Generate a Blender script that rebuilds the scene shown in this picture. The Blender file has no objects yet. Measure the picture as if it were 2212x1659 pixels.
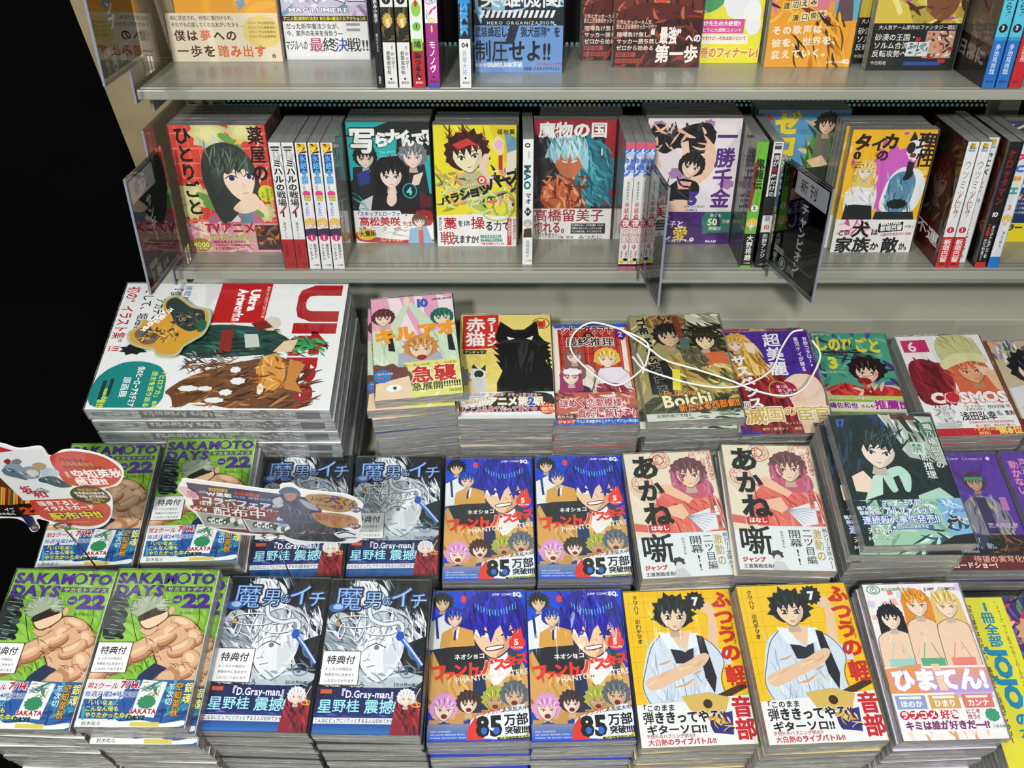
import bpy, math, random
import numpy as np
from mathutils import Vector, Matrix
from mathutils.geometry import tessellate_polygon

# ------------------------------------------------------------------ camera, world, lights, exposure
sc = bpy.context.scene
COL = sc.collection
EYE = 1.600                                   # eye height of the photographer in metres
MM = 0.001
cam_d = bpy.data.cameras.new('camera'); cam = bpy.data.objects.new('camera', cam_d); COL.objects.link(cam)
cam_d.sensor_fit = 'HORIZONTAL'; cam_d.sensor_width = 36.0; cam_d.lens = 36.0 * 2045.0 / 2212.0
cam_d.clip_start = 0.02; cam_d.clip_end = 60
cam.location = (0, 0, EYE); cam.rotation_euler = (math.radians(90 - 52.25), 0, 0)
sc.camera = cam

world = bpy.data.worlds.new('shop_ambience'); sc.world = world; world.use_nodes = True
wb = world.node_tree.nodes['Background']; wb.inputs[0].default_value = (0.93, 0.97, 1.0, 1); wb.inputs[1].default_value = 0.17

def area(name, loc, target, size, power, color, sy=None):
    l = bpy.data.lights.new(name, 'AREA'); l.shape = 'RECTANGLE'; l.size = size; l.size_y = sy or size
    l.energy = power; l.color = color
    o = bpy.data.objects.new(name, l); COL.objects.link(o); o.location = loc
    o.rotation_euler = (Vector(target) - Vector(loc)).to_track_quat('-Z', 'Y').to_euler()
    return o
WW, CW = (1.0, .985, .94), (.94, .98, 1.0)
area('ceiling_spot', (-0.36, -1.11, 3.02), (0, .75, .6), .13, 74, WW)
area('ceiling_spot', (1.05, -1.10, 3.05), (.3, .75, .6), .15, 22, WW)
area('ceiling_spot', (-1.50, -0.70, 3.05), (-.1, .7, .5), .15, 26, WW)
area('ceiling_spot', (0.25, -0.05, 3.05), (.1, .7, .5), .15, 7, CW)  # this and the ceiling spots below are added fill lights
area('ceiling_spot', (-0.70, 0.35, 3.05), (-.2, .7, .5), .12, 7, CW)
area('ceiling_spot', (1.30, 0.45, 3.05), (.4, .6, .5), .12, 5, CW)
area('ceiling_spot', (0.30, -2.60, 3.05), (.1, .7, .6), .2, 24, WW)
area('added_hole_backlight', (0.15, 1.33, 1.05), (0.15, 1.42, .70), .08, 5, (.95, 1.0, 1.0), 1.4).rotation_euler.rotate_axis('Z', 1.5708)  # unseen lamp added behind the rack to brighten the wall beyond its holes
area('ceiling_panel', (0.55, 1.95, 2.95), (0.1, .5, .5), .06, 3.4, CW, 1.1)
area('ceiling_panel', (-0.75, 2.05, 2.95), (-.2, .5, .5), .06, 2.6, CW, 1.1)
sc.view_settings.view_transform = 'Standard'; sc.view_settings.look = 'None'
sc.view_settings.gamma = 1.0; sc.view_settings.use_curve_mapping = False
sc.view_settings.exposure = -0.3
sc.cycles.max_bounces = 6; sc.cycles.transparent_max_bounces = 16
sc.cycles.caustics_reflective = False; sc.cycles.caustics_refractive = False

# ------------------------------------------------------------------ materials
def lin(c):
    if isinstance(c, str):
        c = c.lstrip('#'); c = [int(c[i:i+2], 16) / 255 for i in (0, 2, 4)]
    return tuple(x / 12.92 if x <= .04045 else ((x + .055) / 1.055) ** 2.4 for x in c)

def mat(name, color='808080', rough=.5, coat=0., metal=0., spec=.5):
    m = bpy.data.materials.new(name); m.use_nodes = True
    b = m.node_tree.nodes['Principled BSDF']
    b.inputs['Base Color'].default_value = (*lin(color), 1); b.inputs['Roughness'].default_value = rough
    b.inputs['Metallic'].default_value = metal; b.inputs['Coat Weight'].default_value = coat
    b.inputs['Coat Roughness'].default_value = .08; b.inputs['Specular IOR Level'].default_value = spec
    return m
def N(m, t, **kw):
    n = m.node_tree.nodes.new(t)
    for k, v in kw.items(): setattr(n, k, v)
    return n
def L(m, a, b): m.node_tree.links.new(a, b)

def noise_color(m, c1, c2, scale, detail=3, stretch=(1, 1, 1), bump=0.0):
    b = m.node_tree.nodes['Principled BSDF']
    tc = N(m, 'ShaderNodeTexCoord'); mp = N(m, 'ShaderNodeMapping'); mp.inputs['Scale'].default_value = stretch
    nz = N(m, 'ShaderNodeTexNoise'); nz.inputs['Scale'].default_value = scale; nz.inputs['Detail'].default_value = detail
    rp = N(m, 'ShaderNodeValToRGB'); rp.color_ramp.elements[0].position = .32; rp.color_ramp.elements[1].position = .68
    rp.color_ramp.elements[0].color = (*lin(c1), 1); rp.color_ramp.elements[1].color = (*lin(c2), 1)
    L(m, tc.outputs['Object'], mp.inputs[0]); L(m, mp.outputs[0], nz.inputs['Vector']); L(m, nz.outputs[0], rp.inputs[0])
    L(m, rp.outputs[0], b.inputs['Base Color'])
    if bump:
        bp = N(m, 'ShaderNodeBump'); bp.inputs['Strength'].default_value = bump; bp.inputs['Distance'].default_value = .001
        L(m, nz.outputs[0], bp.inputs['Height']); L(m, bp.outputs[0], b.inputs['Normal'])
    return m

def print_mat(name, rough=.45, coat=.0):
    m = mat(name, 'ffffff', rough, coat)
    at = N(m, 'ShaderNodeAttribute', attribute_name='Col'); L(m, at.outputs['Color'], m.node_tree.nodes['Principled BSDF'].inputs['Base Color'])
    return m
M = {}
M['print'] = print_mat('printed_paper')
M['card'] = print_mat('laminated_card', .25, .8)
M['pages'] = noise_color(mat('page_edges', 'a8a69c', .8), '98978f', 'd4d3cb', 9, 3, (1.2, 1.2, 200), .1)
M['shelf'] = noise_color(mat('grey_enamel', '8b8b84', .3, .25), '8a8b80', '94958a', 3, 2)
M['ledge'] = noise_color(mat('grey_laminate', 'b4b3a8', .4), 'b0b0a2', 'b8b7aa', 5, 3)
M['black'] = noise_color(mat('black_board', '050505', .95, spec=.05), '030303', '050505', 8)
M['floor'] = noise_color(mat('floor_tiles', '77746c', .5), '6c6a62', '7c7a72', 4)
M['rackblack'] = mat('black_rack_metal', '0c0e0e', .7, spec=.25)
M['beige'] = noise_color(mat('beige_panel', '9a8a68', .8), '8b7c5c', 'a09272', 9, 4, (1, 1, 1), .3)
M['hole'] = print_mat('seen_through_holes', .6, 0)
m_ = M['far'] = mat('far_aisle_books', '9cc8c8', .7); tc = N(m_, 'ShaderNodeTexCoord'); vo = N(m_, 'ShaderNodeTexVoronoi'); vo.inputs['Scale'].default_value = 9
rp = N(m_, 'ShaderNodeValToRGB'); rp.color_ramp.interpolation = 'CONSTANT'; cr = rp.color_ramp.elements; cr[0].color = (*lin('8cc8cc'), 1); cr[1].position = .3; cr[1].color = (*lin('c8c4a0'), 1)
for q_, c_ in ((.5, 'a0d0cc'), (.68, 'c88c60'), (.74, '90a8b0'), (.88, '6ca8b0')): e_ = cr.new(q_); e_.color = (*lin(c_), 1)
L(m_, tc.outputs['Object'], vo.inputs['Vector']); L(m_, vo.outputs['Color'], rp.inputs[0]); L(m_, rp.outputs[0], m_.node_tree.nodes['Principled BSDF'].inputs['Base Color'])
M['cord'] = mat('white_elastic_cord', 'e6e6e2', .6)
M['wire'] = mat('steel_wire', '9a9a9c', .25, metal=1)
M['groove'] = mat('groove_shadow_gap', '55554f', .6)

def film(name, lo, hi, scale, stretch, bump, dist, rough=.07, milk=0):
    m = bpy.data.materials.new(name); m.use_nodes = True; nt = m.node_tree; nt.nodes.clear()
    out = N(m, 'ShaderNodeOutputMaterial'); mix = N(m, 'ShaderNodeMixShader')
    tr = N(m, 'ShaderNodeBsdfTransparent'); tr.inputs[0].default_value = (.985, .985, .985, 1)
    gl = N(m, 'ShaderNodeBsdfGlossy'); gl.inputs['Roughness'].default_value = rough; gl.inputs[0].default_value = (1, 1, 1, 1)
    fr = N(m, 'ShaderNodeLayerWeight'); fr.inputs[0].default_value = .25
    mr = N(m, 'ShaderNodeMapRange'); mr.inputs['To Min'].default_value = lo; mr.inputs['To Max'].default_value = hi
    tc = N(m, 'ShaderNodeTexCoord'); mp = N(m, 'ShaderNodeMapping'); mp.inputs['Scale'].default_value = stretch
    mp.inputs['Rotation'].default_value = (0, 0, .5)
    oi = N(m, 'ShaderNodeObjectInfo'); ad = N(m, 'ShaderNodeVectorMath', operation='MULTIPLY_ADD')
    cx = N(m, 'ShaderNodeCombineXYZ')
    for i in range(3): L(m, oi.outputs['Random'], cx.inputs[i])
    ad.inputs[1].default_value = (7, 5, 9); L(m, cx.outputs[0], ad.inputs[0]); L(m, tc.outputs['Object'], ad.inputs[2])
    nz = N(m, 'ShaderNodeTexNoise'); nz.inputs['Scale'].default_value = scale; nz.inputs['Detail'].default_value = 2.5
    nz.inputs['Distortion'].default_value = .7
    bp = N(m, 'ShaderNodeBump'); bp.inputs['Strength'].default_value = bump; bp.inputs['Distance'].default_value = dist
    L(m, ad.outputs[0], mp.inputs[0]); L(m, mp.outputs[0], nz.inputs['Vector']); L(m, nz.outputs[0], bp.inputs['Height'])
    L(m, bp.outputs[0], gl.inputs['Normal']); L(m, bp.outputs[0], fr.inputs['Normal'])
    L(m, fr.outputs['Fresnel'], mr.inputs[0]); L(m, mr.outputs[0], mix.inputs[0]); L(m, tr.outputs[0], mix.inputs[1]); L(m, gl.outputs[0], mix.inputs[2])
    last = mix
    if milk:
        df = N(m, 'ShaderNodeBsdfDiffuse'); df.inputs[0].default_value = (.86, .87, .88, 1); m2 = N(m, 'ShaderNodeMixShader'); m2.inputs[0].default_value = milk
        L(m, mix.outputs[0], m2.inputs[1]); L(m, df.outputs[0], m2.inputs[2]); last = m2
    L(m, last.outputs[0], out.inputs[0]); return m
M['film'] = film('shrink_film', .02, .9, 34, (1, .2, 1), .5, .004, .06)
M['film_side'] = film('crumpled_shrink_film', .06, .8, 80, (.35, .35, 1.6), .9, .005, .12, .15)
M['acrylic'] = film('clear_acrylic', .03, .9, 3, (1, 1, 1), .0, .001, .02)
def tinted(name, col, gloss=.05):
    m = film(name, gloss, .9, 3, (1, 1, 1), 0, .001, .03)
    for n in m.node_tree.nodes:
        if n.type == 'BSDF_TRANSPARENT': n.inputs[0].default_value = (*col, 1)
    return m
M['navy'] = tinted('smoky_navy_print', (.10, .10, .13))
M['plum'] = tinted('smoky_plum_print', (.22, .05, .09))
M['edge'] = mat('acrylic_edge', '7d8494', .2)

# ------------------------------------------------------------------ object helpers
def link(name, data, parent=None, material=None):
    o = bpy.data.objects.new(name, data); COL.objects.link(o)
    if parent is not None: o.parent = parent
    if material is not None and not data.materials: data.materials.append(material)
    return o
def empty(name, label, cat, group=None, mtx=None):
    o = bpy.data.objects.new(name, None); COL.objects.link(o); o.empty_display_size = .02
    o['label'] = label; o['category'] = cat
    if group: o['group'] = group
    if mtx is not None: o.matrix_world = mtx
    return o
def tag(o, label=None, cat=None, group=None, kind=None):
    if label: o['label'] = label
    if cat: o['category'] = cat
    if group: o['group'] = group
    if kind: o['kind'] = kind
    return o
def mesh_from(name, V, F, mats=None, mi=None):
    me = bpy.data.meshes.new(name); me.from_pydata([tuple(v) for v in V], [], F)
    for m in mats or []: me.materials.append(m)
    if mi: me.polygons.foreach_set('material_index', mi)
    me.update(); return me
BOXF = [(0,3,2,1),(4,5,6,7),(0,1,5,4),(1,2,6,5),(2,3,7,6),(3,0,4,7)]
def boxes(bs):
    V, F = [], []
    for (x0, y0, z0, x1, y1, z1) in bs:
        n = len(V)
        V += [(x0,y0,z0),(x1,y0,z0),(x1,y1,z0),(x0,y1,z0),(x0,y0,z1),(x1,y0,z1),(x1,y1,z1),(x0,y1,z1)]
        F += [tuple(i + n for i in f) for f in BOXF]
    return V, F
def bevel_box(name, b, m, r=.001):
    V, F = boxes([b]); me = mesh_from(name, V, F, [m])
    import bmesh
    bm = bmesh.new(); bm.from_mesh(me); bmesh.ops.bevel(bm, geom=bm.edges[:], offset=r, segments=2, affect='EDGES', profile=.5)
    bm.to_mesh(me); bm.free(); return me
def tube(pts, r, sides=8, closed=False):
    pts = [Vector(p) for p in pts]; V, F = [], []; n = len(pts)
    up = Vector((0, 0, 1)); prev = None
    for i, p in enumerate(pts):
        a = pts[(i - 1) % n] if (closed or i > 0) else p; b = pts[(i + 1) % n] if (closed or i < n - 1) else p
        t = (b - a).normalized()
        if prev is None: prev = t.orthogonal().normalized()
        prev = (prev - t * prev.dot(t)).normalized(); q = t.cross(prev)
        for k in range(sides):
            an = 2 * math.pi * k / sides; V.append(p + r * (math.cos(an) * prev + math.sin(an) * q))
    for i in range(n if closed else n - 1):
        j = (i + 1) % n
        for k in range(sides): F.append((i*sides+k, i*sides+(k+1)%sides, j*sides+(k+1)%sides, j*sides+k))
    if not closed:
        F.append(tuple(range(sides))[::-1]); F.append(tuple((n-1)*sides + k for k in range(sides)))
    return V, F
def spline(pts, n=10, closed=False):
    P = [Vector(p) for p in pts]; out = []; m = len(P)
    rng = range(m if closed else m - 1)
    for i in rng:
        g = (lambda k: P[k % m]) if closed else (lambda k: P[min(max(k, 0), m - 1)])
        a, b, c, d = g(i-1), g(i), g(i+1), g(i+2)
        for s in range(n):
            t = s / n
            out.append(.5 * ((2*b) + (c-a)*t + (2*a-5*b+4*c-d)*t*t + (3*b-a-3*c+d)*t**3))
    if not closed: out.append(P[-1])
    return out

# ------------------------------------------------------------------ flat print: polygons and lettering with one colour per face
GL = {}
def glyph(ch, off):
    k = (ch, off)
    if k not in GL:
        c = bpy.data.curves.new('glyph', 'FONT'); c.body = ch; c.resolution_u = 2; c.offset = off
        o = bpy.data.objects.new('glyph', c); me = o.to_mesh()
        me.calc_loop_triangles()
        v = np.empty(len(me.vertices) * 3, np.float32); me.vertices.foreach_get('co', v); v = v.reshape(-1, 3)[:, :2].astype(float)
        t = np.empty(len(me.loop_triangles) * 3, np.int32); me.loop_triangles.foreach_get('vertices', t); t = t.reshape(-1, 3)
        o.to_mesh_clear(); bpy.data.objects.remove(o); bpy.data.curves.remove(c)
        if len(v):
            w = ord(ch) < 0x2000
            adv = (v[:, 0].max() + .06 - off) if w else 1.0
        else: adv = .35 if ch == ' ' else 1.0
        GL[k] = (v, t, adv)
    return GL[k]

class Art:
    """Coordinates: x right, y DOWN, in units of 1/100 of the sheet's width; clipped to the sheet."""
    def __init__(s, x0, y0, x1, y1):
        s.box = (x0, y0, x1, y1); s.V = []; s.TT = []; s.C = []; s.Z = []; s.n = 0; s.layer = 0; s.mask = None
    def add(s, v, t, c):
        v = np.asarray(v, float); t = np.asarray(t, int)
        if not len(t): return
        s.layer += 1
        x0, y0, x1, y1 = s.box
        bad = (v[:, 0] < x0) | (v[:, 0] > x1) | (v[:, 1] < y0) | (v[:, 1] > y1)
        tb = bad[t].any(1)
        if tb.any():
            good = t[~tb]; nv = [v]; nt = [good]; k = len(v)
            for tri in t[tb]:
                P = [tuple(p) for p in v[tri]]
                for ax, lim, sg in ((0, x0, 1), (0, x1, -1), (1, y0, 1), (1, y1, -1)):
                    Q = []
                    for i in range(len(P)):
                        a, b = P[i], P[(i+1) % len(P)]
                        da, db = sg*(a[ax]-lim), sg*(b[ax]-lim)
                        if da >= 0: Q.append(a)
                        if (da >= 0) != (db >= 0):
                            f = da / (da - db); Q.append((a[0]+(b[0]-a[0])*f, a[1]+(b[1]-a[1])*f))
                    P = Q
                    if len(P) < 3: break
                if len(P) >= 3:
                    nv.append(np.array(P)); nt.append(np.array([(k, k+i, k+i+1) for i in range(1, len(P)-1)])); k += len(P)
            v = np.concatenate(nv); t = np.concatenate([q for q in nt if len(q)]) if any(len(q) for q in nt) else np.zeros((0, 3), int)
        if not len(t): return
        used, inv = np.unique(t, return_inverse=True); v = v[used]; t = inv.reshape(t.shape)
        # orient all triangles the same way (counter-clockwise with y up)
        a, b, c_ = v[t[:, 0]], v[t[:, 1]], v[t[:, 2]]
        ar = (b[:, 0]-a[:, 0])*(c_[:, 1]-a[:, 1]) - (b[:, 1]-a[:, 1])*(c_[:, 0]-a[:, 0])
        fl = ar > 0; t[fl] = t[fl][:, [0, 2, 1]]; t = t[abs(ar) > 1e-6]
        s.V.append(v); s.TT.append(t + s.n); s.Z.append(np.full(len(v), s.layer)); s.C.append(np.tile(lin(c), (len(t), 1))); s.n += len(v)
    def P(s, pts, c, sharp=False):
        pts = [(float(a), float(b)) for a, b in pts]
        if len(pts) >= 6 and not sharp:
            for q in (.2, .25):
                out = []
                for i in range(len(pts)):
                    a, b = pts[i], pts[(i+1) % len(pts)]
                    out += [(a[0]+(b[0]-a[0])*q, a[1]+(b[1]-a[1])*q), (a[0]+(b[0]-a[0])*(1-q), a[1]+(b[1]-a[1])*(1-q))]
                pts = out
        t = tessellate_polygon([[Vector((a, b, 0)) for a, b in pts]])
        s.add(pts, t, c)
    def R(s, x0, y0, x1, y1, c, rot=0):
        cx, cy = (x0+x1)/2, (y0+y1)/2; r = math.radians(rot)
        q = [(x0,y0),(x1,y0),(x1,y1),(x0,y1)]
        s.P([(cx+(x-cx)*math.cos(r)-(y-cy)*math.sin(r), cy+(x-cx)*math.sin(r)+(y-cy)*math.cos(r)) for x, y in q], c)
    def E(s, cx, cy, rx, ry, c, jag=0, n=24, seed=0, rot=0):
        rd = random.Random(seed); r = math.radians(rot); pts = []
        for i in range(n):
            a = 2*math.pi*i/n; k = 1 + (jag*(1 if i % 2 else -.35)*(.6+.8*rd.random()) if jag else 0)
            x, y = rx*k*math.cos(a), ry*k*math.sin(a)
            pts.append((cx+x*math.cos(r)-y*math.sin(r), cy+x*math.sin(r)+y*math.cos(r)))
        s.add([(cx, cy)] + pts, [(0, 1+i, 1+(i+1) % n) for i in range(n)], c)
    def ring(s, cx, cy, rx, ry, w, c, n=28, a0=0, a1=360, rot=0):
        v = []; r = math.radians(rot)
        for i in range(n+1):
            a = math.radians(a0+(a1-a0)*i/n)
            for k in (1, 0):
                x, y = (rx-k*w)*math.cos(a), (ry-k*w)*math.sin(a)
                v.append((cx+x*math.cos(r)-y*math.sin(r), cy+x*math.sin(r)+y*math.cos(r)))
        s.add(v, [q for i in range(n) for q in ((2*i, 2*i+1, 2*i+2), (2*i+1, 2*i+3, 2*i+2))], c)
    def S(s, pts, w, c, taper=False, smooth=True):
        if smooth and len(pts) > 2: pts = [(p.x, p.y) for p in spline([(a, b, 0) for a, b in pts], 5)]
        v = []; n = len(pts)
        for i, (x, y) in enumerate(pts):
            a = pts[max(i-1, 0)]; b = pts[min(i+1, n-1)]; dx, dy = b[0]-a[0], b[1]-a[1]; l = math.hypot(dx, dy) or 1
            k = w/2*(math.sin(math.pi*(i+.15)/(n-.7)) if taper else 1)
            v += [(x-dy/l*k, y+dx/l*k), (x+dy/l*k, y-dx/l*k)]
        s.add(v, [q for i in range(n-1) for q in ((2*i, 2*i+1, 2*i+2), (2*i+1, 2*i+3, 2*i+2))], c)
    def F(s, x0, y0, x1, y1, cols, n, ln=12, w=1.2, seed=0, ang=None, spread=25):
        """loose brush strokes (hair strands, cloth folds, foliage) inside a box"""
        rd = random.Random(seed)
        for i in range(n):
            x, y = rd.uniform(x0, x1), rd.uniform(y0, y1); a = math.radians((ang if ang is not None else rd.uniform(0, 180)) + rd.uniform(-spread, spread))
            l = ln*rd.uniform(.5, 1.3)/2; dx, dy = math.cos(a)*l, math.sin(a)*l; b = rd.uniform(-.25, .25)
            s.S([(x-dx, y-dy), (x+dy*b, y-dx*b), (x+dx, y+dy)], w*rd.uniform(.5, 1.3), cols[i % len(cols)], taper=True)
    def T(s, st, x, y, size, c, b=.012, v=False, out=None, ow=.05, rot=0, sx=1., sk=0., gap=0., fit=None):
        jobs = []; px = 0.; py = 0.
        for ch in st:
            if ch == '\n': continue
            g = glyph(ch, b)
            if v:
                jobs.append((ch, (.5-g[2]/2 if ord(ch) < 0x2000 else 0), py, ch in 'ー—…～「」『』')); py += (.95 if ord(ch) < 0x2000 else 1.) + gap
            else: jobs.append((ch, px, 0, False)); px += g[2] + gap
        if fit and not v and px: sx = fit / (px*size)
        if fit and v and py: size_y = fit / py; vs = size_y/size
        else: vs = 1.
        r = math.radians(rot)
        dense = any(0x3400 <= ord(ch) < 0xA000 for ch in st)
        passes = []
        for o, cc in (((b+ow, out),) if out else ()) + ((b, c),):
            if not dense or o <= 0: passes.append((o, cc, 0, 0, None))
            else:
                passes.append((o, cc, 0, 0, False))
                k8 = 4 if o < .05 else 8; q = o*(.6 if cc is c else .9)
                for i in range(k8): passes.append((0, cc, q*math.cos(math.pi*2*(i+.5)/k8), q*math.sin(math.pi*2*(i+.5)/k8), True))
        for o, cc, sx_, sy_, mode in passes:
            Vs, Ts, k = [], [], 0
            for ch, gx, gy, turn in jobs:
                heavy = 0x3400 <= ord(ch) < 0xA000
                if mode is not None and heavy != mode: continue
                vv, tt, _ = glyph(ch, round(o, 4))
                if not len(tt): continue
                X = vv[:, 0] + sx_; Y = .88 - vv[:, 1] + sy_
                if turn: X, Y = 1 - Y, X.copy()
                X = (X + gx)*size*sx; Y = (Y + gy)*size*vs
                X = X - Y*sk if not v else X
                Vs.append(np.stack([x + X*math.cos(r) - Y*math.sin(r), y + X*math.sin(r) + Y*math.cos(r)], 1)); Ts.append(tt + k); k += len(vv)
            if Vs: s.add(np.concatenate(Vs), np.concatenate(Ts), cc)
    # ---- plain, generic, faceless stand-in figures
    def head(s, cx, cy, r, hair, skin, seed=1, jag=.16, hi=None, tilt=0, long=0, eyes=True):
        rd = random.Random(seed); H = lin2(hair); K = lin2(skin)
        ink = tuple(c*.35 for c in H); dk = tuple(c*.82 for c in K); hi = hi or tuple(min(1, c*1.3+.07) for c in H); lo = tuple(c*.68 for c in H)
        if long: s.P([(cx-r*1.05, cy-r*.2), (cx+r*1.05, cy-r*.2), (cx+r*1.2, cy+long*.6), (cx+r*1.1, cy+long), (cx+r*.5, cy+long*1.1), (cx-r*.5, cy+long*.95), (cx-r*1.2, cy+long*1.05), (cx-r*1.2, cy+long*.5)], hair)
        t = math.radians(tilt)
        def q(px, py): return (cx+r*(px*math.cos(t)-py*math.sin(t)), cy+r*(px*math.sin(t)+py*math.cos(t)))
        # back hair: a crown with locks pointing outwards
        n = 22; crown = []
        for i in range(n):
            a = math.pi*.86 + i*(math.pi*1.28)/(n-1); k = 1.1 + (jag*.95*(.5+rd.random()) if i % 2 else 0)
            crown.append(q(k*math.cos(a), k*math.sin(a)-.1))
        crown += [q(.9, .55), q(.55, .8), q(-.55, .8), q(-.9, .55)]
        s.P(crown, hair, sharp=jag > .03)
        s.P([q(-.28, .6), q(.28, .6), q(.3, 1.1), q(.42, 1.4), q(-.42, 1.4), q(-.3, 1.1)], dk)
        F_ = [(-.74, -.4), (-.3, -.6), (.3, -.6), (.74, -.4), (.78, .1), (.64, .5), (.3, .86), (.05, 1.0), (-.05, 1.0), (-.3, .86), (-.64, .5), (-.78, .1)]
        s.P([q(x*1.045, y*1.03+.01) for x, y in F_], ink); s.P([q(*p_) for p_ in F_], skin)
        s.P([q(.28, .86), q(.05, 1.0), q(.42, .3), q(.72, -.2), q(.76, .1), q(.62, .5)], tuple(c*.9 for c in K))
        if eyes:
            for sx in (-1, 1):
                ex = .36*sx + .02
                s.P([q(ex-.17, .16), q(ex-.1, .06), q(ex+.1, .06), q(ex+.17, .16), q(ex+.08, .27), q(ex-.08, .27)], 'f2f2f0')
                a_, b_ = q(ex, .165); s.E(a_, b_, r*.085, r*.1, tuple(min(.5, c*.6+.1) for c in H), 0, 10)
                s.S([q(ex-.2, .13+.04*sx), q(ex, .03), q(ex+.2, .13-.04*sx)], r*.06, ink); s.S([q(ex-.17, -.14+.05*sx), q(ex+.17, -.14-.05*sx)], r*.045, ink, smooth=False)
            s.S([q(.03, .42), q(.07, .5)], r*.03, dk, smooth=False); s.S([q(-.13, .68), q(0, .71), q(.13, .67)], r*.04, tuple(c*.6 for c in K))
        fr = [q(-1.0, .5), q(-1.04, 0), q(-.95, -.5), q(-.55, -1.0), q(0, -1.14), q(.55, -1.0), q(.95, -.5), q(1.04, 0), q(1.0, .5)]
        for i in range(11):
            xx = .84 - i*.168; fr.append(q(xx, (-.42 if i % 2 else .02) + rd.uniform(-.1, .1) + .3*abs(xx)**2))
        s.P(fr, hair, sharp=True)
        for i in range(9):
            a = -2.75 + i*.3 + rd.uniform(-.1, .1); k = rd.uniform(.8, 1.0)
            s.S([q(k*math.cos(a), k*math.sin(a)-.08), q(.75*math.cos(a)+.03, .6*math.sin(a)-.1), q(.62*math.cos(a), .22*math.sin(a)-.08)], r*.085, hi if i % 2 else lo, taper=True)
    def body(s, cx, top, w, bot, c, c2, seed=1, n=14):
        s.P([(cx-w*.16, top), (cx+w*.16, top), (cx+w*.42, top+w*.12), (cx+w*.55, top+w*.4), (cx+w*.6, bot), (cx-w*.6, bot), (cx-w*.55, top+w*.4), (cx-w*.42, top+w*.12)], c)
        for sx in (-1, 1): s.S([(cx+sx*w*.14, top), (cx+sx*w*.42, top+w*.13), (cx+sx*w*.55, top+w*.42), (cx+sx*w*.58, bot)], w*.022, tuple(x*.45 for x in lin2(c)))
        s.F(cx-w*.45, top+w*.2, cx+w*.45, bot, [c2, tuple(x*.8 for x in lin2(c))], n, w*.35, w*.03, seed, 80, 40)
    def outline(s, pts, w, c):
        pts = list(pts) + [pts[0]]
        for i in range(len(pts)-1): s.S([pts[i], pts[i+1]], w, c, smooth=False)
    def limb(s, pts, w, c, ink=None, w2=None):
        n_ = len(pts); P_ = [(p.x, p.y) for p in spline([(a, b, 0) for a, b in pts], 6)] if n_ > 2 else pts
        def rib(k):
            v = []; n = len(P_)
            for i, (x, y) in enumerate(P_):
                a = P_[max(i-1, 0)]; b = P_[min(i+1, n-1)]; dx, dy = b[0]-a[0], b[1]-a[1]; l = math.hypot(dx, dy) or 1; f = i/(n-1)
                ww = (w*(1-f) + (w2 or w)*f)/2*(1+.12*math.sin(f*math.pi*2)) + k
                v += [(x-dy/l*ww, y+dx/l*ww), (x+dy/l*ww, y-dx/l*ww)]
            return v, [q for i in range(n-1) for q in ((2*i, 2*i+1, 2*i+2), (2*i+1, 2*i+3, 2*i+2))]
        s.add(*rib(.45), ink or tuple(x*.35 for x in lin2(c))); s.add(*rib(0), c)
    def grad(s, x0, y0, x1, y1, ca, cb, n=10):
        a, b = lin2(ca), lin2(cb)
        for i in range(n):
            f = i/(n-1); s.R(x0, y0+(y1-y0)*i/n, x1, y0+(y1-y0)*(i+1)/n+.02, tuple(a[k]+(b[k]-a[k])*f for k in range(3)))
    def mesh(s, name, fn, mats=None):
        """fn maps (x, y, z_mm) arrays to 3-D points in mm"""
        V = np.concatenate(s.V); Z = np.concatenate(s.Z)*.006; T = np.concatenate(s.TT); C = np.concatenate(s.C)
        return V, Z, T, C
def lin2(c):
    if isinstance(c, str):
        c = c.lstrip('#'); return tuple(int(c[i:i+2], 16)/255 for i in (0, 2, 4))
    return tuple(c)
def build_print(name, chunks, material):
    """chunks: list of (V3 [n,3] mm, T [m,3] or quads list, C [m,3] linear)"""
    Vs, Fs, Cs, k = [], [], [], 0
    for V, T, C in chunks:
        V = np.asarray(V, float); Vs.append(V); Fs += [tuple(int(i)+k for i in f) for f in T]; Cs += [tuple(c) for c in C]; k += len(V)
    V = np.concatenate(Vs)*MM
    me = bpy.data.meshes.new(name); me.from_pydata(V.tolist(), [], Fs)
    at = me.color_attributes.new('Col', 'FLOAT_COLOR', 'CORNER')
    cnt = np.array([len(f) for f in Fs]); cc = np.repeat(np.concatenate([np.asarray(Cs, float), np.ones((len(Cs), 1))], 1), cnt, axis=0)
    at.data.foreach_set('color', cc.ravel().astype(np.float32))
    me.materials.append(material); me.update(); return me
def art_chunk(A, fn):
    V = np.concatenate(A.V); Z = np.concatenate(A.Z)*.006; T = np.concatenate(A.TT); C = np.concatenate(A.C)
    return fn(V[:, 0], V[:, 1], Z), T, C
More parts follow.
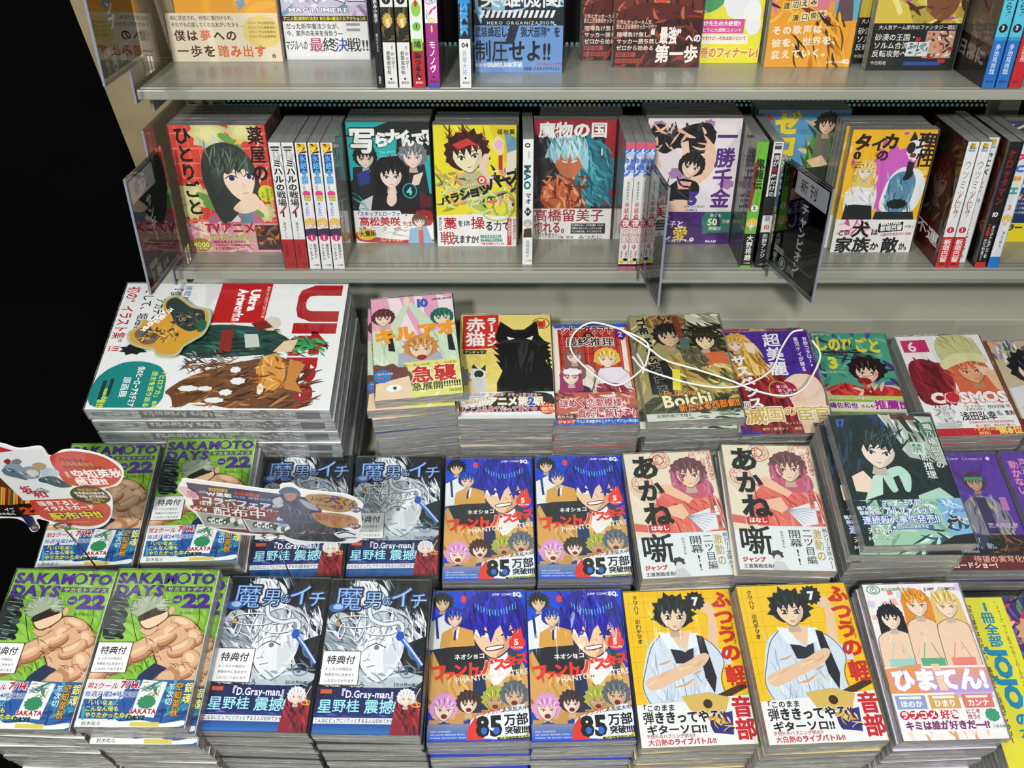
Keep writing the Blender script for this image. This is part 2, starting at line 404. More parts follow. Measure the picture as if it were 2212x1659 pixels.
# ------------------------------------------------------------------ cover designs
J = (113, 176); B6 = (128, 182)
SK, SKD, SKL = 'f0c9a6', 'c99873', 'fbe3cd'
D = {}
def design(key, size, bg, front, band=None, sticker=None, spine=None, edge=None, back='dcdcd8', bandspan=None):
    W, H = size; h = 100*H/W
    A = Art(0, 0, 100, h); A.R(0, 0, 100, h, bg); front(A, h)
    d = dict(size=size, bg=bg, front=A, band=None, sticker=None, spine=spine, edge=edge or bg, back=back)
    if band:
        v0, f = band; x0 = 0
        Bn = Art(x0, v0, 100, h); f(Bn, h); d['band'] = Bn
    if sticker:
        x0, y0, x1, y1 = sticker
        S = Art(x0, y0, x1, y1); S.R(x0, y0, x1, y1, '1a1a1a'); S.R(x0+.5, y0+.5, x1-.5, y1-.5, 'f4f6f7')
        w = x1-x0
        S.T('特典付', x0+w*.14, y0+w*.12, w*.25, '111111', .03, sk=.12)
        for i, l in enumerate(('※こちらの商品は', '特典を中に挟ませて', 'いただいております')): S.T(l, x0+w*.12, y0+w*(.45+.155*i), w*.086, '333333')
        d['sticker'] = S
    D[key] = d

# --- green cover, purple title
def f(A, h):
    A.F(0, 0, 100, 110, ['8cc63f', '79b530', '6aa82c', '92c94a'], 120, 26, 5, 1, 60, 40)
    A.P([(0,24),(10,26),(18,34),(14,40),(22,48),(16,56),(24,64),(14,74),(0,72)], '26322f')
    for k in range(12):
        y = 26+4*k; A.E(6+(k*7) % 13, y, 5, 2.6, ('17211f', '3c504a', '0f1513')[k % 3], rot=20); A.S([(2+(k*5) % 9, y), (14+(k*3) % 7, y+2)], .8, '7c948a')
    A.S([(2,18),(20,40),(34,70),(60,112)], .7, '20302c'); A.S([(84,26),(90,60),(64,96),(52,120)], .6, '3c2c24')
    sk, s1, s2, s3, ink = 'dcb08a', 'edcba8', 'b98560', '8f5e40', '4c2e20'
    A.P([(50,60),(62,46),(80,50),(94,60),(100,76),(100,118),(70,120),(62,100),(52,84)], ink); A.P([(51,60),(63,47.5),(80,51),(93,61),(100,78),(100,118),(71,119),(63,99),(53,83)], sk)
    for x, y, rx, ry, r in ((76,56,14,6,20),(90,70,9,8,50),(80,80,14,8,-30),(66,66,9,11,30),(92,92,10,9,40),(84,104,12,7,-10)):
        A.E(x+.8, y+1.4, rx, ry, s3, rot=r); A.E(x, y, rx, ry, s2, rot=r); A.E(x-.8, y-1, rx*.9, ry*.82, sk, rot=r); A.E(x-1.8, y-2, rx*.55, ry*.42, s1, rot=r)
    A.limb([(62,70),(48,80),(34,88),(16,102),(2,112)], 19, sk, ink, 17)
    A.limb([(80,64),(66,74),(52,80)], 15, sk, ink, 12)
    for x, y, rx, ry, r in ((56,76,12,7,-35),(42,86,12,7,-30),(24,97,13,7.5,-35),(64,72,10,5,-35),(8,108,9,6,-30)):
        A.E(x+1, y+2, rx, ry, s3, rot=r); A.E(x+.4, y+.6, rx, ry*.86, s2, rot=r); A.E(x-.8, y-1.4, rx*.9, ry*.66, sk, rot=r); A.E(x-2, y-2.6, rx*.6, ry*.32, s1, rot=r)
    for k in range(26):
        rd = random.Random(k); x = rd.uniform(20, 96); y = 62+rd.uniform(0, 44) + max(0, (50-x)*.55); A.S([(x, y), (x+5, y+3*math.sin(k)), (x+9, y+5)], .7, (s3, ink, s1)[k % 3], taper=True)
    A.P([(46,108),(58,96),(70,100),(78,118),(44,120)], '1f3050'); A.P([(60,112),(74,98),(84,104),(88,118)], s2); A.E(72, 110, 8, 7, sk)
    A.limb([(38,62),(46,66),(52,60)], 6, sk, ink, 5)
    A.P([(32,48),(46,40),(58,40),(62,50),(52,60),(42,64),(34,58)], ink); A.P([(33,48.6),(46,41),(57,41),(60.6,50),(51,59),(42,62.6),(35,57)], s1)
    A.P([(30,50),(44,42),(57,39),(58,45),(46,50),(33,56)], '2a1d18'); A.E(62, 43, 3, 4, sk)
    n = 30; cr = [(40 + (17+4.5*(k % 2)+2*math.sin(k*2.3))*math.cos(math.pi*(.86+1.22*k/(n-1))), 41 + (13+4*(k % 2))*math.sin(math.pi*(.86+1.22*k/(n-1)))) for k in range(n)] + [(56,42),(46,40),(38,45),(30,50),(25,48)]
    A.P(cr, '5f6f5c', sharp=True); A.P([(40+(x-40)*.93, 41+(y-41)*.93+.4) for x, y in cr], '9fae94', sharp=True)
    for k in range(44):
        rd = random.Random(k+50); a = math.pi*(.9+1.15*rd.random()); r0 = rd.uniform(.45, .8); r1 = r0+.34
        A.S([(40+16*r0*math.cos(a), 42+13*r0*math.sin(a)), (40+17*r1*math.cos(a+.08), 42+14*r1*math.sin(a+.08))], 1.1, ('e6efda', '7c8c76', 'cbd8bc', '55634f')[k % 4], taper=True)
    A.T('SAKAMOTO', 2, 1.5, 15, '4a2a8c', .05, fit=96); A.T('DAYS', 2, 14.5, 15.5, '4a2a8c', .05, fit=48)
    A.E(66, 9, 6, 6, '7fb53a'); A.ring(66, 9, 6, 6, 1.6, '4a2a8c'); A.R(51, 18, 97, 23.5, '4c4468'); A.T('サカモトデイス', 53, 18.4, 5, 'b9e070', fit=43)
    A.E(65, 32, 4.5, 4.5, '4a2a8c'); A.T('vol.', 61.6, 29.5, 4.4, '9cd050', .03); A.T('22', 71, 23, 19, '4a2a8c', .06, fit=27)
    A.T('天弓VSシン', 70, 44, 3.8, '40502c')
def fb(A, h):
    A.R(0, 112, 100, h, 'dfe6ea'); A.P([(36,112),(100,112),(100,h),(40,h)], '2c5fa0'); A.F(36, 114, 100, h-6, ['2e86a8', '1c4a8c', '3fa7b0', '183a74'], 40, 18, 3, 4)
    A.T('第2クール', 2, 115, 6.4, 'b3203c', .03, sk=.1, out='ffffff', ow=.04); A.T('7/14.', 33, 112, 9, 'c0203a', .05, sk=.1, out='ffffff')
    A.T('毎週月曜24時放送!!', 2, 123, 5.6, '1d4a9a', .03, sk=.1, out='ffffff', ow=.03)
    A.R(2, 130.5, 47, 148.5, '2456a4'); A.F(3, 131, 46, 148, ['3e86c8', '1b3f84', '4aa0a0'], 14, 16, 2, 3)
    for i, l in enumerate(('「いいなぁ…', 'こんなん俺も', 'やりたかったなぁ。」')): A.T(l, 4+i*1.5, 131+5.7*i, 5.2, 'f2ec4a', .025, out='14306c', ow=.04)
    A.P([(52,112),(75,114),(70,147),(48,145)], 'e9eef0'); A.F(53, 114, 70, 134, ['8fa0a8', '5c6e7c', 'c8b088', '2f8a5c'], 26, 9, 1.8, 5); A.E(60, 133, 8, 6, '2f8a5c', .1)
    A.T('SAKATA', 47, 138, 6, 'b01c30', .05, out='ffffff', ow=.04, fit=24); A.T('DAYS', 46, 144, 6, '222222', .05, fit=16)
    A.T('羊次切', 76.5, 115, 6.8, 'd9f0f4', .03, v=True, out='1d66a0'); A.T('空知英秋', 83.5, 114, 7.4, 'f0a020', .03, v=True, out='203020', fit=32)
    A.T('銀魂', 92, 114, 8, 'f4f08c', .03, v=True, out='123a60', fit=20)
    A.P([(100,h),(100,148),(78,h-3),(60,149),(40,151),(0,149),(0,h)], 'eef0ee'); A.T('鈴木祐斗', 6, 150.5, 4.4, '333333'); A.R(50, 151, 76, 155, 'd8c860')
def sp(A, T, H):
    A.R(0, 0, T, H, 'e9eae6'); A.T('サカモトデイズ', T*.25, 14, T*.5, '4a2a8c', v=True, fit=60); A.T('22', T*.2, 104, T*.42, 'a02030'); A.E(T*.5, 7, T*.3, 4, '3f6cb0')
    A.R(0, 126, T, 131, 'e0a020'); A.R(0, 131, T, H, '8e1f2a')
design('archer', J, '7fb53a', f, (112, fb), (0, 76, 33, 106), sp, edge='e4e4e0')

# --- silver witch-like art, blue lettering
def f(A, h):
    A.F(0, 0, 100, 40, ['1d2128', '0c0e12', '30363f'], 60, 22, 4, 2)
    A.P([(0,40),(14,34),(30,46),(44,30),(60,28),(78,36),(92,56),(100,92),(100,112),(0,112)], 'b9c4ce')
    A.P([(22,0),(46,2),(58,12),(60,34),(30,38),(16,26)], 'dfe6ec'); A.F(20, 2, 62, 36, ['f6f9fb', '9eabb8', '76848f', 'ccd6de', '3c4650'], 60, 16, 1.5, 9, 70)
    A.P([(0,50),(22,44),(34,56),(36,78),(0,86)], '8e9aa6'); A.F(0, 44, 38, 84, ['5f6c78', 'd9e1e8', 'a3b0bc', 'f3f6f8', '2c343c'], 60, 20, 1.6, 3, 35, 25)
    A.F(60, 36, 98, 76, ['f3f2fa', 'c3c8d8', '8f97a8', 'ffffff', '2a3038'], 80, 20, 2, 4, 65, 25)
    A.P([(66,74),(100,60),(100,100),(84,96)], '14181e'); A.F(74, 76, 100, 96, ['6b7684', '2b323b'], 14, 14, 1.5, 6)
    A.P([(34,58),(74,52),(80,74),(70,98),(56,108),(40,96),(32,74)], 'e9edf2'); A.P([(56,60),(74,54),(78,76),(62,100)], 'd4dbe4')
    A.F(34, 50, 78, 66, ['ffffff', 'c4ccd6', '8f9ba8', 'f3f5f8'], 40, 22, 2.6, 5, 100, 30); A.F(38, 66, 76, 100, ['ffffff', 'dbe1e8'], 10, 14, 1, 8, 70, 20)
    for cx, cy, rx, ry, r in ((34,52,5,15,10),(16,56,3.4,9,8),(54,42,13,9,-14),(60,52,22,8,-8),(30,46,22,7,0)): A.ring(cx, cy, rx, ry, 1.7, '4b5866', rot=r); A.ring(cx-.4, cy-.5, rx-.3, ry-.3, 1.0, 'eef3f6', rot=r)
    A.S([(40,28),(44,42),(58,48),(72,46),(76,54),(68,60)], 5.4, '77848f'); A.S([(40,28),(44,42),(58,48),(72,46),(76,54),(68,60)], 3.4, 'dfe7ec')
    A.S([(72,58),(84,72),(98,90)], 4.6, '3b6fd0', smooth=False); A.S([(72,57),(84,71),(98,89)], 1.6, 'cfe0fa', smooth=False); A.E(74, 60, 4, 5, '1c4fb8')
    A.S([(10,36),(11,46)], 1.2, 'a0824a'); A.E(11, 48, 2.4, 2.8, 'b89858'); A.E(11, 53, 1.5, 3, '24386c')
    A.P([(44,72),(50,69),(57,70),(60,73),(54,75),(47,75)], 'f8fafb'); A.E(52, 72, 2.6, 2.6, '6c7c88'); A.S([(43,72),(51,68),(61,72)], 1, '2c343c'); A.S([(43,66),(52,63),(60,65)], .6, '5c6670'); A.S([(46,78),(44,84),(47,85)], .5, '9aa4ae'); A.S([(44,92),(52,90)], .8, '5c6670'); A.S([(34,74),(38,92),(50,104),(58,107),(70,98)], .8, '4c565f')
    A.S([(40,86),(46,84)], .8, '7a8490'); A.F(0, 88, 100, 112, ['dfe5ea', '9aa6b4', 'c9d2da'], 30, 16, 2.4, 12, 20)
    A.ring(84, 96, 8, 6.5, 1.2, '7c8a98'); A.T('3', 81, 91, 9, '2a5f8c', .03); A.T('【伝世界の魔法】', 70, 107, 3.8, '3d4752')
    for ch, x, y, s in (('魔', 4, 6, 29), ('男', 34, 12, 20), ('の', 52, 17, 12), ('イ', 60, 6, 25), ('チ', 80, 13, 19)):
        A.T(ch, x, y, s, '3f68b4', .03, out='0c1420', ow=.05); A.T(ch, x+.2, y+.1, s, 'a9cdf2', -.012); 
    A.E(8, 31, 8, 5, '3a62b0'); A.E(9, 30, 5, 3, '9fc2ea'); A.T('宇佐崎しろ', 12, 106, 6.5, '222222')
def fb(A, h):
    A.R(0, 112, 100, h, '1b2252'); A.grad(0, 136, 100, h, '1a2a6c', '2a6cb8', 6); A.F(0, 112, 78, 122, ['242d66', '11163c'], 20, 22, 2.6, 3)
    A.R(3, 114, 14, 118, 'd05a28'); A.T('『D.Gray-man』', 19, 113, 10, 'f3f7fa', .02, out='2c3f8c', ow=.04, fit=58)
    for ch, x, s in (('星', 2, 14), ('野', 16, 13), ('桂', 29, 13), ('震', 46, 14), ('撼', 60, 14)): A.T(ch, x, 123, s, 'a6ecf4', .025, out='17306e', ow=.05)
    A.T('!!', 74, 123, 13, 'a6ecf4', .03, sk=.2, out='17306e'); A.F(4, 138, 72, 140, ['6a5fc0', '3a3f90'], 16, 8, .8, 4, 0, 4)
    A.R(0, 140.8, 80, 146.4, 'e8ecf0'); A.T('こんなにピュアにゾクッとする主人公初めてかも…!', 1, 141.3, 4.4, '1d2440', .016, fit=78)
    A.P([(76,122),(92,118),(100,128),(100,h),(72,h)], '8c1f2c'); A.F(76, 124, 100, h-2, ['5c1420', 'b83040', '30121a'], 26, 12, 2, 7, 80); A.head(85, 122, 7.5, 'e6e4ea', 'f2dccb', 3)
    A.ring(95, 128, 5, 2.6, 1.1, 'd8b040'); A.S([(98,112),(94,122),(97,130)], .9, 'e0c860')
def sp(A, T, H): A.R(0, 0, T, H, '15181f'); A.T('魔男のイチ', T*.2, 16, T*.6, 'a9cdf2', v=True); A.R(0, 126, T, H, '1b2252')
design('witch', J, '14171c', f, (112, fb), (0, 76, 37, 110), sp, edge='262a34')

# --- blue cover with red title
def f(A, h):
    A.R(0, 0, 100, h, '0a3fd0'); A.F(0, 0, 100, 60, ['0e48e0', '0834b4'], 20, 30, 5, 1)
    A.P([(0,92),(0,66),(16,58),(40,62),(70,60),(96,78),(100,100),(100,140),(0,140)], 'd8a55c')
    A.F(0, 70, 100, 135, ['c08c44', 'e8bc78', 'a87434'], 40, 30, 4, 3, 70)
    A.P([(2,62),(46,58),(62,76),(56,92),(14,88)], '24262c'); A.P([(74,62),(96,70),(88,92),(72,84)], '2e4450')
    A.P([(62,74),(78,64),(84,86),(66,104),(60,92)], 'eef0f2'); A.P([(44,92),(56,90),(60,140),(44,140)], '20305c')
    ink = '15104c'
    A.P([(34,60),(30,44),(33,22),(42,6),(58,-2),(78,-2),(92,8),(98,24),(99,46),(94,62),(88,50),(44,50)], ink, sharp=True)
    A.P([(35,57),(32,43),(35,22),(43,8),(58,0),(78,0),(91,9),(96.6,24),(97.4,45),(93,58),(88,48),(44,48)], '1c1786', sharp=True)
    A.P([(40,34),(92,30),(93,48),(84,62),(72,73),(62,75),(50,64),(42,50)], ink); A.P([(42,34),(90,30),(91.4,48),(83,61),(71.6,71.6),(62,73.4),(51,63),(43.4,50)], 'f1cba6'); A.P([(74,44),(91,36),(91,48),(83,61),(71.6,71.6),(66,72),(76,60)], 'd8a27c')
    A.P([(44,44),(50,41),(62,47),(60,51),(50,50)], 'f4f4f2'); A.E(54, 46.6, 3, 3, '2c1c7c'); A.S([(43,42),(52,42.4),(63,48.6)], 1.7, ink); A.P([(74,49),(82,45),(90,43),(86,50),(78,52)], 'f4f4f2'); A.E(82, 48, 3, 2.8, '2c1c7c'); A.S([(73,49.6),(82,45),(91,41)], 1.7, ink)
    A.P([(56,62),(66,60),(76,59),(76,63),(66,66),(57,66)], '5c2c28'); A.P([(57,62.6),(66,61),(75,60),(75,62),(66,64.6),(58,65)], 'f8f8f6'); A.S([(68,52),(70,56)], .7, 'a87854')
    A.P([(33,50),(34,24),(44,6),(60,-2),(80,0),(94,14),(97,34),(96,52),(91,38),(88,54),(83,36),(78,56),(72,38),(67,44),(62,58),(57,38),(52,52),(47,40),(43,58),(39,42)], '2019a0', sharp=True)
    A.F(38, 4, 92, 34, ['3a30d0', '120e5c', '2c24b8', '17127a'], 70, 24, 1.8, 5, 82, 22)
    for k in range(15):
        x = 46+3*k; y = 15+9*math.sin(math.pi*(k+.5)/15); A.S([(x, y-2.6), (x+.6, y+2.6+(k % 3))], 2.6, ('2ea8e6', '56c4f0')[k % 2], taper=True)
    A.P([(0,34),(14,26),(26,40),(28,60),(0,64)], 'e8ecf0'); A.S([(6,30),(8,52)], 2.6, '1e2c6c'); A.head(12, 13, 9, '161618', 'ecc49e', 5, .26)
    A.P([(12,46),(26,38),(44,44),(46,60),(10,62)], 'd9a24e'); A.P([(22,40),(30,40),(28,54)], 'f2f2f4'); A.S([(26,42),(25,54)], 2.2, '1e2c6c'); A.head(25, 30, 9.5, '232a9c', 'f2cdaa', 7, .1, hi='3ab0e4')
    A.E(34, 9, 3, 4, 'e83c30', .2, 12); A.E(89, 58, 8.5, 8, 'e8382c'); A.P([(83,54),(87,42),(90,48),(93,40),(96,54)], 'e8382c'); A.T('5', 86, 52, 9, 'ffffff', .04); A.T('VOLUME', 83, 61, 3, 'ffffff')
    A.T('JUMP COMICS', 64, 2.2, 3.6, 'dfe6ff', .02); A.T('SQ.', 86, .8, 6.5, 'ffffff', .05)
    A.T('ネオショコ', 25, 69, 6.2, 'ffffff', .03, rot=-3)
    for ch, x, y, s, r in (('フ',1,80,17,-8),('ァ',16,84,11,0),('ン',24,79,14,-6),('ト',36,77,15,0),('ム',43,82,12,-6),('バ',52,74,17,-4),('ス',64,74,13,-6),('タ',74,71,14,-4),('ー',84,72,9,-8),('ズ',87,68,13,-6)):
        A.T(ch, x, y, s, 'e83a2c', .06, rot=r, out='f6e6d4' if ch == 'バ' else None, ow=.03)
    A.T('PHANTOM BUSTERS', 26, 92, 8, 'f2ead8', .02, rot=-7, fit=74)
    for cx, cy, r, hc, sk, sd in ((16,124,12,'dc9ad0','f6d8c4',2),(40,119,10.5,'3c2c2c','f6d8c4',3),(66,116,11,'a8b040','c99a72',6),(85,112,12,'5d6870','d9b08c',8)):
        A.P([(cx-r*1.2,cy+r*.9),(cx+r*1.2,cy+r*.9),(cx+r*1.4,h),(cx-r*1.4,h)], 'c79450'); A.head(cx, cy, r, hc, sk, sd, .18); A.E(cx, cy+r*.62, r*.26, r*.2, '7c2420')
    A.E(16, 140, 6, 3, '20408c', .2, 12); A.E(40, 138, 5, 3, '20408c', .2, 12)
def fb(A, h):
    A.grad(0, 139, 62, h, '7d86a8', '2c5cd0', 6); A.P([(40,134),(70,126),(100,118),(100,h-2),(52,h-2),(44,150)], 'e9eef4'); A.P([(40,142),(47,132),(52,142),(56,h),(38,h)], 'e0382c')
    A.T('ファンバス', 52, 127, 4.8, 'c8203a', .03, rot=-8); A.T('人気拡大中!!', 73, 123.5, 5, '16161a', .04, rot=-5)
    A.T('85', 47, 128, 26, '121216', .05, rot=-2, sx=.95); A.E(55, 146, 3, 3.4, '2f6ad0'); A.E(67, 146, 3, 3.6, '2f6ad0'); A.T('万部', 74, 130, 12, '121216', .05, rot=-3); A.T('突破!!!!', 75, 142, 8, '121216', .06, rot=-3)
    A.R(68, 151.5, 100, 155, '20242c', -3); A.T('呪霊たちの壮絶な戦い!!', 70, 151, 3.4, 'e6e85c', rot=-3)
    for i, l in enumerate(('IDEAL WORKSHOP', 'NEO SHOCO MEMORIAL BOOKS', 'SHUEISHA THE SOLITARY DREAM')): A.T(l, 3, 145+3*i, 2.2, 'd6e2fa')
    A.R(0, 154.6, 100, h, '1440c8')
def sp(A, T, H): A.R(0, 0, T, H, '1733c8'); A.T('ファントムバスターズ', T*.25, 12, T*.5, 'e83a2c', v=True); A.R(0, 140, T, H, '2448d0')
design('phantom', J, '1733c8', f, (118, fb), None, sp, edge='2038b0')
# band only spans the figures' feet: its own ground is transparent above the gradient

# --- cream cover with brush lettering
def f(A, h):
    A.R(0, 0, 100, h, 'e9dcc4'); A.F(0, 0, 100, 100, ['f0e6d2', 'e0d0b4'], 20, 40, 6, 2)
    for cx, cy, r in ((40,10,12),(86,8,12),(92,30,10),(16,40,12),(78,26,9),(24,104,8)):
        A.ring(cx, cy, r, r, .7, 'c0483c'); A.ring(cx, cy, r*.7, r*.7, .6, 'c86050')
        for k in range(6): A.ring(cx+r*.62*math.cos(k*1.05), cy+r*.62*math.sin(k*1.05), r*.3, r*.3, .5, 'c86050')
    A.R(82, 4, 94, 60, 'f0e0c8'); A.T('山崎落語演芸', 86, 8, 6, 'b05040', v=True); A.T('クスレタ', 92, 8, 7, 'b84a3c', v=True)
    A.P([(26,66),(44,46),(60,52),(88,54),(96,72),(100,100),(100,108),(30,108),(20,92)], 'dd6a5c'); A.F(28, 56, 98, 108, ['c8483e', 'ef8a78', 'e87468', 'b83c34'], 50, 26, 3.4, 4, 60)
    A.P([(52,40),(92,36),(96,56),(84,62),(58,62),(48,54)], 'c85a78')
    A.head(70, 30, 18, '6c4048', 'f3cfb4', 12, .12, hi='9a6a6c'); A.F(50, 30, 62, 56, ['c86a88', 'a84a68'], 16, 16, 2.4, 4, 80, 12); A.F(84, 34, 92, 56, ['d07a98', 'a84a68'], 12, 14, 2.2, 5, 95, 12)
    A.P([(36,44),(44,42),(70,62),(64,68),(40,54)], 'eec0a0'); A.P([(38,72),(56,68),(62,82),(54,88),(42,82)], 'eec0a0')
    A.P([(60,84),(94,72),(98,100),(74,104)], 'e6e8ee')
    for k in range(8): A.S([(60,84),(74+3*k, 104-3.4*k)], .6, '8c9ab4')
    A.ring(38, 10, 7, 6.5, 1, 'b8302c'); A.T('十七', 34, 5, 4.8, 'a82c28', v=True, b=.03)
    for ch, x, y, s in (('あ', 6, 3, 32), ('か', 10, 35, 29), ('ね', 12, 64, 32)): A.T(ch, x, y, s, '16120f', .045)
    A.R(15, 93, 38, 102, 'c4282c'); A.T('はなし', 17.5, 93.8, 6.6, 'ffffff', .03)
    A.P([(0,90),(14,93),(14,102),(0,100)], 'd8685a'); A.R(86, 62, 91, 82, 'd87464'); A.T('末永裕樹', 86.8, 63, 3.6, '60201c', v=True); A.R(91, 84, 96, 104, 'd87464'); A.T('馬上鷹将', 91.8, 85, 3.6, '60201c', v=True)
def fb(A, h):
    A.R(0, 104, 100, h, 'e3e9ec'); A.P([(0,104),(36,104),(36,108),(0,110)], 'ead8c0')
    A.T('噺', 3, 103, 36, '14110f', .035)
    A.T('新シリーズ突入!!', 93, 106, 5.4, '222222', .02, v=True); A.T('激動の', 82, 107, 10, 'b89a48', .02, v=True, fit=38); A.T('二ツ目編', 71, 107, 11, '14110f', .01, v=True, fit=42); A.T('開幕!!', 56, 108, 14, '14110f', .01, v=True, fit=42)
    A.T('阿良川あかね', 48, 110, 3.4, '333333', v=True); A.T('ジャンプ', 4, 141, 6, 'c0282c', .06); A.T('王道落語成長譚!!', 4, 149, 5, '16120f', .04)
    A.E(41, 138, 6, 5, '3a3638', .2, 14, 2); A.P([(34,h),(37,146),(46,146),(52,h)], 'c9cdd2'); A.E(41, 142, 3.6, 4, 'e0dcd8')
def sp(A, T, H): A.R(0, 0, T, H, 'e6dcc6'); A.T('あかね噺', T*.2, 14, T*.6, '16120f', v=True); A.R(0, 120, T, H, 'dfe5e8')
design('brush', J, 'e9dcc4', f, (104, fb), None, sp, edge='dcd6c6')

# --- dark suspense cover
def f(A, h):
    A.R(0, 0, 100, h, '10151c'); A.P([(46,0),(100,4),(100,60),(66,50),(50,20)], 'b4bcb4'); A.F(52, 4, 90, 50, ['d6dcd4', '8e9890', '2c3834'], 34, 24, 3, 3, 70, 20); A.P([(60,0),(84,2),(82,8),(60,6)], '6c2c30')
    A.P([(38,0),(48,0),(62,34),(52,40)], '1c2f64'); A.P([(66,4),(72,2),(78,24),(72,20)], '1b1f20'); A.P([(80,10),(86,9),(84,24)], '232828')
    A.F(0, 4, 46, 60, ['1a2430', '0a0d12', '263a52'], 50, 30, 3, 8, 100, 20)
    A.P([(22,84),(44,66),(66,58),(92,74),(100,96),(100,110),(16,110)], '121318'); A.F(40, 66, 94, 100, ['23262e', '07080a'], 20, 20, 3, 4)
    A.P([(34,66),(54,58),(62,70),(56,90),(48,84),(40,90),(36,78)], 'b6dccc'); A.P([(44,72),(50,70),(52,90),(46,92)], '101216'); A.P([(26,70),(36,66),(30,90),(12,96)], 'c4e0d2')
    A.P([(62,92),(84,84),(98,100),(98,112),(60,112)], 'b0d4c0')
    A.head(38, 42, 20, '0e0f12', 'f0dccc', 9, .2, hi='3a4048', tilt=10); A.F(30, 18, 66, 38, ['23272e', '000000', '4a5058'], 40, 16, 1.6, 6, 120, 40)
    A.P([(6,70),(18,64),(24,74),(18,88),(6,86)], 'eed6c4'); A.E(8, 8, 7, 5, '10151c'); A.T('17', 4, 3, 12, '2c5aa8', .04)
    A.P([(84,12),(98,10),(98,28),(88,28)], '3c7a54'); A.T('鴨乃橋ロンの', 88, 12, 8.6, 'e6ece6', .02, v=True, out='20302c', ow=.05); A.T('断推理', 76, 46, 9.6, 'e6ece6', .02, v=True, out='20302c', ow=.05)
    A.R(70, 34, 83, 48, 'c9ded0', 8); A.T('禁', 71, 34, 11, '2a6a4c', .01, rot=8)
def fb(A, h):
    A.R(0, 96, 100, h, '9cc8ac'); A.F(0, 96, 78, h, ['c2e2ca', '7aa88c', '24384c', '344e6c', 'd8f0dc'], 46, 20, 3.4, 3); A.P([(0,96),(12,97),(8,h),(0,h)], '14181e'); A.P([(66,h),(100,h),(100,132),(82,134)], '14181e')
    A.T('マーダーミステリー', 26, 96, 7, 'f4f8ff', .03, out='2846a0', ow=.06, fit=44); A.T('鴨乃橋ロンの', 2, 102, 4.6, 'f4f8ff', .03, out='203a84'); A.T('禁断推理', 3, 107, 4.6, 'f4f8ff', .03, out='203a84')
    A.T('アルファベット', 26, 103, 9, 'f4f8ff', .03, out='2846a0', ow=.06, fit=46); A.T('連続殺人事件発売!!', 4, 112, 9.4, 'dfe8ff', .04, out='2a2a88', ow=.06, fit=70)
    A.P([(76,95),(100,95),(100,132),(78,134)], '7fb4dc'); A.F(78, 98, 98, 112, ['cfe6f6', '5a90c8'], 16, 10, 2, 4); A.F(80, 116, 98, 128, ['16202c', '2c3c50', 'e6d4c4'], 26, 8, 2.2, 7)
    A.T('天野 明', 6, 124, 6.5, 'f0f4f4', .03, out='20302c'); A.R(28, 123, 66, 127, '4868a0'); A.T('●2025年6月発売予定', 29, 123, 3.4, 'ffffff'); A.T('JUMP COMICS+', 5, 133, 3.6, 'e8f0e8', .03, out='20302c')
def sp(A, T, H): A.R(0, 0, T, H, '10151c'); A.T('鴨乃橋ロンの禁断推理', T*.25, 14, T*.5, 'ffffff', v=True); A.R(0, 130, T, H, '9cc8ac')
design('suspense', B6, '10151c', f, (96, fb), None, sp, edge='1b2a44')

# --- yellow cover with red vertical title
def f(A, h):
    A.R(0, 0, 100, h, 'f2c41c'); 
    for k in range(7): A.S([(4+14*k, 0), (4+14*k, 100)], .5, 'd9a810', smooth=False); A.S([(0, 12+14*k), (100, 8+14*k)], .5, 'd9a810', smooth=False)
    A.P([(76,22),(84,20),(80,62),(70,62)], 'eac6a2'); A.E(76, 18, 6, 6, 'eac6a2'); A.P([(68,54),(88,60),(90,72),(62,74)], 'cfdcec')
    A.P([(30,42),(60,42),(74,50),(84,70),(76,84),(80,112),(14,112),(6,92),(16,52)], 'd3e0ee'); A.F(18, 50, 72, 108, ['b4c6dc', 'f2f6fa', '9db2cc', 'c4d2e4'], 60, 18, 1.1, 5, 85, 25); A.S([(30,43),(20,54),(13,72),(8,92),(16,112)], .7, '4c5c74'); A.S([(62,44),(74,52),(83,68),(78,86),(82,110)], .7, '4c5c74'); A.S([(46,60),(44,84),(46,110)], .6, '6c7c94')
    A.P([(34,44),(50,58),(62,44),(58,40),(38,40)], 'ecc8a8'); A.P([(36,54),(50,60),(58,52),(56,70),(40,70)], '2a2c36'); A.P([(28,40),(38,42),(46,58),(34,56)], 'eaf1f7'); A.P([(64,42),(56,42),(52,58),(64,54)], 'eaf1f7')
    A.P([(62,44),(68,46),(74,84),(70,98),(64,84)], '23242c')
    A.P([(8,84),(44,72),(66,60),(72,64),(64,74),(42,84),(14,96)], 'e8c2a0'); A.F(14, 68, 66, 90, ['d2a684', 'f4d8bc'], 12, 16, 1.4, 3, 155, 10)
    A.head(44, 24, 15.5, '14161c', 'f2d2b4', 15, .24, hi='303848'); A.S([(36,28),(41,28)], 1.1, '1c2030'); A.S([(47,28),(52,28)], 1.1, '1c2030'); A.S([(42,36),(46,36)], .6, '9c6c58')
    A.E(66, 11, 8.6, 8.6, '191919', .16, 26, 4); A.T('7', 63.2, 5.6, 11, 'f4f4f0', .05)
    A.T('クワハリ', 8, 4, 4.8, '2a2410', .03, v=True); A.T('出内テツオ', 8, 27, 4.8, '2a2410', .04, v=True); A.T('ふつうの', 81, 2, 19, 'cc2a22', .05, v=True, fit=68); A.T('Futsu no Keionbu', 98, 34, 2.6, '5a3a10', rot=90)
    A.P([(46,112),(52,100),(64,97),(76,102),(80,112)], 'd8b860'); A.E(63, 106, 4, 4, '3a2a18')
    A.P([(70,100),(100,88),(100,94),(72,106)], '4a2c18')
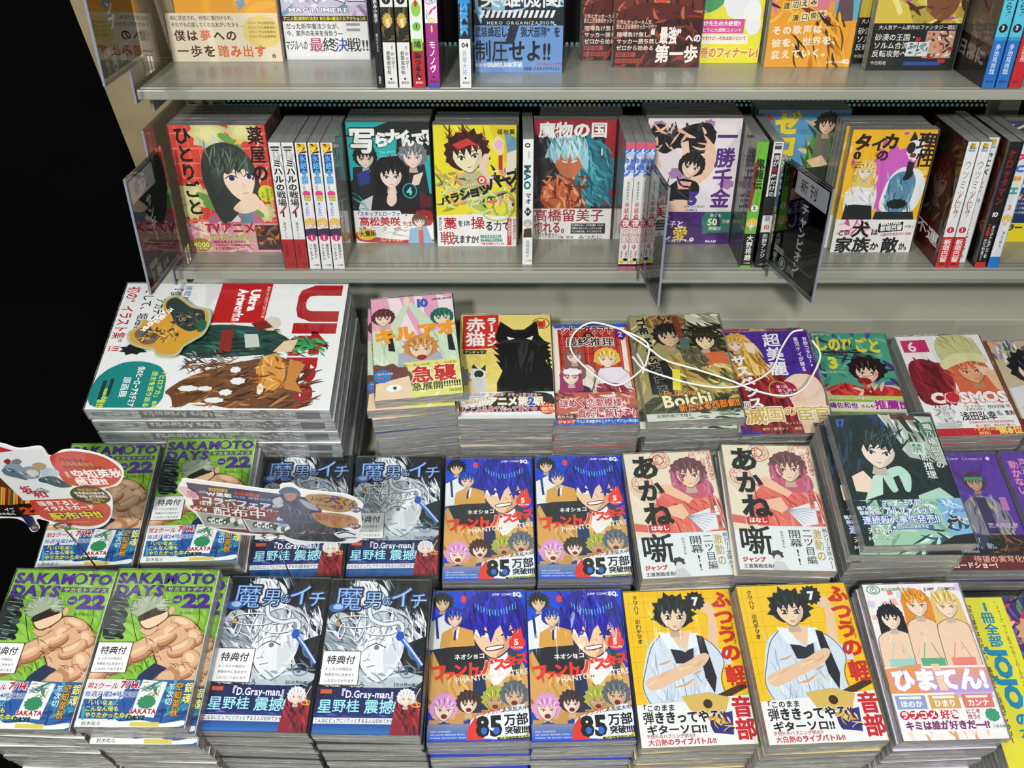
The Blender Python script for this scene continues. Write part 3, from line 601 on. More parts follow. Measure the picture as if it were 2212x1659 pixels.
def fb(A, h):
    A.P([(0,106),(40,104),(100,100),(100,h),(0,h)], 'eef0f0'); A.P([(40,100),(64,97),(82,102),(76,116),(48,116)], 'd8b860'); A.E(62, 107, 4, 4, '3a2a18')
    A.T('「このまま', 2, 106, 6.2, '16161a', .03); A.T('弾ききってやる!!', 4, 112, 11, '16161a', .04, fit=72, out='f4f4f4', ow=.04); A.T('ギターソロ!!', 6, 123.5, 8.4, '16161a', .04, fit=52, out='f4f4f4')
    A.P([(60,118),(82,114),(80,134),(64,132)], '33307c'); A.F(62, 118, 80, 130, ['d8a83c', 'f0d068', '2a266c'], 22, 9, 2, 3)
    A.T('予想外のハプニング続出!?', 5, 131.5, 3.6, 'b02030', .02); A.T('大白熱のライブバトル!!', 6, 135.4, 5.6, 'c02030', .04, fit=58)
def fx(A, h): pass
def sp(A, T, H): A.R(0, 0, T, H, 'f2c41c'); A.T('ふつうの軽音部', T*.2, 14, T*.6, 'cc2a22', v=True); A.R(0, 134, T, H, 'e8e8e8')
_b = fb
def fb2(A, h):
    _b(A, h); 
    A.T('音部', 82, 101, 18, 'c8242a', .06, v=True, fit=38)
def f2(A, h):
    f_y(A, h); A.T('軽', 82, 73, 19, 'cc2a22', .06, sx=1)
f_y = f
design('yellow', B6, 'f2c41c', f2, (97, fb2), None, sp, edge='d8c488')

# --- pale cover with three figures
def f(A, h):
    A.R(0, 0, 100, h, 'f3eef0')
    rd = random.Random(4)
    for k in range(22):
        x, y = rd.uniform(0, 100), rd.uniform(0, 60); s = rd.uniform(3, 9); A.R(x, y, x+s, y+s, rd.choice(['f4b8b0', 'e8887c', 'd8cdea', 'f8dcd4', 'cfe4ee']), rd.uniform(-10, 30))
    for cx, w, hc, sd, top, c1 in ((20, 34, '1c1c24', 3, 62, '9fd0c4'), (50, 30, 'e0902c', 5, 46, '5fae84'), (80, 30, 'e6c478', 7, 50, 'e8887c')):
        r = 13.5 if cx != 20 else 12; cy = 36 if cx == 20 else (22 if cx == 50 else 24)
        A.P([(cx-r*1.1,cy),(cx+r*1.1,cy),(cx+r*1.3,cy+(62 if cx==50 else 30)),(cx-r*1.2,cy+(66 if cx==50 else 32))], hc)
        A.body(cx, cy+r*1.1, w, 104, 'f2cfb4', 'f9e2d0', sd, 8); A.P([(cx-w*.4, 78), (cx+w*.4, 78), (cx+w*.36, 94), (cx-w*.36, 94)], c1); A.S([(cx-w*.3,80),(cx-w*.1,62)], .9, c1); A.S([(cx+w*.3,80),(cx+w*.1,62)], .9, c1)
        A.head(cx, cy, r, hc, 'f7dcc6', sd, .06); A.F(cx-r*.8, cy-r*.95, cx+r*.8, cy-r*.6, [tuple(min(1, c*1.2) for c in lin2(hc)), tuple(c*.8 for c in lin2(hc))], 20, 14, 1.2, sd, 80, 20)
    A.P([(0,86),(100,86),(100,112),(0,112)], 'f3eef0'); A.grad(30, 88, 100, 112, 'e8a080', 'b8a0e0', 6); A.P([(0,88),(36,84),(40,112),(0,112)], 'e89858')
    A.P([(46,84),(54,84),(56,110),(48,110)], 'f2cfb4')
    A.T('ひまてん!', 4, 88, 22, 'ffffff', .06, fit=92, out='c0a0dc', ow=.03)
    A.T('JUMP  COMICS', 62, 4, 4.4, '3a3a40', .01, fit=32); A.ring(10, 6, 7, 5, .9, '3a9a70'); A.T('④', 6, 2, 8, '3a9a70', .02); A.T('絶打ち崩間ヒロイン', 18, 4, 3.6, '3a9a70')
    A.F(0, 140, 100, h, ['e8a070', 'f4e0d4', 'f0c8b0'], 20, 14, 3, 9, 85)
def fb(A, h):
    A.R(0, 112, 97, 148, 'f2f1f2'); A.P([(60,112),(97,112),(97,118),(60,117)], 'c8b4e4')
    for x, c, t in ((2, '8fa0cc', 'ほのか'), (34, 'd8a860', 'ひまり'), (66, 'd87c74', 'カンナ')):
        A.R(x, 114, x+29, 127, c); A.T(t, x+4, 118.5, 7, 'ffffff', .03); A.R(x+4, 115, x+25, 117.5, 'f0ece4')
    for i, ch in enumerate('ラブコメ'): A.E(7+9*i, 132.5, 4.6, 4.2, 'c8243c'); A.T(ch, 3.6+9*i, 129, 6.8, 'ffffff', .05)
    A.T('好き', 41, 128, 9, 'c8243c', .06); A.T('にこそ', 66, 128, 4.6, 'a01c30', .04); A.T('問う!!', 66, 133, 4.6, 'a01c30', .04)
    A.T('キミは誰が好きだ―!?', 5, 138, 8.6, '7c2c6c', .05, fit=80); A.E(90, 134, 6.5, 6, '3c9c74', .1, 20)
    A.R(86, 142, 99, 147, 'e8ece8'); A.T('小野玄暉', 87, 143, 3, '303030')
def sp(A, T, H): A.R(0, 0, T, H, 'd9cfe8'); A.T('ひまてん!', T*.25, 14, T*.5, 'ffffff', v=True)
design('pastel', J, 'f3eef0', f, (112, fb), None, sp, edge='d4cbe0')

# --- purple cover
def f(A, h):
    A.R(0, 0, 100, h, '58309c'); A.F(0, 0, 100, 110, ['6438ac', '4c2888'], 16, 40, 7, 1)
    A.P([(40,70),(56,58),(76,62),(90,80),(92,112),(44,112),(34,92)], '8a8498'); A.F(40, 62, 90, 112, ['6a6078', 'a8a0b4', '463c58', 'c0b868'], 40, 22, 2.6, 3, 80)
    A.P([(56,62),(68,62),(72,110),(58,110)], '3a2c5c'); A.head(62, 42, 11.5, '4a2c44', 'c99c72', 4, .26); A.R(51, 34, 73, 39, '3c9c6c')
    A.T('JUMP COMICS', 38, 6, 4.4, 'c9b0e0', fit=44); A.E(88, 8, 2.4, 2.4, 'e8e0f0')
    A.T('岸辺露伴は', 18, 8, 12, 'e888b8', .04, v=True); A.T('動かない', 5, 12, 12, 'e888b8', .04, v=True); A.R(84, 62, 92, 80, 'c070b0'); A.T('荒木飛呂彦', 60, 96, 7, 'd8b8e8', .02)
def fb(A, h):
    A.R(0, 112, 100, h, '1d1c26'); A.P([(0,112),(56,112),(52,128),(0,128)], '343a54'); A.F(56, 112, 100, 134, ['5c3428', '16141c', '8c5038'], 24, 18, 3, 4)
    A.T('岸辺?', 24, 114, 9, 'aeb8d0', .02); A.T('露伴、動。', 26, 122, 8, 'aeb8d0', .02); A.T('Confessional', 12, 130, 5, 'c8ccd8'); A.R(0, 138, 100, h, '6a1c24')
    A.T('待望の実写化!!', 30, 138, 9, 'e8b49c', .03, fit=60); A.T('ロードショー!', 4, 146, 8, 'f4e8e4', .04)
def sp(A, T, H): A.R(0, 0, T, H, '58309c'); A.T('岸辺露伴は動かない', T*.25, 14, T*.5, 'e888b8', v=True); A.R(0, 126, T, H, '6a1c24')
design('purple', J, '58309c', f, (112, fb), None, sp, edge='3e2468')
# --- large book, yellow half band with vertical lettering
def f(A, h):
    A.R(0, 0, 100, h, '463070'); A.F(30, 0, 100, h, ['7a5aa8', '2c1c48', 'd8905c', 'e8c8a4', '5c8c6c', 'c83c58', '3a78b8', 'e0c040'], 230, 16, 3.4, 3)
    A.E(60, 30, 16, 12, 'd8a878', .2, 20, 2); A.E(74, 100, 14, 12, 'e0b080', .2, 20, 5)
def fb(A, h):
    A.R(0, 0, 40, h, 'e8e03c'); A.T('“JoJo”でここまでやる!JOJOの一年!', 32, 3, 3.6, '3a4c20', v=True); A.T('1冊全部', 17, 3, 11.5, '1f8cb4', .05, v=True, fit=40); A.T('JOJO', 31, 45, 17, '1f8cb4', .06, rot=90, fit=48); A.T('の本', 17, 95, 11.5, '1f8cb4', .05, v=True, fit=22); A.T('『岸辺露伴は動かない 懺悔室』生原稿ギャラリー', 7, 4, 5, '243c2c', .03, v=True); A.T('Confessional', 33, 124, 4, 'c0303c', v=True)
design('lavish', (148, 210), '463070', f, (0, fb), None, None, edge='e8e03c')

# --- pink cover number ten
def f(A, h):
    A.R(0, 0, 100, h, 'e8a8c4'); 
    for a in ((20,0,34,0,56,70,30,70), (52,0,62,0,66,60,58,60), (80,0,100,8,100,60,84,60)): A.P([(a[0],a[1]),(a[2],a[3]),(a[4],a[5]),(a[6],a[7])], 'f4e4ea')
    for cx, t, hc, sd in ((14, 38, '5c3038', 2), (84, 44, '1f6c5c', 4)):
        A.P([(cx-22,t+14),(cx+20,t+12),(cx+24,112),(cx-22,112)], 'cfe0c4'); A.F(cx-18, t+16, cx+18, 106, ['b0c8a4', 'e4f0dc'], 18, 24, 1.6, sd, 80); A.P([(cx+4,t+18),(cx+9,t+18),(cx+12,t+48),(cx+4,t+46)], '1c2430')
        A.head(cx, t-6, 12.5, hc, 'f4d8c0', sd, .08)
    A.P([(30,56),(20,48),(38,16),(42,10),(46,14),(40,30)], 'cfe0c4'); A.P([(62,56),(76,48),(54,16),(46,8),(44,14),(52,34)], 'cfe0c4'); A.E(43, 7, 4, 7, 'f4d8c0')
    A.P([(30,90),(54,84),(78,92),(84,118),(26,118)], 'a8b0c0'); A.head(56, 84, 17, 'c88c50', 'f4d4b4', 8, .2); A.E(56, 98, 6, 4, '8c3430')
    A.T('10', 53, 3, 18, '3c60b4', .05); A.T('伝説の殺し屋の生贄', 74, 6, 3.4, '303030', .03, fit=24)
    for ch, x, y, s in (('キ', 2, 50, 25), ('ル', 26, 48, 23), ('ア', 52, 46, 24), ('オ', 76, 44, 24)): A.T(ch, x, y, s, 'f0a02c', .07, rot=-4)
def fb(A, h):
    A.P([(0,116),(8,112),(44,110),(44,h),(0,h)], 'e2c4a4'); A.E(12, 128, 34, 22, '6c3c34', .14, 24, 3); A.P([(2,132),(40,124),(44,h),(0,h)], 'eccfae'); A.E(22, 140, 9, 5, 'f2f4f2'); A.E(23, 140, 2, 2.4, '303840')
    A.P([(34,104),(100,104),(100,h),(42,h),(44,122)], 'e2e07c'); A.F(44, 108, 100, h, ['f2f0b0', 'f4f4e0', 'd0d050'], 24, 18, 3, 5)
    A.T('殺し屋、30歳。今、中学生', 34, 107, 4, '7c7c50', fit=62); A.T('急襲', 42, 111, 25, 'c4242c', .05, fit=52, out='f6f0d0', ow=.03); A.T('急展開', 42, 135, 12, '1c1c1c', .03); A.T('!!!!!!!', 78, 134, 11, '1c1c1c', .03, fit=20)
    A.E(10, 122, 10, 9, '2c78c0', .1, 40, 2); A.T('TVアニメ化', 4, 117, 3.4, 'ffe0e0', .03); A.T('ひとつ', 4, 122, 4, 'e83c50', .04); A.R(84, 148, 98, 152, 'a8b040')
def sp(A, T, H): A.R(0, 0, T, H, '24406c'); A.T('キルアオ', T*.25, 14, T*.5, 'f0a02c', v=True); A.R(0, 128, T, H, 'e2e07c')
design('pink', J, 'e8a8c4', f, (104, fb), None, sp, edge='2a4468')

# --- yellow cover, black animal silhouette
def f(A, h):
    A.R(0, 0, 100, h, 'ecd878'); A.F(0, 0, 100, 100, ['f0de88', 'e6cf68'], 20, 30, 6, 2)
    A.P([(3,2),(42,0),(43,48),(3,50)], 'c42a20'); A.P([(5,4),(40,2),(41,46),(5,48)], 'cc3428')
    A.T('赤猫', 6, 4, 22, 'f8f4ec', .05, v=True, fit=42); A.T('ラーメン', 29, 4, 11, 'f8f4ec', .06, v=True, fit=42); A.R(4, 51, 29, 56.5, '1c1814'); A.T('アンギャマン', 5, 51.8, 4.2, 'f0ece0')
    A.E(89, 13, 9.4, 8, '1c1814'); A.E(89, 13, 8.4, 7.2, 'ecd878'); A.E(89, 15, 5, 5, 'd0402c'); A.P([(84,12),(85,7),(88,11)], 'd0402c'); A.P([(94,12),(93,7),(90,11)], 'd0402c'); A.T('11', 86, 11, 6, '6c1c14', .04)
    A.P([(44,10),(58,22),(70,22),(84,9),(86,30),(96,44),(92,48),(98,58),(92,66),(100,80),(100,118),(40,118),(40,96),(46,80),(39,66),(44,68),(36,56),(43,58),(35,48),(42,50),(36,42),(43,42),(38,34)], '0d0d0f', True)
    for k in range(8): A.P([(88+k*1.3, 36+6*k), (100, 42+6*k), (90+k, 46+6*k)], '0d0d0f')
    A.P([(51,32),(60,35),(53,37)], 'f0f0ec'); A.P([(72,35),(80,31),(78,37)], 'f0f0ec')
    A.E(20, 84, 8, 9, 'e4e6e4', .16, 20, 4); A.P([(13,76),(15,70),(20,77)], '2c2c2c'); A.P([(23,77),(28,71),(28,80)], '2c2c2c'); A.E(21, 84, 5, 5, '303030'); A.E(22, 98, 8, 10, 'dcdedc', .1)
    A.E(4, 88, 8, 12, '8c8a84', .2, 20, 2)
def fb(A, h):
    A.R(0, 108, 100, h, 'eef0ee'); A.P([(36,108),(100,108),(100,134),(0,134),(0,128),(36,126)], '121214'); A.E(10, 108, 12, 10, 'dcdedc')
    A.T('～あなたの“推し店員”がきっと見つかる～', 8, 109.4, 4.6, 'f4d8dc', .02, out='a02030', ow=.05, fit=78)
    A.T('TVアニメ第2期、', 16, 114, 12.5, 'f6f6f0', .05, out='b88a20', ow=.05, fit=82); A.T('2', 72, 113, 13.5, '2c60b8', .06, out='ffffff'); A.T('ご馳走へ', 2, 120, 4.6, 'e8a020', .04, rot=-4)
    A.T('まごころ込めて作ってます', 0, 126.5, 8.6, 'd04a6c', .04, out='fff4f4', ow=.05, fit=74); A.E(78, 130, 3.4, 3, 'e07898', .2, 12)
    A.E(92, 130, 8.5, 7.5, 'd8242c'); A.T('もうすぐ', 86, 124, 3.4, 'fff0b0', .03); A.T('100万部', 85, 127.6, 4.8, 'fff0b0', .05); A.T('突破にゃん', 86, 132.4, 3, 'fff0b0', .03); A.R(0, 138, 100, h, 'd8e0e0')
def sp(A, T, H): A.R(0, 0, T, H, '161616'); A.R(0, 128, T, H, 'b02a30')
design('cat', B6, 'ecd878', f, (108, fb), None, sp, edge='c8b8a0')

# --- tartan cover with ornate frame
def f(A, h):
    A.R(0, 0, 100, h, 'e07038'); A.R(4, 3, 96, h-10, 'f4ecdc'); A.R(12, 8, 90, h-16, 'c0382c')
    for k in range(8): A.S([(14+10*k, 14), (14+10*k, h-20)], .8, '5c1c1c', smooth=False); A.S([(12, 20+14*k), (90, 20+14*k)], .8, '5c1c1c', smooth=False); A.S([(18+10*k, 14), (18+10*k, h-20)], .4, 'e8a078', smooth=False)
    A.R(8, 0, 100, 6, '2c5cc0')
    for cx, cy, r, hc, bc, sd, lg in ((30,52,11,'8c6058','f0e4dc',2,34), (70,56,14,'e8bc50','f0e8e4',4,6), (24,84,12,'a03c6c','3c2440',6,30)):
        A.body(cx+4, cy+r, 40, h-12, bc, 'd0c0c8', sd, 12); A.head(cx, cy, r, hc, 'fae0cc', sd, .07, long=lg)
    A.E(26, 76, 11, 5, 'f6f4f4', .18, 18, 3); A.P([(54,96),(82,92),(96,112),(94,150),(50,150)], '8c3848'); A.F(52, 94, 96, 146, ['b05c68', '6c2834', '3c2028', 'f0dcd0'], 30, 22, 3, 4); A.P([(60,72),(86,70),(96,86),(84,96),(58,92)], 'eee4ee')
    A.P([(10,112),(40,104),(48,140),(8,140)], '4a2c50'); A.S([(58,74),(44,120),(40,140)], 1.6, '7c4c38')
    A.T('シド・クラフト', 16, 3, 14, '8c2030', .05, out='f8f4ec', ow=.05, fit=66); A.E(50, 19, 6, 4.5, '34241c'); A.T('の', 46.6, 15.6, 6.8, 'f4e8d0'); A.T('最終推理', 21, 22, 15, '3a1820', .04, out='f8f4ec', fit=60); A.P([(84,12),(92,10),(100,18),(92,28),(84,22)], '4c2c88'); A.T('2', 87, 12, 11, 'f0c8e0', .04)
def fb(A, h):
    A.R(0, 108, 100, h-14, 'c46858'); A.F(0, 108, 100, h-14, ['a84c50', 'e8b0a0', 'f4e4dc', '6c3040'], 50, 18, 3, 4); A.R(2, 140, 26, 147, '5c2418'); A.T('筒井大志', 4, 141, 4.8, 'ffe8d0', .02)
    A.T('謎めく恋愛模様、', 8, 117, 13, 'b0304c', .035, out='fbf4f2', ow=.06, fit=84); A.T('貴方に解ける?', 28, 132, 14, 'b0304c', .035, out='fbf4f2', ow=.06, fit=68)
    A.R(0, h-9, 100, h, '2c5cb8'); 
    for k in range(16): A.R(6.2*k, h-4 if k % 2 else h-8, 6.2*k+3, h-1 if k % 2 else h-5, '4c88d8')
    A.R(4, h-8, 24, h-2, 'd03028'); A.T('ジャンプ', 5, h-7.6, 4.8, 'ffe8e0', .04); A.T('で大人気連載中のミステリーラブコメ第2巻!!', 26, h-7.4, 4.4, 'f4f4e8', .02, fit=72)
def sp(A, T, H): A.R(0, 0, T, H, 'c84030'); A.R(0, 0, T, 20, '2c5cc0')
design('tartan', J, 'e07038', f, (108, fb), None, sp, edge='b44038')

# --- western cover
def f(A, h):
    A.R(0, 0, 100, h, '9c9460'); A.F(0, 0, 100, h, ['5c5838', 'b8b080', 'e0d8a8', '3c4034', 'c8b868', '7ca098'], 90, 26, 3, 2, 120)
    A.P([(62,0),(96,2),(100,20),(60,26)], 'c8ccb0'); A.F(62, 2, 98, 22, ['eceedc', '949878'], 14, 24, 3, 3, 15)
    A.E(38, 10, 24, 10, '6c5434', .05); A.P([(22,0),(54,0),(58,12),(20,14)], '86683c'); A.F(22, 2, 56, 14, ['3c2c1c', 'b8945c'], 16, 12, 2, 3)
    A.head(40, 30, 15, '1c1a18', 'd8b48c', 8, .2); A.F(60, 18, 100, 56, ['16140f', '3c3424', '6c5c38', '241c14'], 70, 34, 3.6, 6, 20, 30); A.head(78, 38, 13, '241c14', 'ead0a4', 9, .16, tilt=6)
    A.P([(14,66),(44,56),(92,60),(100,90),(100,120),(10,120)], 'b89c54'); A.F(16, 60, 98, 112, ['8c7434', 'd8c078', '4c4020', 'e8d898'], 60, 28, 4, 7, 50); A.P([(70,56),(96,54),(98,72),(84,70),(74,74)], 'd0683c')
    A.P([(10,70),(30,62),(40,90),(36,110),(10,108)], '1b1c20'); A.E(44, 70, 3, 3, 'd8b850', .4, 10)
    A.P([(46,2),(54,2),(56,36),(62,52),(54,54),(50,36)], '7c342c'); A.P([(50,34),(60,34),(60,54),(50,54)], '4c6c64'); A.P([(48,50),(68,48),(78,66),(66,76),(50,66)], '5c5840'); A.F(50, 50, 76, 72, ['3c3828', '8c8660'], 14, 12, 2, 6)
    A.ring(78, 92, 8, 7, 2, '4c7c3c'); A.ring(92, 90, 8, 7, 2, '4c7c3c'); A.R(34, 76, 42, 104, 'e8dc40', 8)
    A.T('THE MARSHAL KING', 18, 2, 12, '141410', .05, rot=84, out='c8c8a0', ow=.03, fit=128)
def fb(A, h):
    A.P([(10,112),(100,108),(100,h),(0,h),(0,120)], '3c3c2c'); A.F(0, 116, 100, h, ['5c5840', '24241c', '8c885c', '1c1c18'], 50, 24, 3, 4, 150); A.F(70, 104, 100, 116, ['d8a83c', '7c8c4c'], 12, 10, 3, 3)
    A.T('Dr.STONE', 22, 103, 7.4, 'e88c28', .03, out='3c1c10', ow=.05, rot=3); A.T('Boichi', 18, 107, 21, 'f4f0c4', .03, out='6c5020', ow=.04, rot=-4, fit=52); A.T('新たなる西部劇!!', 34, 122, 10.5, 'f08c28', .04, out='4c1c10', ow=.05, rot=-5, fit=64)
    A.R(0, 133, 100, h, 'd0d8c8'); A.T('圧倒的画力で描く', 10, 133.6, 4.6, '2c2c28', .03); A.F(44, 134, 100, h, ['2c382c', '6c8468'], 14, 14, 2, 3, 0, 5)
design('western', B6, '5c5c3c', f, (100, fb), None, None, edge='b0b0a4')

# --- booklet, purple and red
def f(A, h):
    A.R(0, 0, 100, h, '4c2c94'); A.F(30, 0, 100, 100, ['5634a4', '402480'], 16, 26, 5, 2)
    A.P([(0,50),(10,44),(36,44),(60,52),(62,80),(50,110),(80,60),(98,62),(100,100),(96,h),(0,h)], '8c1c28'); A.F(0, 56, 60, h, ['6c141c', 'b03040', '4c0e16'], 50, 30, 4, 3, 75)
    A.P([(52,78),(70,62),(92,64),(100,80),(96,120),(84,132),(64,120),(60,96)], 'f4d4c0'); A.P([(64,84),(76,80),(78,h),(66,h)], 'f0cab4'); A.P([(8,46),(32,42),(50,50),(48,62),(20,64),(6,60)], 'f6d8c4')
    A.E(16, 16, 15, 14, 'dca848', .08); A.F(2, 20, 40, 60, ['f0d078', 'c08c34', 'e8bc58', 'a87428'], 70, 34, 3, 5, 70, 20); A.head(14, 18, 10.5, 'e0b050', 'fae0cc', 6, .06); A.P([(24,16),(36,18),(34,34),(26,30)], 'f6d8c4')
    A.T('超美麗', 46, 3, 20, 'f8f4fc', .045, v=True, fit=62); A.T('サスペンス', 5, 36, 16, 'ffffff', .05, v=True, fit=74, rot=-8); A.T('開幕', 8, 98, 8.6, 'ffffff', .04, v=True)
    A.T('宵野コタロー×', 91, 10, 5.6, 'f4f0fc', .02, v=True, fit=44); A.T('蔡河ケイが贈る', 81, 10, 5.6, 'f4f0fc', .02, v=True, fit=50); A.E(58, 84, 12, 11, 'a02048'); A.ring(50, 84, 11, 12, 1.4, 'c8a040')
    for i, l in enumerate(('第1話', '試し読み', '小冊子')): A.T(l, 48+i, 78+5*i, 4.4, 'ffe8f0', .02, gap=.2)
    for ch, x, s in (('滅', 6, 24), ('国', 29, 21), ('の', 49, 14), ('宦', 61, 21), ('官', 80, 21)): A.T(ch, x, 106, s, 'd8b45c', .03, out='fbf4dc', ow=.05)
    A.T('めっこくのかんがん', 48, 127, 3.6, 'fff4dc', .01); A.T('原作・蔡河ケイ', 22, 134, 4, 'f0d8a0', .02); A.T('漫画・宵野コタロー', 56, 134, 4, 'f0d8a0', .02)
design('booklet', B6, '4c2c94', f, edge='e0dcd8')
def f(A, h):
    A.R(0, 0, 100, h, 'a02028'); A.E(50, 12, 22, 12, 'e8b048', .1, 24, 3); A.F(30, 4, 72, 20, ['f4d078', 'c08830'], 24, 14, 2, 3, 80); A.R(84, 0, 96, 20, '1c1014'); A.P([(0,h),(0,100),(100,100),(100,h)], '7c1820')
design('booklet_back', B6, 'a02028', f, edge='c8c0bc')

# --- teal cover number three
def f(A, h):
    A.R(0, 0, 100, h, '4ca084'); A.F(0, 0, 100, 90, ['5c4c9c', '3c8c70', '6cb89c', '40346c'], 40, 20, 6, 3)
    A.E(64, 60, 24, 20, '1c1418', .12); A.F(14, 30, 70, 44, ['1c1418', '3c2c34'], 20, 36, 2, 4, 8, 10)
    A.head(62, 66, 19, '221418', 'f6d0b4', 9, .14, hi='7c4c48'); A.E(56, 82, 9, 6, '8c2420'); A.S([(46,72),(60,74),(76,70)], .9, 'd03c34'); A.P([(0,96),(30,84),(60,96),(88,88),(100,92),(100,120),(0,120)], 'b82c2c'); A.F(0, 90, 100, 118, ['8c1c20', 'd84c40', 'e8c0a8'], 30, 24, 4, 3)
    A.T('しのびごと', 2, 6, 26, 'e8e040', .05, fit=88, rot=2); A.T('3', 14, 38, 26, 'e8e040', .05); A.T('JUMP COMICS', 0, 1, 4, 'e0e8e4'); A.T('あなたに見つけたい', 4, 66, 3.6, 'e0f0e8')
def fb(A, h):
    A.R(0, 106, 100, h, '8cb048'); A.P([(0,106),(100,106),(100,112),(0,113)], 'b8cc60'); A.T('お笑いコンビ・ヨネダ2000', 2, 108, 5, 'f4f8e0', .03, out='34542c', fit=58); A.R(0, 116, 100, 132, 'e8e0c8')
    A.T('嶋佐和也', 3, 117, 10, '6c2c88', .05, fit=36); A.T('さんも', 42, 120, 6, '4c2c60', .03); A.T('推薦!!', 60, 112, 16, 'a02c88', .06, fit=40, out='fff0fa', ow=.03); A.T('コミックス累計', 14, 134, 5, 'f0f4e0', .02)
design('teal', J, '4ca084', f, (106, fb), None, None, edge='a8bcb4')

# --- white cover, red figure with cap
def f(A, h):
    A.R(0, 0, 100, h, 'f0eeee'); A.R(4, 6, 34, 24, 'c4306c'); A.T('6', 10, 5, 20, 'f4e8ee', .02)
    A.P([(0,40),(20,32),(44,44),(50,70),(36,100),(0,100)], '7c1c2c'); A.F(0, 40, 46, 96, ['9c2c3c', '5c1420'], 20, 26, 4, 3, 60); A.P([(44,80),(98,70),(100,102),(40,102)], 'f4f2f0')
    A.P([(44,46),(54,34),(90,38),(96,60),(94,104),(80,90),(54,96)], 'd86848'); A.F(44, 50, 60, 96, ['e88868', 'b84c34'], 14, 24, 2.4, 5, 80); A.P([(50,36),(88,34),(90,52),(82,66),(70,74),(58,66),(50,54)], 'e0a070')
    A.head(72, 52, 19, 'd86848', 'e4a878', 5, .05, tilt=-6, long=40)
    A.P([(40,26),(44,6),(60,-2),(80,0),(92,12),(94,36),(84,30),(62,32),(44,44)], 'c8c88c'); A.F(48, 3, 88, 22, ['a8a86c', 'dcdca4', '8c8c54'], 16, 16, 1.4, 4, 60); A.P([(38,42),(56,28),(86,26),(96,36),(94,44),(76,38),(52,46),(42,52)], 'dcdca8')
    A.P([(78,44),(94,50),(96,62),(84,60)], 'f0c8a8'); A.P([(86,56),(100,52),(100,84),(92,80)], 'e8b894')
    A.T('COSMOS', 14, 80, 19, 'f6f2f2', .06, out='c42838', ow=.03, fit=86); A.E(38, 90, 7.5, 7, 'c42838', .1)
def fb(A, h):
    A.R(0, 101, 100, h, 'f1f1ef'); A.E(22, 114, 10, 12, 'dcdcda', .14); A.S([(14,104),(16,98),(19,104)], 1, '202020'); A.S([(26,103),(30,97),(30,106)], 1, '202020'); A.F(12, 104, 34, 134, ['6c6c6c', 'b8b8b8', 'ffffff', '303030'], 40, 10, 1, 4); A.E(20, 130, 14, 6, 'd0d0d0', .3, 20)
    A.T('「I』アイル―', 44, 101.5, 4, '303030', .02); A.T('テガミバチ」', 46, 105.6, 4, '303030', .02); A.T('田村隆平', 72, 102, 5.4, '303030', .01, fit=26)
    A.T('浅田弘幸', 38, 110, 12.5, '16161a', .035, fit=40); A.T('氏、賛美!', 79, 110, 7, '16161a', .035, fit=20); A.T('COSMOSという侘び寂びの世界は', 44, 123, 3.6, 'c02838', .02, fit=50); A.T('美しく温かく、揺るぎなく優しい。', 50, 127.6, 3.6, 'c02838', .02, fit=46)
    A.R(0, 132, 100, h, 'c42c34'); A.T('「マンガ大賞', 44, 131.5, 5, 'f8e070', .04); A.T('2025」', 50, 136.4, 5, 'f8e070', .04); A.T('第8位', 72, 131.5, 10, 'f8e070', .06, fit=27)
design('cap', B6, 'f0eeee', f, (101, fb), None, None, edge='b83040')

# --- partly visible cover at the far right
def f(A, h):
    A.R(0, 0, 100, h, 'c8b89c'); A.R(0, 0, 6, h, '6c4a20'); A.F(6, 0, 100, 30, ['6c5c88', 'd8a07c', 'e8e8e4', '3c6c4c', '9c8cac'], 60, 14, 4, 3, 90, 15)
    A.P([(8,70),(50,60),(100,64),(100,h),(8,h)], 'dfe0e4'); A.head(46, 44, 24, '1a1a20', 'f2d6bc', 5, .16, hi='4a5468'); A.P([(12,96),(40,84),(48,100),(20,112)], 'ecc4a4')
    A.R(0, 112, 100, h, '7c1c24'); A.T('連載中', 20, 116, 16, 'f0e4d8', .04)
design('skyline', B6, 'c8b89c', f, edge='8c3034')
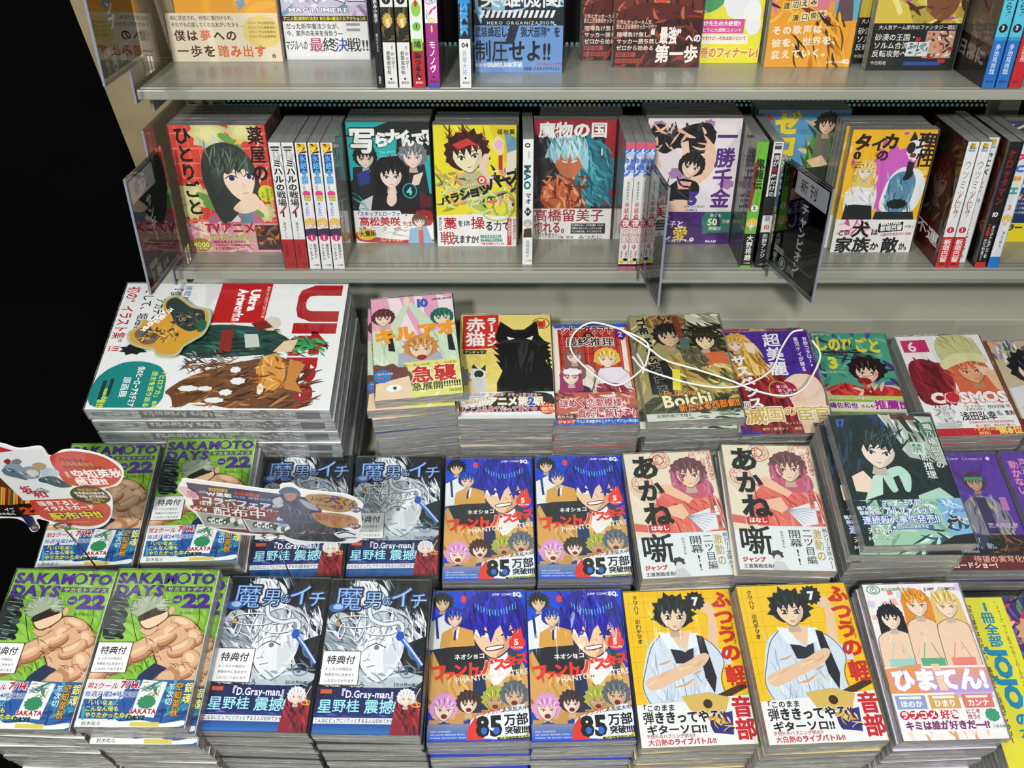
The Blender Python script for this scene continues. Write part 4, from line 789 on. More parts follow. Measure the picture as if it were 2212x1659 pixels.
# ------------------------------------------------------------------ covers on the two shelves
def blossom(A, x, y, r, c='e8e4a0'):
    for k in range(3):
        A.E(x, y, r*(1-.28*k), r*(1-.28*k)*.85, tuple(v*(.9+.05*k) for v in lin2(c)), .24, 18, k+int(x))
def f(A, h):
    A.R(0, 0, 100, h, 'd8483c'); 
    for k in range(9): A.R(6+11*k, 0, 7.5+11*k, h, 'e46c58'); A.R(0, 8+16*k, 100, 9.6+16*k, 'e8806c')
    A.F(0, 0, 100, 120, ['f0a890', 'c83c34'], 14, 30, 4, 2)
    for x, y, r in ((40,9,18),(74,6,14),(14,76,15),(8,94,10),(86,96,12)): blossom(A, x, y, r)
    for x, y in ((58,14),(66,22),(24,78),(30,88),(78,96)): A.E(x, y, 9, 4, '6ca04c', rot=30)
    A.P([(20,104),(40,92),(70,90),(86,104),(90,h),(10,h)], 'c06c8c'); A.P([(42,96),(52,90),(60,104),(50,118),(40,112)], 'e0e8e8'); A.P([(62,96),(74,94),(72,112),(58,114)], '6c8c98')
    A.P([(26,60),(27,40),(34,24),(52,17),(70,22),(82,38),(86,60),(86,84),(80,74),(64,88),(56,100),(42,112),(34,96),(30,78)], '343c36'); A.P([(30,22),(28,12),(40,22)], 'b8bcc0'); A.P([(42,18),(44,8),(50,19)], 'd0d4d8')
    A.P([(50,46),(80,42),(82,60),(76,76),(66,84),(56,76),(48,62)], 'f6ddc8'); A.P([(34,50),(40,28),(58,22),(76,30),(82,50),(80,62),(76,50),(70,46),(66,52),(60,46),(54,54),(50,50),(46,66),(40,80)], '3c463e'); A.F(36, 26, 76, 48, ['56645a', '262c28', '6c7c70'], 40, 20, 1.4, 5, 100, 30)
    
    for ex, ey, w in ((57, 57, 6.6), (75.5, 55, 5.2)):
        A.P([(ex-w, ey+.6), (ex-w*.5, ey-2.6), (ex+w*.5, ey-2.8), (ex+w, ey-.4), (ex+w*.4, ey+2.8), (ex-w*.5, ey+2.6)], 'f4f4f4'); A.E(ex+.4, ey, w*.5, 2.9, '4a4688'); A.E(ex+.4, ey, w*.24, 1.6, '1c1a3c'); A.S([(ex-w, ey+.4), (ex, ey-3.2), (ex+w, ey-.6)], 1, '241c20'); A.S([(ex-w*.8, ey-6.4), (ex+w*.8, ey-7)], .5, '3c2c28')
    A.S([(68,62),(69.5,67)], .5, 'c89884'); A.S([(67,74),(73,73)], .7, 'b86c60')
    A.P([(52,92),(60,84),(78,72),(84,80),(82,92),(64,98)], 'f4d8c0'); A.P([(78,80),(86,82),(92,96),(84,96)], 'f4d8c0')
    A.T('ひとりごと', 4, 1, 20, '1c1410', .03, v=True, fit=98, sx=.9); A.T('薬屋の', 80, 1, 18, '1c1410', .04, v=True, fit=60, sx=.95); A.T('20', 66, 12, 8.6, 'f0c83c', .03)
    A.E(92, 74, 9, 9.4, 'd8d83c', .03); A.T('後宮謎解書', 91, 68, 3.6, '4c6c20', .02, v=True); A.T('手帳', 86, 72, 3.6, '4c6c20', v=True); A.T('宮廷の', 96, 68, 3.4, '4c6c20', v=True)
def fb(A, h):
    A.R(0, 108, 100, h, 'dfa0ac'); A.F(0, 106, 66, h, ['f0c8c8', 'e8d8b0', 'd07c90'], 40, 20, 4, 3); A.R(74, 110, 100, h-3, '4a2c30'); A.F(74, 112, 99, h-5, ['8c3c2c', '2c2434', 'c8843c', '7c6c3c'], 36, 8, 2.4, 5)
    A.T('TVアニメ', 20, 106, 14, 'b8202c', .03, fit=54); A.T('第2期', 22, 119, 9, 'a88c34', .03, out='f8f0d8', ow=.03); A.T('絶賛放送中!', 44, 121, 6, 'a88c34', .03, fit=30, out='f8f0d8', ow=.03)
    A.T('毎週金曜よる11:00より', 26, 127.6, 3.6, 'b0283c', .03); A.T('「FRIDAY ANIME NIGHT」', 26, 131.6, 3.6, 'b0283c', .03, fit=46); A.T('にて絶賛放送中!', 27, 135.6, 3.6, 'b0283c', .03); A.E(12, 133, 10.5, 8, '9c8420'); A.T('4000', 3.5, 128.6, 8, 'f4e8a0', .02, fit=18); A.T('万部突破', 6, 136, 3, 'f4e8a0')
def sp(A, T, H): A.R(0, 0, T, H, 'b83830'); A.T('薬屋のひとりごと', T*.25, 14, T*.5, '1c1410', v=True)
design('blossom', B6, 'd8483c', f, (106, fb), None, sp, edge='b03028')

def f(A, h):
    A.R(0, 0, 100, h, '1c2424'); A.P([(0,18),(60,20),(56,60),(30,50),(0,74)], '28b0b0'); A.P([(58,60),(100,40),(100,90),(66,84)], '28b0b0'); A.P([(0,0),(50,0),(20,12),(0,16)], '28a8a8')
    for cx, cy, r, hc, sd in ((20,44,13,'14161a',3),(78,42,15,'74787c',5)): A.P([(cx-16,cy+12),(cx+14,cy+10),(cx+22,112),(cx-20,112)], '20242a'); A.head(cx, cy, r, hc, 'f0d8c8', sd, .12)
    A.P([(8,64),(24,58),(24,76),(10,80)], '2c3c8c'); A.P([(24,84),(46,72),(74,76),(84,112),(16,112)], '181c20'); A.E(50, 66, 22, 26, '101216'); A.head(50, 66, 17, '101216', 'f2dccf', 8, .04, long=26)
    A.P([(44,92),(50,78),(54,80),(56,100),(48,108),(42,102)], 'f0d4c4'); A.P([(78,66),(90,62),(84,78),(74,80)], 'f0d4c4'); A.P([(10,100),(26,92),(22,112),(6,112)], 'd8dcd8'); A.P([(84,86),(100,96),(96,112),(84,108)], '5c2028')
    A.F(0, 84, 14, 112, ['28b0b0', '0c1010'], 10, 20, 1.2, 2, 30); A.E(72, 86, 9, 10, '14b0b8'); A.E(72, 86, 7.6, 8.6, '182020'); A.T('4', 68, 79, 14, '6ce0e4', .03)
    for ch, x, y, s in (('写',2,6,33),('ら',32,12,19),('ナ',46,8,18),('イ',58,9,18),('ん',66,15,15),('で',78,12,16),('す',90,6,22)): A.T(ch, x, y, s, 'f4f6f4', .07, out='1c2424', ow=.03)
    A.T('The ghost', 38, 35, 4.4, '8ce8e8', rot=-6); A.T("doesn't show up", 38, 40, 4, '8ce8e8', rot=-6)
def fb(A, h):
    A.R(0, 112, 100, h, 'f0f0ec'); A.P([(56,108),(100,108),(100,118),(60,116)], '2c1418'); A.E(88, 122, 13, 11, 'a02428', .1, 20); A.T('絶賛', 78, 114, 8, 'e88c8c', .02, rot=20)
    A.T('『スキップとローファー』', 2, 113, 6.4, '2c5cb0', .03, fit=68); A.T('高松美咲', 6, 120, 13, 'b82430', .05, fit=52); A.T('先生', 60, 126, 7, 'b82430', .03); A.F(24, 134, 70, 146, ['5c5c5c'], 26, 8, .7, 3, 0, 2)
    A.P([(0,138),(24,148),(60,152),(100,150),(100,h),(0,h)], 'b8302c'); A.E(14, 144, 12, 8, 'e8c030'); A.T('大重版', 4, 140, 8, '1c1814', .06, rot=-6, fit=22); A.T('全巻', 4, 134, 5, '302010', .04, rot=-8); A.T('コノシマルカ', 30, 149, 5, 'f8e8e0', .02)
    A.P([(70,136),(90,132),(98,h),(66,h)], '8cb4d8'); A.P([(80,134),(86,134),(86,h),(80,h)], 'd06858'); A.head(82, 126, 8.5, '6c4c3c', 'f6dcc8', 3, .08)
design('ghost', J, '1c2424', f, (108, fb), None, None, edge='20383c')

def f(A, h):
    A.R(0, 0, 100, h, 'ece02c'); A.F(0, 0, 100, 116, ['c8c030', 'f4ec50', 'a0a028'], 24, 20, 4, 2); A.P([(66,0),(100,0),(100,60),(80,40)], 'e0cc28'); A.P([(84,8),(100,16),(100,50),(90,44)], '70a0b8')
    A.P([(28,60),(56,56),(70,76),(60,112),(30,96)], 'b8c474'); A.F(0, 60, 60, 100, ['90b060', 'e0e8a0', 'd88c7c', '506c38', 'e8b0a0'], 50, 22, 3, 4); A.F(60, 56, 100, 110, ['2c2430', 'e06c80', 'e8a0b0', '3c3444', 'f0e4d8'], 40, 18, 3, 7)
    A.head(40, 36, 23, '3c1418', 'ece4bc', 4, .2, tilt=-10); A.F(16, 2, 62, 20, ['241418', '7c1c20'], 24, 18, 1.4, 5, 80, 40); A.P([(22,24),(40,16),(56,26),(44,24),(30,30)], 'c83c34')
    A.P([(52,54),(60,34),(68,36),(62,56),(72,66),(66,72)], 'e8d0b4'); A.P([(68,24),(76,12),(84,18),(84,34),(78,38)], 'ecdca8'); A.E(78, 24, 5, 6, 'e8b8c8'); A.P([(88,34),(100,30),(100,60),(86,64)], 'f0e8d8')
    A.ring(80, 96, 20, 16, 2.2, 'c8e068'); A.ring(72, 102, 18, 14, 2, 'a8c848', rot=30); A.ring(60, 98, 18, 12, 1.8, 'dcec98', rot=-20); A.ring(84, 100, 14, 18, 1.6, '88a838')
    for i, ch in enumerate('パラショッパーズ'): A.T(ch, 4+i*11.4, 90-i*4.4-(3 if i > 4 else 0), 12+(i*1.2), '141414', .05, rot=-14)
    A.T('PARASHOPPERS', 14, 78, 7, 'f0ead0', .02, rot=-14, out='6c6c20', ow=.03, fit=40); A.E(57, 68, 5.4, 5.4, 'd02c30'); A.E(57, 68, 3.8, 3.8, 'f0e8d8'); A.T('4', 55, 65, 6, 'd02c30', .05)
    A.T('福地翼', 76, 5, 6.6, '2c2410', .03, gap=.1); A.T('1', 75, 34, 22, 'c02c3c', .07, sx=.9)
def fb(A, h):
    A.P([(0,114),(52,112),(100,116),(100,h),(0,h)], 'f0f0ee'); A.ring(76, 108, 20, 14, 2, 'b8d058')
    A.T('あなたは', 2, 116, 4.6, '1c1c1c', .02, v=True); A.T('藁', 8, 116, 17, 'b8242c', .04, out='fafafa'); A.T('を1本', 26, 120, 9, '1c1c1c', .03, fit=16); A.T('操', 42, 115, 18, 'b8242c', .04, out='fafafa'); A.T('る力で', 60, 121, 14, '1c1c1c', .03, fit=32)
    A.T('戦', 3, 135, 19, 'b8242c', .04, out='fafafa'); A.T('えますか?', 20, 140, 12, '1c1c1c', .04, fit=32); A.R(54, 140, 80, 144, '2c8c7c'); A.T('「うえきの法則」', 54, 140, 3.4, 'ffffff', .02); A.R(54, 145, 82, 149, '2c8c7c'); A.T('「サイケまたしても」', 54, 145, 3.2, 'ffffff', .02); A.T('で贈る異能力バトル!!', 54, 150, 4, 'c02c30', .04, fit=30)
    A.R(88, 118, 93, 154, 'c83438'); A.T('福地翼最新作品', 95, 118, 4, 'c02c30', .02, v=True); A.T('2冊同時発売!!', 88.8, 119, 3.8, 'ffffff', .02, v=True)
design('straw', J, 'ece02c', f, (112, fb), None, None, edge='9c9820')

def f(A, h):
    A.R(0, 0, 100, h, '2c2428'); A.R(0, 0, 100, 20, '98242c'); A.R(86, 0, 100, 60, 'a82830'); A.R(86, 88, 100, 110, 'a02830'); A.F(0, 20, 40, 110, ['1c1c24', '3c2c30', '4c4c54'], 30, 20, 4, 3)
    A.E(66, 66, 34, 44, '2c7c8c', .12, 34, 4, -10); A.F(40, 30, 96, 108, ['3c98a8', '1c5c6c', '5cb8c4', '246878'], 110, 26, 3, 5, 60, 35)
    A.P([(10,86),(34,70),(50,80),(60,100),(56,116),(20,116),(8,104)], 'c8643c'); A.F(12, 72, 66, 114, ['e08858', '9c4428', 'f0a878', '702c1c'], 70, 16, 3, 6, 60, 60)
    A.P([(24,42),(40,34),(58,40),(60,60),(50,74),(36,72),(26,58)], 'c8744c'); A.P([(12,50),(20,28),(38,18),(58,22),(68,44),(66,66),(58,56),(54,42),(48,56),(44,40),(38,54),(32,40),(26,58),(20,46)], '9ccdd8'); A.F(18, 22, 64, 44, ['d4eef2', '5ca8b8', 'b4dde4'], 60, 20, 2, 7, 80, 30)
    A.S([(34,52),(41,54)], 1.6, 'f4f0d8'); A.S([(46,54),(53,51)], 1.6, 'f4f0d8')
    A.T('魔物の国', 5, 3, 20, 'f0f0ec', .05, fit=84); A.T('1', 80, 34, 12, 'f0e8e0', .03)
    for k in range(5): A.T('ビーストテイマー'[k], 6+8*k, 23, 6, '6c6c78', .03)
def fb(A, h):
    A.R(0, 114, 100, h, 'eceae8'); A.T('高橋留美子', 0, 114, 18, 'a02830', .03, fit=90); A.T('惚れる。', 1, 131, 17, 'a02830', .03, fit=46); A.R(48, 134, 92, 148, '1c1c20'); 
    for i, l in enumerate(('兄と魔物のにおい、石の城の薫陶、それらを', '幻想的に住みこむしっとりとした線、', 'ラビの無垢な瞳、すべてが好きです。')): A.T(l, 49, 134.8+4.3*i, 3.2, 'f0f0f0', .015, fit=41)
    A.T('の数を奪還せよ―', 2, 147, 4.4, '202020', .02, fit=34); A.T('ークファンタジー巨編、第1巻', 0, 151, 4, '202020', .02, fit=52); A.T('みつたに', 58, 149.6, 6.6, '202020', .01, fit=32)
design('beast', J, '2c2428', f, (112, fb), None, None, edge='7c2028')

def f(A, h):
    A.R(0, 0, 100, h, 'efe8ec')
    for x, y, r in ((12,8,7),(36,60,9),(64,6,6),(50,74,6),(8,92,6),(90,72,8),(30,90,5)): A.E(x, y, r, r*.7, 'b084b8', .2, 14, int(x))
    A.P([(2,12),(12,4),(30,14),(46,6),(66,4),(74,18),(70,36),(52,40),(34,30),(20,40),(6,30)], '1c1a1e'); A.F(6, 8, 70, 36, ['3c383c', 'f0c8ac', '0c0c0e', 'e8b898'], 40, 16, 3.4, 3)
    A.P([(2,34),(10,30),(18,52),(12,62),(4,50)], 'f2cdb4'); A.P([(36,26),(44,24),(48,44),(42,48)], 'f2cdb4'); A.P([(64,20),(76,34),(74,60),(56,76),(46,66),(62,44)], 'f0c8ac')
    A.head(50, 52, 13, '1e1a1e', 'f6dcc8', 3, .06, tilt=14)
    A.P([(24,78),(40,64),(60,70),(62,84),(46,92),(28,92)], '1a181c'); A.P([(36,68),(52,70),(50,78),(38,78)], 'f2b8a8'); A.P([(24,90),(54,90),(50,108),(28,108)], 'f2cdb4'); A.F(22, 66, 60, 90, ['3c383c', '000000'], 14, 16, 2, 6)
    A.T('一勝千金', 74, 8, 20, '5c3488', .05, v=True, fit=92, sx=1.1); A.T('5', 50, 78, 20, '4c3c9c', .06); A.T('URA SUNDAY', 46, 96, 3.6, '505058', .01); A.T('COMICS', 48, 100, 3.6, '505058')
def fb(A, h):
    A.R(0, 104, 100, h, '46206c'); A.P([(66,104),(100,104),(100,128),(70,130)], '2c7c6c'); A.F(0, 104, 100, h, ['54287c', '381858'], 20, 24, 4, 3)
    A.T('好きな', 6, 106, 8.6, 'f4f0f8', .03); A.T('あの子と', 14, 114, 8.6, 'f4f0f8', .03); A.T('殺し', 4, 123, 16, 'f4f0f8', .03); A.T('愛', 36, 121, 18, 'f0d040', .03); A.T('。', 56, 126, 14, 'f4f0f8', .03)
    A.T('早くも', 76, 106, 4.4, 'f4f4d0', .02); A.T('50', 74, 110, 11, 'f4f4d0', .03); A.T('万部', 90, 113, 4.6, 'f4f4d0', .02); A.T('突破!!!', 76, 121, 5, 'f4f4d0', .03); A.T('サンドロビッチ・ヤバ子', 26, 137, 3.8, 'f4f0f8', .02, fit=34); A.T('MAAM', 74, 137, 4, 'f4f0f8', .03)
design('fighter', B6, 'efe8ec', f, (104, fb), None, None, edge='8c6c9c')

def f(A, h):
    A.R(0, 0, 100, h, '5c9cc8'); A.F(0, 0, 100, h, ['7cb4d4', 'd8b48c', 'e8c89c', '4c8cbc'], 30, 30, 6, 3, 20)
    A.P([(56,60),(64,20),(84,16),(100,30),(100,120),(50,120)], '5c8c34'); A.F(56, 22, 98, 80, ['3c6c20', '7cac48', '2c4c1c'], 40, 24, 3, 4, 70); A.P([(66,26),(82,26),(84,60),(66,60)], '6c6c5c'); A.head(76, 16, 11, '20241c', 'ecc4a0', 6, .22); A.P([(60,56),(76,50),(84,60),(70,66)], 'ecc8a4'); A.P([(52,66),(100,60),(100,h),(46,h)], '2c3424')
    A.T('ゼロ', 20, 2, 26, 'f0d83c', .07, v=True, fit=50, out='8c6c10', ow=.02); A.T('サ', -2, 3, 20, 'b84c20', .05); A.T('から', 16, 52, 12, 'e8c828', .05)
    A.R(0, 110, 100, h, 'd0c8a0'); A.T('新章開幕', 10, 116, 16, '8c2820', .04)
design('meadow', B6, '5c9cc8', f, edge='8cb4c8')

def f(A, h):
    A.R(0, 0, 100, h, 'f0b824'); rd = random.Random(5)
    for k in range(46): A.E(rd.uniform(0,100), rd.uniform(0,110), rd.uniform(.8,5), rd.uniform(.8,5), rd.choice(['c850b8', 'c850b8', 'd87820', 'f4d060']), .2, 14, k)
    A.E(56, 62, 30, 40, 'd060c0', .16, 26, 3)
    A.P([(46,104),(52,60),(66,44),(90,48),(100,66),(94,104)], 'e8ecec'); A.P([(54,60),(66,50),(82,52),(88,64),(84,102),(54,102)], '5c8ca8'); A.F(54, 56, 86, 100, ['3c6c88', '8cb4c8'], 30, 16, 2, 5, 80); A.P([(72,38),(80,40),(80,58),(72,54)], '20242c'); A.E(70, 92, 12, 6, '16181c', .12); A.E(76, 56, 7, 4, '16181c', .1, rot=-50)
    A.E(78, 24, 10, 13, 'ececea', .1, 20, 2); A.P([(68,14),(72,2),(78,12)], '202024'); A.P([(82,12),(90,2),(90,16)], '202024'); A.E(72, 22, 5, 7, '24242a'); A.E(76, 31, 4, 3, '8c3834')
    A.P([(4,78),(16,60),(36,58),(44,80),(42,108),(6,108)], 'e6e8ea'); A.P([(8,92),(40,94),(44,116),(6,116)], '1c2024'); A.P([(46,102),(92,102),(96,116),(44,116)], '1c2428'); A.head(24, 50, 11, 'e8c868', 'f6e0cc', 4, .1, long=20)
    A.F(9, 52, 14, 78, ['f4dc8c', 'c8a040'], 12, 12, 1.4, 6, 85, 12); A.F(35, 52, 40, 78, ['f4dc8c', 'c8a040'], 12, 12, 1.4, 7, 85, 12); A.F(6, 70, 44, 92, ['b8bcc4', 'ffffff'], 14, 12, 1.4, 6)
    for ch, x, y, s, r in (('タ',3,5,21,-4),('イ',24,9,17,0),('カ',38,3,20,6),('の',34,22,15,10),('理',78,2,24,4),('性',80,24,22,0)): A.T(ch, x, y, s, '241a10', .045, rot=r)
    A.E(10, 31, 4.6, 5, '241a10', .05, 8); A.T('1', 8.4, 27.6, 6.6, 'f0b824', .05); A.T('SHONEN', 6, 38, 2.8, '403010'); A.T('CHAMPION', 5, 41, 2.8, '403010'); A.T('COMICS', 6, 44, 2.8, '403010')
def fb(A, h):
    A.R(0, 112, 100, h, 'f0eeec'); A.F(0, 112, 60, 130, ['d84c8c', 'f0a8c0'], 14, 18, 3, 4); A.R(54, 116, 84, 128, '181818', -5); A.T('BEASTARS', 56, 115, 5.4, 'ffffff', .05, rot=-5, fit=24); A.T('板垣巴留', 56, 120.5, 7.4, 'ffffff', .06, rot=-5, fit=27); A.T('が描く', 86, 119, 4, '303030', .02); A.T('人獣共生サスペンス!!!!!', 58, 130, 4.4, 'a01c30', .04, rot=-3, fit=38)
    A.T('この', 5, 125, 9, '141414', .03, rot=-4, fit=15); A.T('犬', 22, 114, 22, '141414', .06); A.T('は', 46, 124, 9, '141414', .03); A.T('家族', 4, 135, 21, '141414', .06, fit=44); A.T('か', 48, 142, 11, '141414', .04); A.T('敵', 62, 135, 21, '141414', .06); A.T('か。', 84, 142, 11, '141414', .04, fit=15)
design('logic', J, 'f0b824', f, (112, fb), None, None, edge='8c7444', back='e0b040')

def f(A, h):
    A.R(0, 0, 100, h, '2c3c70'); A.F(0, 0, 100, 110, ['4c5c98', 'e8c868', 'c89c40', 'e8e4e8'], 60, 16, 4, 3); A.R(0, 118, 100, 130, '1c2c60'); A.T('神乃描き下ろし', 2, 80, 9, 'f0f0f4', .03); A.R(0, 130, 100, h, 'f0d820'); A.T('コミカラー', 4, 131, 10, '181830', .06)
    for i in range(5): A.T('フェキ描き下ろしカード特典', 2, 90+6*i, 4, 'dfe4f8', .02)
design('colour_pages', J, '2c3c70', f, edge='1c2440')

# shelf 1 (only the lower parts are in view)
def f(A, h):
    A.R(0, 0, 100, h, 'f0a838'); A.F(0, 0, 100, 100, ['f4b448', 'e89c2c'], 16, 30, 6, 3); A.P([(46,30),(60,28),(64,66),(72,92),(66,96),(58,76),(50,60)], 'f0c8a4'); A.P([(40,0),(64,0),(66,40),(42,42)], 'd8dce4'); A.P([(64,90),(72,88),(72,94),(66,98)], '88a0b0')
    A.T('KEMONOMICHI', 20, 83, 3.4, 'f4e0b8', gap=.5, fit=56)
def fb(A, h):
    A.R(0, 100, 100, h, 'ece0c4'); A.E(84, 116, 17, 14, 'ecd47c', .05, 20); A.T('親に見放され、仲間に傷付けられ、', 4, 102, 4.2, '4c2c1c', .015, fit=58); A.T('それでも応援してくれた友がいたから…', 4, 107.6, 4.2, '4c2c1c', .015, fit=64)
    A.T('僕は', 5, 114, 10, '4c2010', .03, gap=.1); A.T('夢', 28, 114, 10, 'e0703c', .03); A.T('への', 40, 114, 10, '4c2010', .03, gap=.1); A.T('一歩を', 5, 127, 11, '4c2010', .03, gap=.1); A.T('踏み出す', 42, 127, 11, 'e0703c', .04, gap=.08, fit=44); A.T('。', 90, 129, 10, '4c2010', .02)
    for i in range(4): A.T('ジャンプSQ連載開始', 72, 107+3.8*i, 2.6, '8c6c2c')
design('orange', (148, 210), 'f0a838', f, (100, fb), None, None, edge='c8a060')
def f(A, h):
    A.R(0, 0, 100, h, 'cfcbdc'); A.F(0, 0, 100, 110, ['b8a8d0', 'f0f0f8', '8c84a8', 'e8d0e8', '7ca0c8'], 60, 20, 5, 3); A.T('マジルミエ', 0, 66, 26, 'f2f0f8', .07, out='4c3c7c', ow=.04, fit=98); A.T('MAGILUMIERE', 8, 96, 7, 'f8f8fc', .03, out='605090', fit=70)
def fb(A, h):
    A.R(0, 106, 100, h, 'f2f2f2'); A.R(0, 106, 100, 112, '3c2c2c'); A.T('アニメ第2期制作決定!! お仕事×魔法少女アクション!!', 1, 106.6, 4.6, 'f0e838', .04, fit=96); A.T('だった新卒魔法少女が、', 3, 114, 7, '202020', .02, fit=66); A.T('今、業界の未来を背負う―', 3, 122, 7, '202020', .02, fit=66)
    A.T('マジルへの', 1, 133, 12, '202020', .02, fit=26, sk=.1); A.T('最', 28, 130, 17, 'b02c6c', .02); A.T('終', 44, 130, 17, '202020', .02); A.T('決', 58, 130, 17, '2c4ca0', .02); A.T('戦!!', 73, 130, 17, '202020', .02, fit=26)
    A.R(0, 152, 100, h, 'e8e8ec'); A.R(74, 114, 90, 117, '9c9ca0'); A.R(74, 120, 90, 123, '9c9ca0')
design('lilac', J, 'cfcbdc', f, (106, fb), None, None, edge='b0a8c0')
def f(A, h):
    A.R(0, 0, 100, h, '14202c'); A.F(0, 0, 100, 120, ['2c4c68', '0c141c', '6c98b8', '8ccce8'], 60, 26, 4, 3); A.P([(14,20),(36,20),(34,90),(20,90)], '8cc0dc'); A.T('英雄機関', 7, 62, 24, 'ecf0f0', .03, fit=90); 
    for k in range(14): A.P([(9+6*k,88),(12.4+6*k,88),(9.4+6*k,96),(6+6*k,96)], 'f0f0f0')
    A.T('HERO ORGANIZATION', 14, 99, 4.6, 'e0ecec', .01, gap=.2, fit=76)
def fb(A, h):
    A.R(0, 104, 100, h, '6c98d4'); A.P([(40,104),(50,104),(44,124),(34,124)], '1c2c48'); A.T('武装蜂起した“猟犬部隊”を', 0, 105, 12, '12161c', .035, fit=96); A.T('制圧せよ!!', 0, 119, 25, '12161c', .03, fit=86); A.T('累計発行部数', 0, 145, 4.4, 'f0f4fa', .02); A.T('20,000,000突破', 14, 143, 7, 'f0f4fa', .04, fit=40); A.T('思惑蠢く近未来メカアクション', 55, 149, 4.2, '12161c', .03, fit=42); A.T('少年ジャンプ+で連載中', 68, 144, 3.8, 'c02c3c', .04)
design('steel_blue', J, '14202c', f, (104, fb), None, None, edge='1c2c3c')
def f(A, h):
    A.R(0, 0, 100, h, '6c2c1c'); A.F(0, 0, 100, h, ['a84c2c', '3c1410', 'd88c5c', '1c1010', 'e8b088'], 110, 22, 4, 3, 70); A.head(52, 54, 26, '1c1412', 'e8b890', 5, .24); A.E(52, 76, 9, 10, '7c1c18'); A.E(52, 81, 6, 5, 'd84c40'); A.P([(45,69),(59,69),(58,72),(46,72)], 'f4f0ec')
    A.P([(0,96),(30,84),(76,86),(100,96),(100,h),(0,h)], '5c1c14'); A.F(0, 90, 100, h, ['8c3420', '2c0c0c', 'c06c48'], 50, 20, 3, 6)
def fb(A, h):
    A.P([(0,104),(100,102),(100,h),(0,h)], '3c1814'); A.F(0, 104, 100, h, ['742c20', '240c0c', '9c4430'], 50, 24, 4, 4)
    A.T('少年とサッカー大人気', 2, 103, 5.4, 'f0dcc8', .02, fit=40); A.T('燃え上がる高校サッカードラマ', 2, 108, 5.4, 'f0dcc8', .02, fit=46)
    for i, l in enumerate(('喧嘩負け無し、', 'サッカー勝ち無し、', 'ゼロから始める')): A.T(l, 3, 116+7.4*i, 6.2, 'f4e8dc', .02)
    A.T('“最強”', 42, 110, 20, 'f8f0ea', .06, fit=40, out='3c100c'); A.T('への', 82, 118, 10, 'f8f0ea', .05, fit=18); A.T('第一歩', 48, 130, 21, 'f8f0ea', .06, fit=50, out='3c100c'); A.R(3, 139, 26, 144, 'b0483c'); A.T('漫画 車谷', 4, 139.4, 4, '2c100c', .02); A.R(3, 146, 34, 151, 'b0483c'); A.T('作画 西井聡太郎', 4, 146.4, 4, '2c100c', .02)
design('shout', J, '6c2c1c', f, (102, fb), None, None, edge='5c2018')
def f(A, h):
    A.R(0, 0, 100, h, 'e8e440'); A.E(30, 66, 30, 34, '4c9c68'); A.E(30, 66, 22, 20, '4c48a8', .04); A.E(30, 68, 5, 5, 'f0e840', .4, 10); A.E(72, 84, 20, 24, 'ecf0f4', .06); A.P([(60,64),(70,70),(80,62),(82,78),(70,76),(60,80)], 'd83848'); A.F(0, 40, 100, 110, ['3c3c8c', 'f4f0a0', 'e08cb0'], 26, 14, 1.4, 3); A.E(86, 100, 10, 14, 'f6f6f6')
def fb(A, h):
    A.R(0, 106, 100, h, 'f0e838'); A.R(0, 106, 78, 122, 'd8589c'); A.T('和田こうすけ先生の大絶賛!!', 2, 108, 6, 'ffffff', .03, fit=72); A.T('応募最終話はとうに大感動コメント', 2, 116, 4.6, 'ffffff', .02, fit=74); A.R(0, 123, 84, 134, 'f8f4e0'); A.T('が最終だけたんですけど―それはおいといて', 2, 125, 4.8, 'b03c70', .03, fit=80); A.T('完結!圧巻のフィナーレ!', 0, 137, 13, 'e08820', .05, out='fffbe0', ow=.05, fit=98); A.E(88, 112, 9, 12, 'f2f4f6')
design('finale', J, 'e8e440', f, (106, fb), None, None, edge='b8b040')
def f(A, h):
    A.R(0, 0, 100, h, 'e8a02c'); A.P([(60,0),(100,0),(100,104),(72,96)], '5cb0c8'); A.F(0, 20, 70, 110, ['c06c28', 'f0c050', '3c2418', 'e07c9c'], 50, 22, 4, 3); A.P([(30,40),(56,30),(70,50),(64,96),(30,84)], 'd87c90'); A.P([(76,64),(88,60),(94,104),(74,106)], '5c4c4c'); A.head(82, 56, 9, '3c2c2c', 'ecc8a8', 3); A.S([(8,70),(40,92),(70,104)], 5, '7c3420')
    for i, l in enumerate(('渡辺えみ', '溝口俊太')):
        for k, ch in enumerate(l): A.R(12+12*i+10*k, 84+13*i-1.4*k, 21+12*i+10*k, 93+13*i-1.4*k, 'ecdca0' if k else 'e8c860'); A.T(ch, 13+12*i+10*k, 84.6+13*i-1.4*k, 7.4, '2c1c10', .03)
    A.F(40, 100, 96, h, ['2c1810', 'f4b43c', 'd88c20'], 30, 26, 3, 6, 60)
def fb(A, h):
    A.P([(0,106),(100,112),(100,h),(0,h)], 'eca430'); A.F(30, 112, 96, h, ['2c1810', 'f4b43c', 'c87c1c', '6c4418'], 26, 30, 3, 6, 60)
    A.T('その歌声は', 4, 110, 10, 'f8f0dc', .04, gap=.12, rot=-2, fit=58); A.T('彼を、世界を、', 5, 124, 10, 'f8f0dc', .04, rot=-3, fit=80); A.T('変えていく。', 6, 137, 10, 'f8f0dc', .04, gap=.1, rot=-3, fit=70); A.T('JUMP COMICS', 72, 148, 3.4, 'f8f0dc', .02); A.T('SQ.', 90, 146, 6, 'ffffff', .05)
design('song', J, 'e8a02c', f, (104, fb), None, None, edge='8c5c20')
